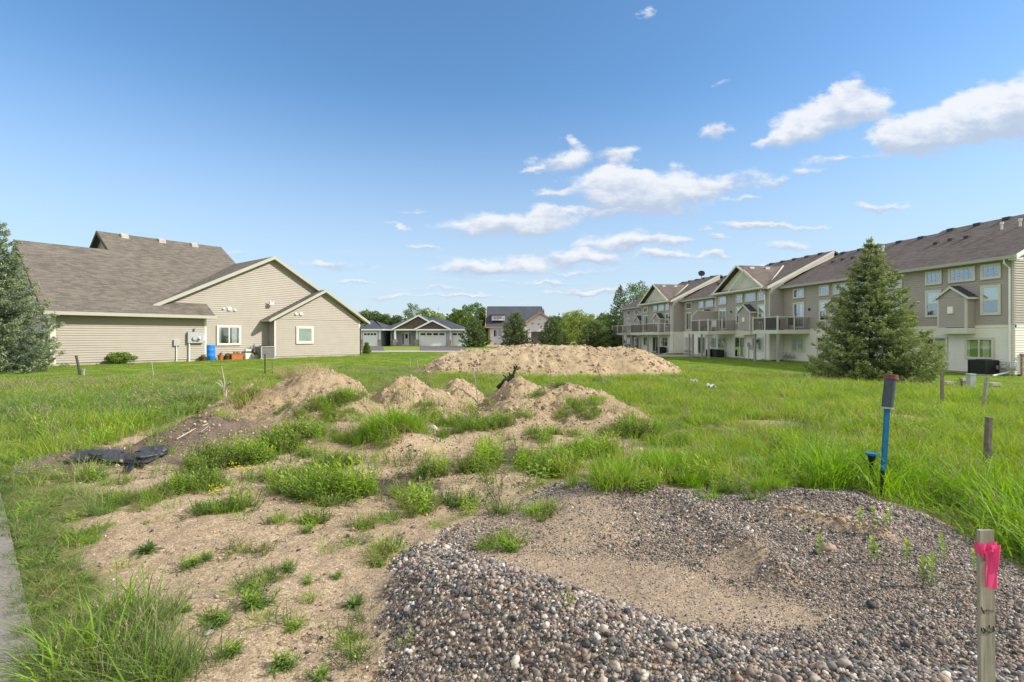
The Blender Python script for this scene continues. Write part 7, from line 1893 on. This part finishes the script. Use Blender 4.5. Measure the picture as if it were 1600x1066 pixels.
for k_ in MOUNDS:
    P_ = MOUNDS[k_]; x0 = min(p[0] - p[2] for p in P_) - .3; x1 = max(p[0] + p[2] for p in P_) + .3; y0 = min(p[1] - p[3] for p in P_) - .3; y1 = max(p[1] + p[3] for p in P_) + .3
    dn = 110 if k_ == 'far' else 420; n = int((x1 - x0) * (y1 - y0) * dn); x = rng.uniform(x0, x1, n); y = rng.uniform(y0, y1, n); mh = mound_h(k_, x, y)
    w = np.clip(.35 + fbm(x, y, 1.5, 3, 222), .05, 1); k = (mh > .0) & (rng.uniform(0, 1, n) < w); x, y = x[k], y[k]
    PC.append(on_ground(x, y, .0)); SCc.append((.6 if k_ == 'topsoil' else 1) * np.clip((.026 if k_ == 'far' else .0105) * np.exp(rng.normal(0, .7, len(x))), .003, .09 if k_ == 'far' else .05))
x, y = sample(-5, 3.5, 3.0, 10, 120, lambda x, y: dirt_mask(x, y) * (poly_sd(x, y, GRAVEL) < -.1) * (poly_sd(x, y, PATH) < 0) * np.clip(.2 + .8 * fbm(x, y, 1.2, 2, 230), .04, 1))
PC.append(on_ground(x, y, 0)); SCc.append(np.clip(.0075 * np.exp(rng.normal(0, .55, len(x))), .002, .035))
t__ = rng.uniform(0, 1, 260); x = 2.25 + .43 * t__ + rng.normal(0, .035, 260); y = 4.25 - .55 * t__ + rng.normal(0, .035, 260); PC.append(on_ground(x, y, 0)); SCc.append(np.clip(.008 * np.exp(rng.normal(0, .6, 260)), .003, .03))
P = np.concatenate(PC); S = np.concatenate(SCc); clods(P, rng.integers(0, 5, len(P)), S, 1.0)

# ================================================================== PLANTS ONE CAN POINT AT
def plant(name, px, py, parts, label, cat, group=None, rz_=0, sc=1.0, dy=0):
    g = G(px, py); r = empty(name, g, rz_, label, cat, group); r.scale = (sc,) * 3
    for p in parts:
        if p.name not in col.objects: col.objects.link(p)
        p.parent = r
    return r
def one(nm, VF, m):
    V = np.asarray(VF[0], float); z = V[:, 2] / max(V[:, 2].max(), 1e-6); r_ = np.hypot(V[:, 0], V[:, 1]); r_ = r_ / max(r_.max(), 1e-6)
    return np_mesh(nm, V, VF[1], 4, M[m], attrs={'tip': np.clip(.25 + .9 * z - .5 * r_, 0, 1)})
rg = np.random.default_rng(90)
plant('weed_rosette', 229, 864, [one('leaves', rosette(34, .19, .034, rg, .2, 1.6), 'w_dark')], 'dark green dock rosette alone on the sand at left', 'weed', sc=.72)
plant('weed_rosette', 555, 950, [one('leaves', rosette(30, .17, .036, rg, .15, 1.3), 'w_dark')], 'dark leafy rosette at the left foot of the gravel heap', 'weed', sc=.66)
def gold(n, h, r, s):
    g_ = np.random.default_rng(s); return combine([stem_weed(n, h, r, .085, .012, 20, g_, 1.3), stem_weed(3, h * 1.15, r * .4, .075, .012, 22, g_, .3), rosette(16, .13, .014, g_, .05, .4)])
g0_ = plant('weed_plant', 402, 948, [one('leaves', gold(7, .10, .07, 91), 'w_age')], 'largest bright weed clump on the sand at lower left', 'weed', 'bright green weed clumps on the sand', sc=1.0)
for (px, py, s, lab) in ((338, 978, .62, 'bright weed clump below and left of the largest one'), (362, 1022, .6, 'bright weed clump beside the flat grey stone'), (437, 1050, .66, 'bright weed clump at the bottom edge left of the gravel'), (445, 893, .6, 'bright weed clump up and right of the largest one'), (485, 917, .52, 'small bright weed clump right of the largest one'), (300, 885, .72, 'spreading bright weed clump right of the dark dock rosette'), (320, 875, .5, 'small bright weed clump touching the spreading one'), (480, 832, .55, 'bright weed clump in the middle of the sand'), (525, 905, .42, 'thin bright weed sprig near the dark rosette by the gravel'), (455, 985, .4, 'tiny weed sprig below the small bright clump'), (795, 862, .62, 'bright weed clump at the top of the gravel slope'), (290, 958, .4, 'small weed sprig by the small grey stone'), (498, 1060, .5, 'weed clump cut by the bottom edge near the gravel')):
    copy_thing(g0_, G(px, py), px * .7, s, lab)
# seedlings on the gravel
def seedling(s):
    r = np.random.default_rng(s); P = []
    w = .0035; P.append(([(w, 0, -.03), (-w, 0, -.03), (-w * .6, 0, .15), (w * .6, 0, .15)], [[0, 1, 2, 3]])); P.append(([(0, w, -.03), (0, -w, -.03), (0, -w * .6, .15), (0, w * .6, .15)], [[0, 1, 2, 3]]))
    for k in range(13):
        t_ = .25 + .75 * k / 12; az = k * 2.4; v, f = leaf_strip((0, 0, .15 * t_), (math.cos(az), math.sin(az), .5 + 1.5 * t_ ** 2), .055 * r.uniform(.8, 1.1) * (.55 + .5 * t_), .02, .3, r); P.append((v, f))
    return combine(P)
s0_ = plant('seedling', 1362, 882, [one('leaves', seedling(95), 'w_age')], 'pale seedling on the gravel, left one of the middle pair', 'seedling', 'leafy seedlings on the gravel', sc=1.0)
for (px, py, s, lab) in ((1371, 878, .7, 'shorter pale seedling on the gravel, right one of the middle pair'), (1417, 886, 1.05, 'single tall pale seedling between the middle pair and the front pair'), (1442, 922, 1.1, 'front pair of seedlings on the gravel, left one'), (1456, 920, 1.15, 'front pair of seedlings on the gravel, right one'), (1470, 868, .85, 'seedling behind the front pair, farther one'), (1475, 882, .8, 'seedling behind the front pair, nearer one'), (1522, 895, .9, 'seedling half behind the pink ribbon stake'), (1343, 828, .95, 'seedling at the upper left of the back group'), (1364, 820, .9, 'tallest seedling of the back group on the gravel'), (1371, 833, .55, 'small low seedling in the back group'), (1383, 830, .7, 'seedling second from the right of the back group'), (1390, 822, .85, 'rightmost seedling of the back group'), (1280, 876, 1.05, 'lone seedling on the gravel left of the middle pair'), (1259, 838, .45, 'tiny seedling farthest left on the gravel')):
    copy_thing(s0_, G(px, py), px * .9, s * .95, lab)
plant('grass_sprig', 892, 950, [one('blades', blades(5, .012, .10, .006, .7, rg), 'g_meadow')], 'lone green grass sprig in the sandy hollow of the gravel', 'grass sprig')
# flowering plants
def flowers(n, r, h, sz, rg, kind):
    P = []
    for k in range(n):
        a = rg.uniform(0, 6.283); q = r * math.sqrt(rg.uniform(0, 1)); H = h * rg.uniform(.65, 1.1); c0 = np.array([q * math.cos(a), q * math.sin(a), H])
        m_ = 10 if kind == 'y' else 26; c = c0 + rg.normal(0, sz, (m_, 3)) * (np.array([1, 1, .6]) if kind == 'y' else np.array([.5, .5, 2.4])); d = unit3(rg.normal(0, 1, (m_, 3))); s_ = unit3(np.cross(d, rg.normal(0, 1, (m_, 3))))
        P.append((leaf_quads(c, d, s_, np.full(m_, sz * 1.1), np.full(m_, sz * .9), None), np.arange(m_ * 4).reshape(-1, 4)))
    return combine(P)
for (px, py, r, h, kd, lab) in ((628, 625, .22, .32, 'y', 'yellow flowered weed in front of the pointed mound'), (372, 752, .14, .16, 'y', 'yellow flowers beside the leafy clump right of the topsoil heap'), (385, 750, .1, .14, 'y', 'second patch of yellow flowers just right of the first, by the topsoil heap'), (350, 790, .12, .2, 'y', 'faint yellow flowers below the leafy clump by the topsoil heap'), (45, 758, .12, .28, 'p', 'purple lupin flowers in the grass at the left edge'), (70, 745, .06, .22, 'p', 'small purple lupin right of the larger one'), (1110, 582, .35, .32, 'y', 'yellow flowering bush on the lawn in front of the far balconies'), (1060, 748, .04, .06, 'y', 'single yellow dandelion at the edge of the gravel')):
    plant('flowering_plant', px, py, [one('stems', stem_weed(max(3, int(r * 50)), h * .95, r, .05, .011, 9, rg), 'w_leaf'), one('petals', flowers(max(2, int(r * 55)), r, h, .013 if kd == 'y' else .011, rg, kd), 'yellow' if kd == 'y' else 'purple')], lab, 'flower')
# dry grass tussocks on the rounded mound
for (px, py, r, h, lab) in ((492, 586, .32, .34, 'dry straw tussock on top of the rounded mound'), (400, 622, .4, .32, 'matted dry grass on the left shoulder of the rounded mound'), (385, 635, .35, .28, 'lower matted dry grass beside the dead branch'), (448, 590, .14, .32, 'thin dry stalks at the left end of the rounded mound top'), (1290, 850, .08, .03, None)):
    if lab: plant('dry_tussock', px, py, [one('blades', blades(170, r, h, .005, 1.3, rg), 'g_dry')], lab, 'dry grass')
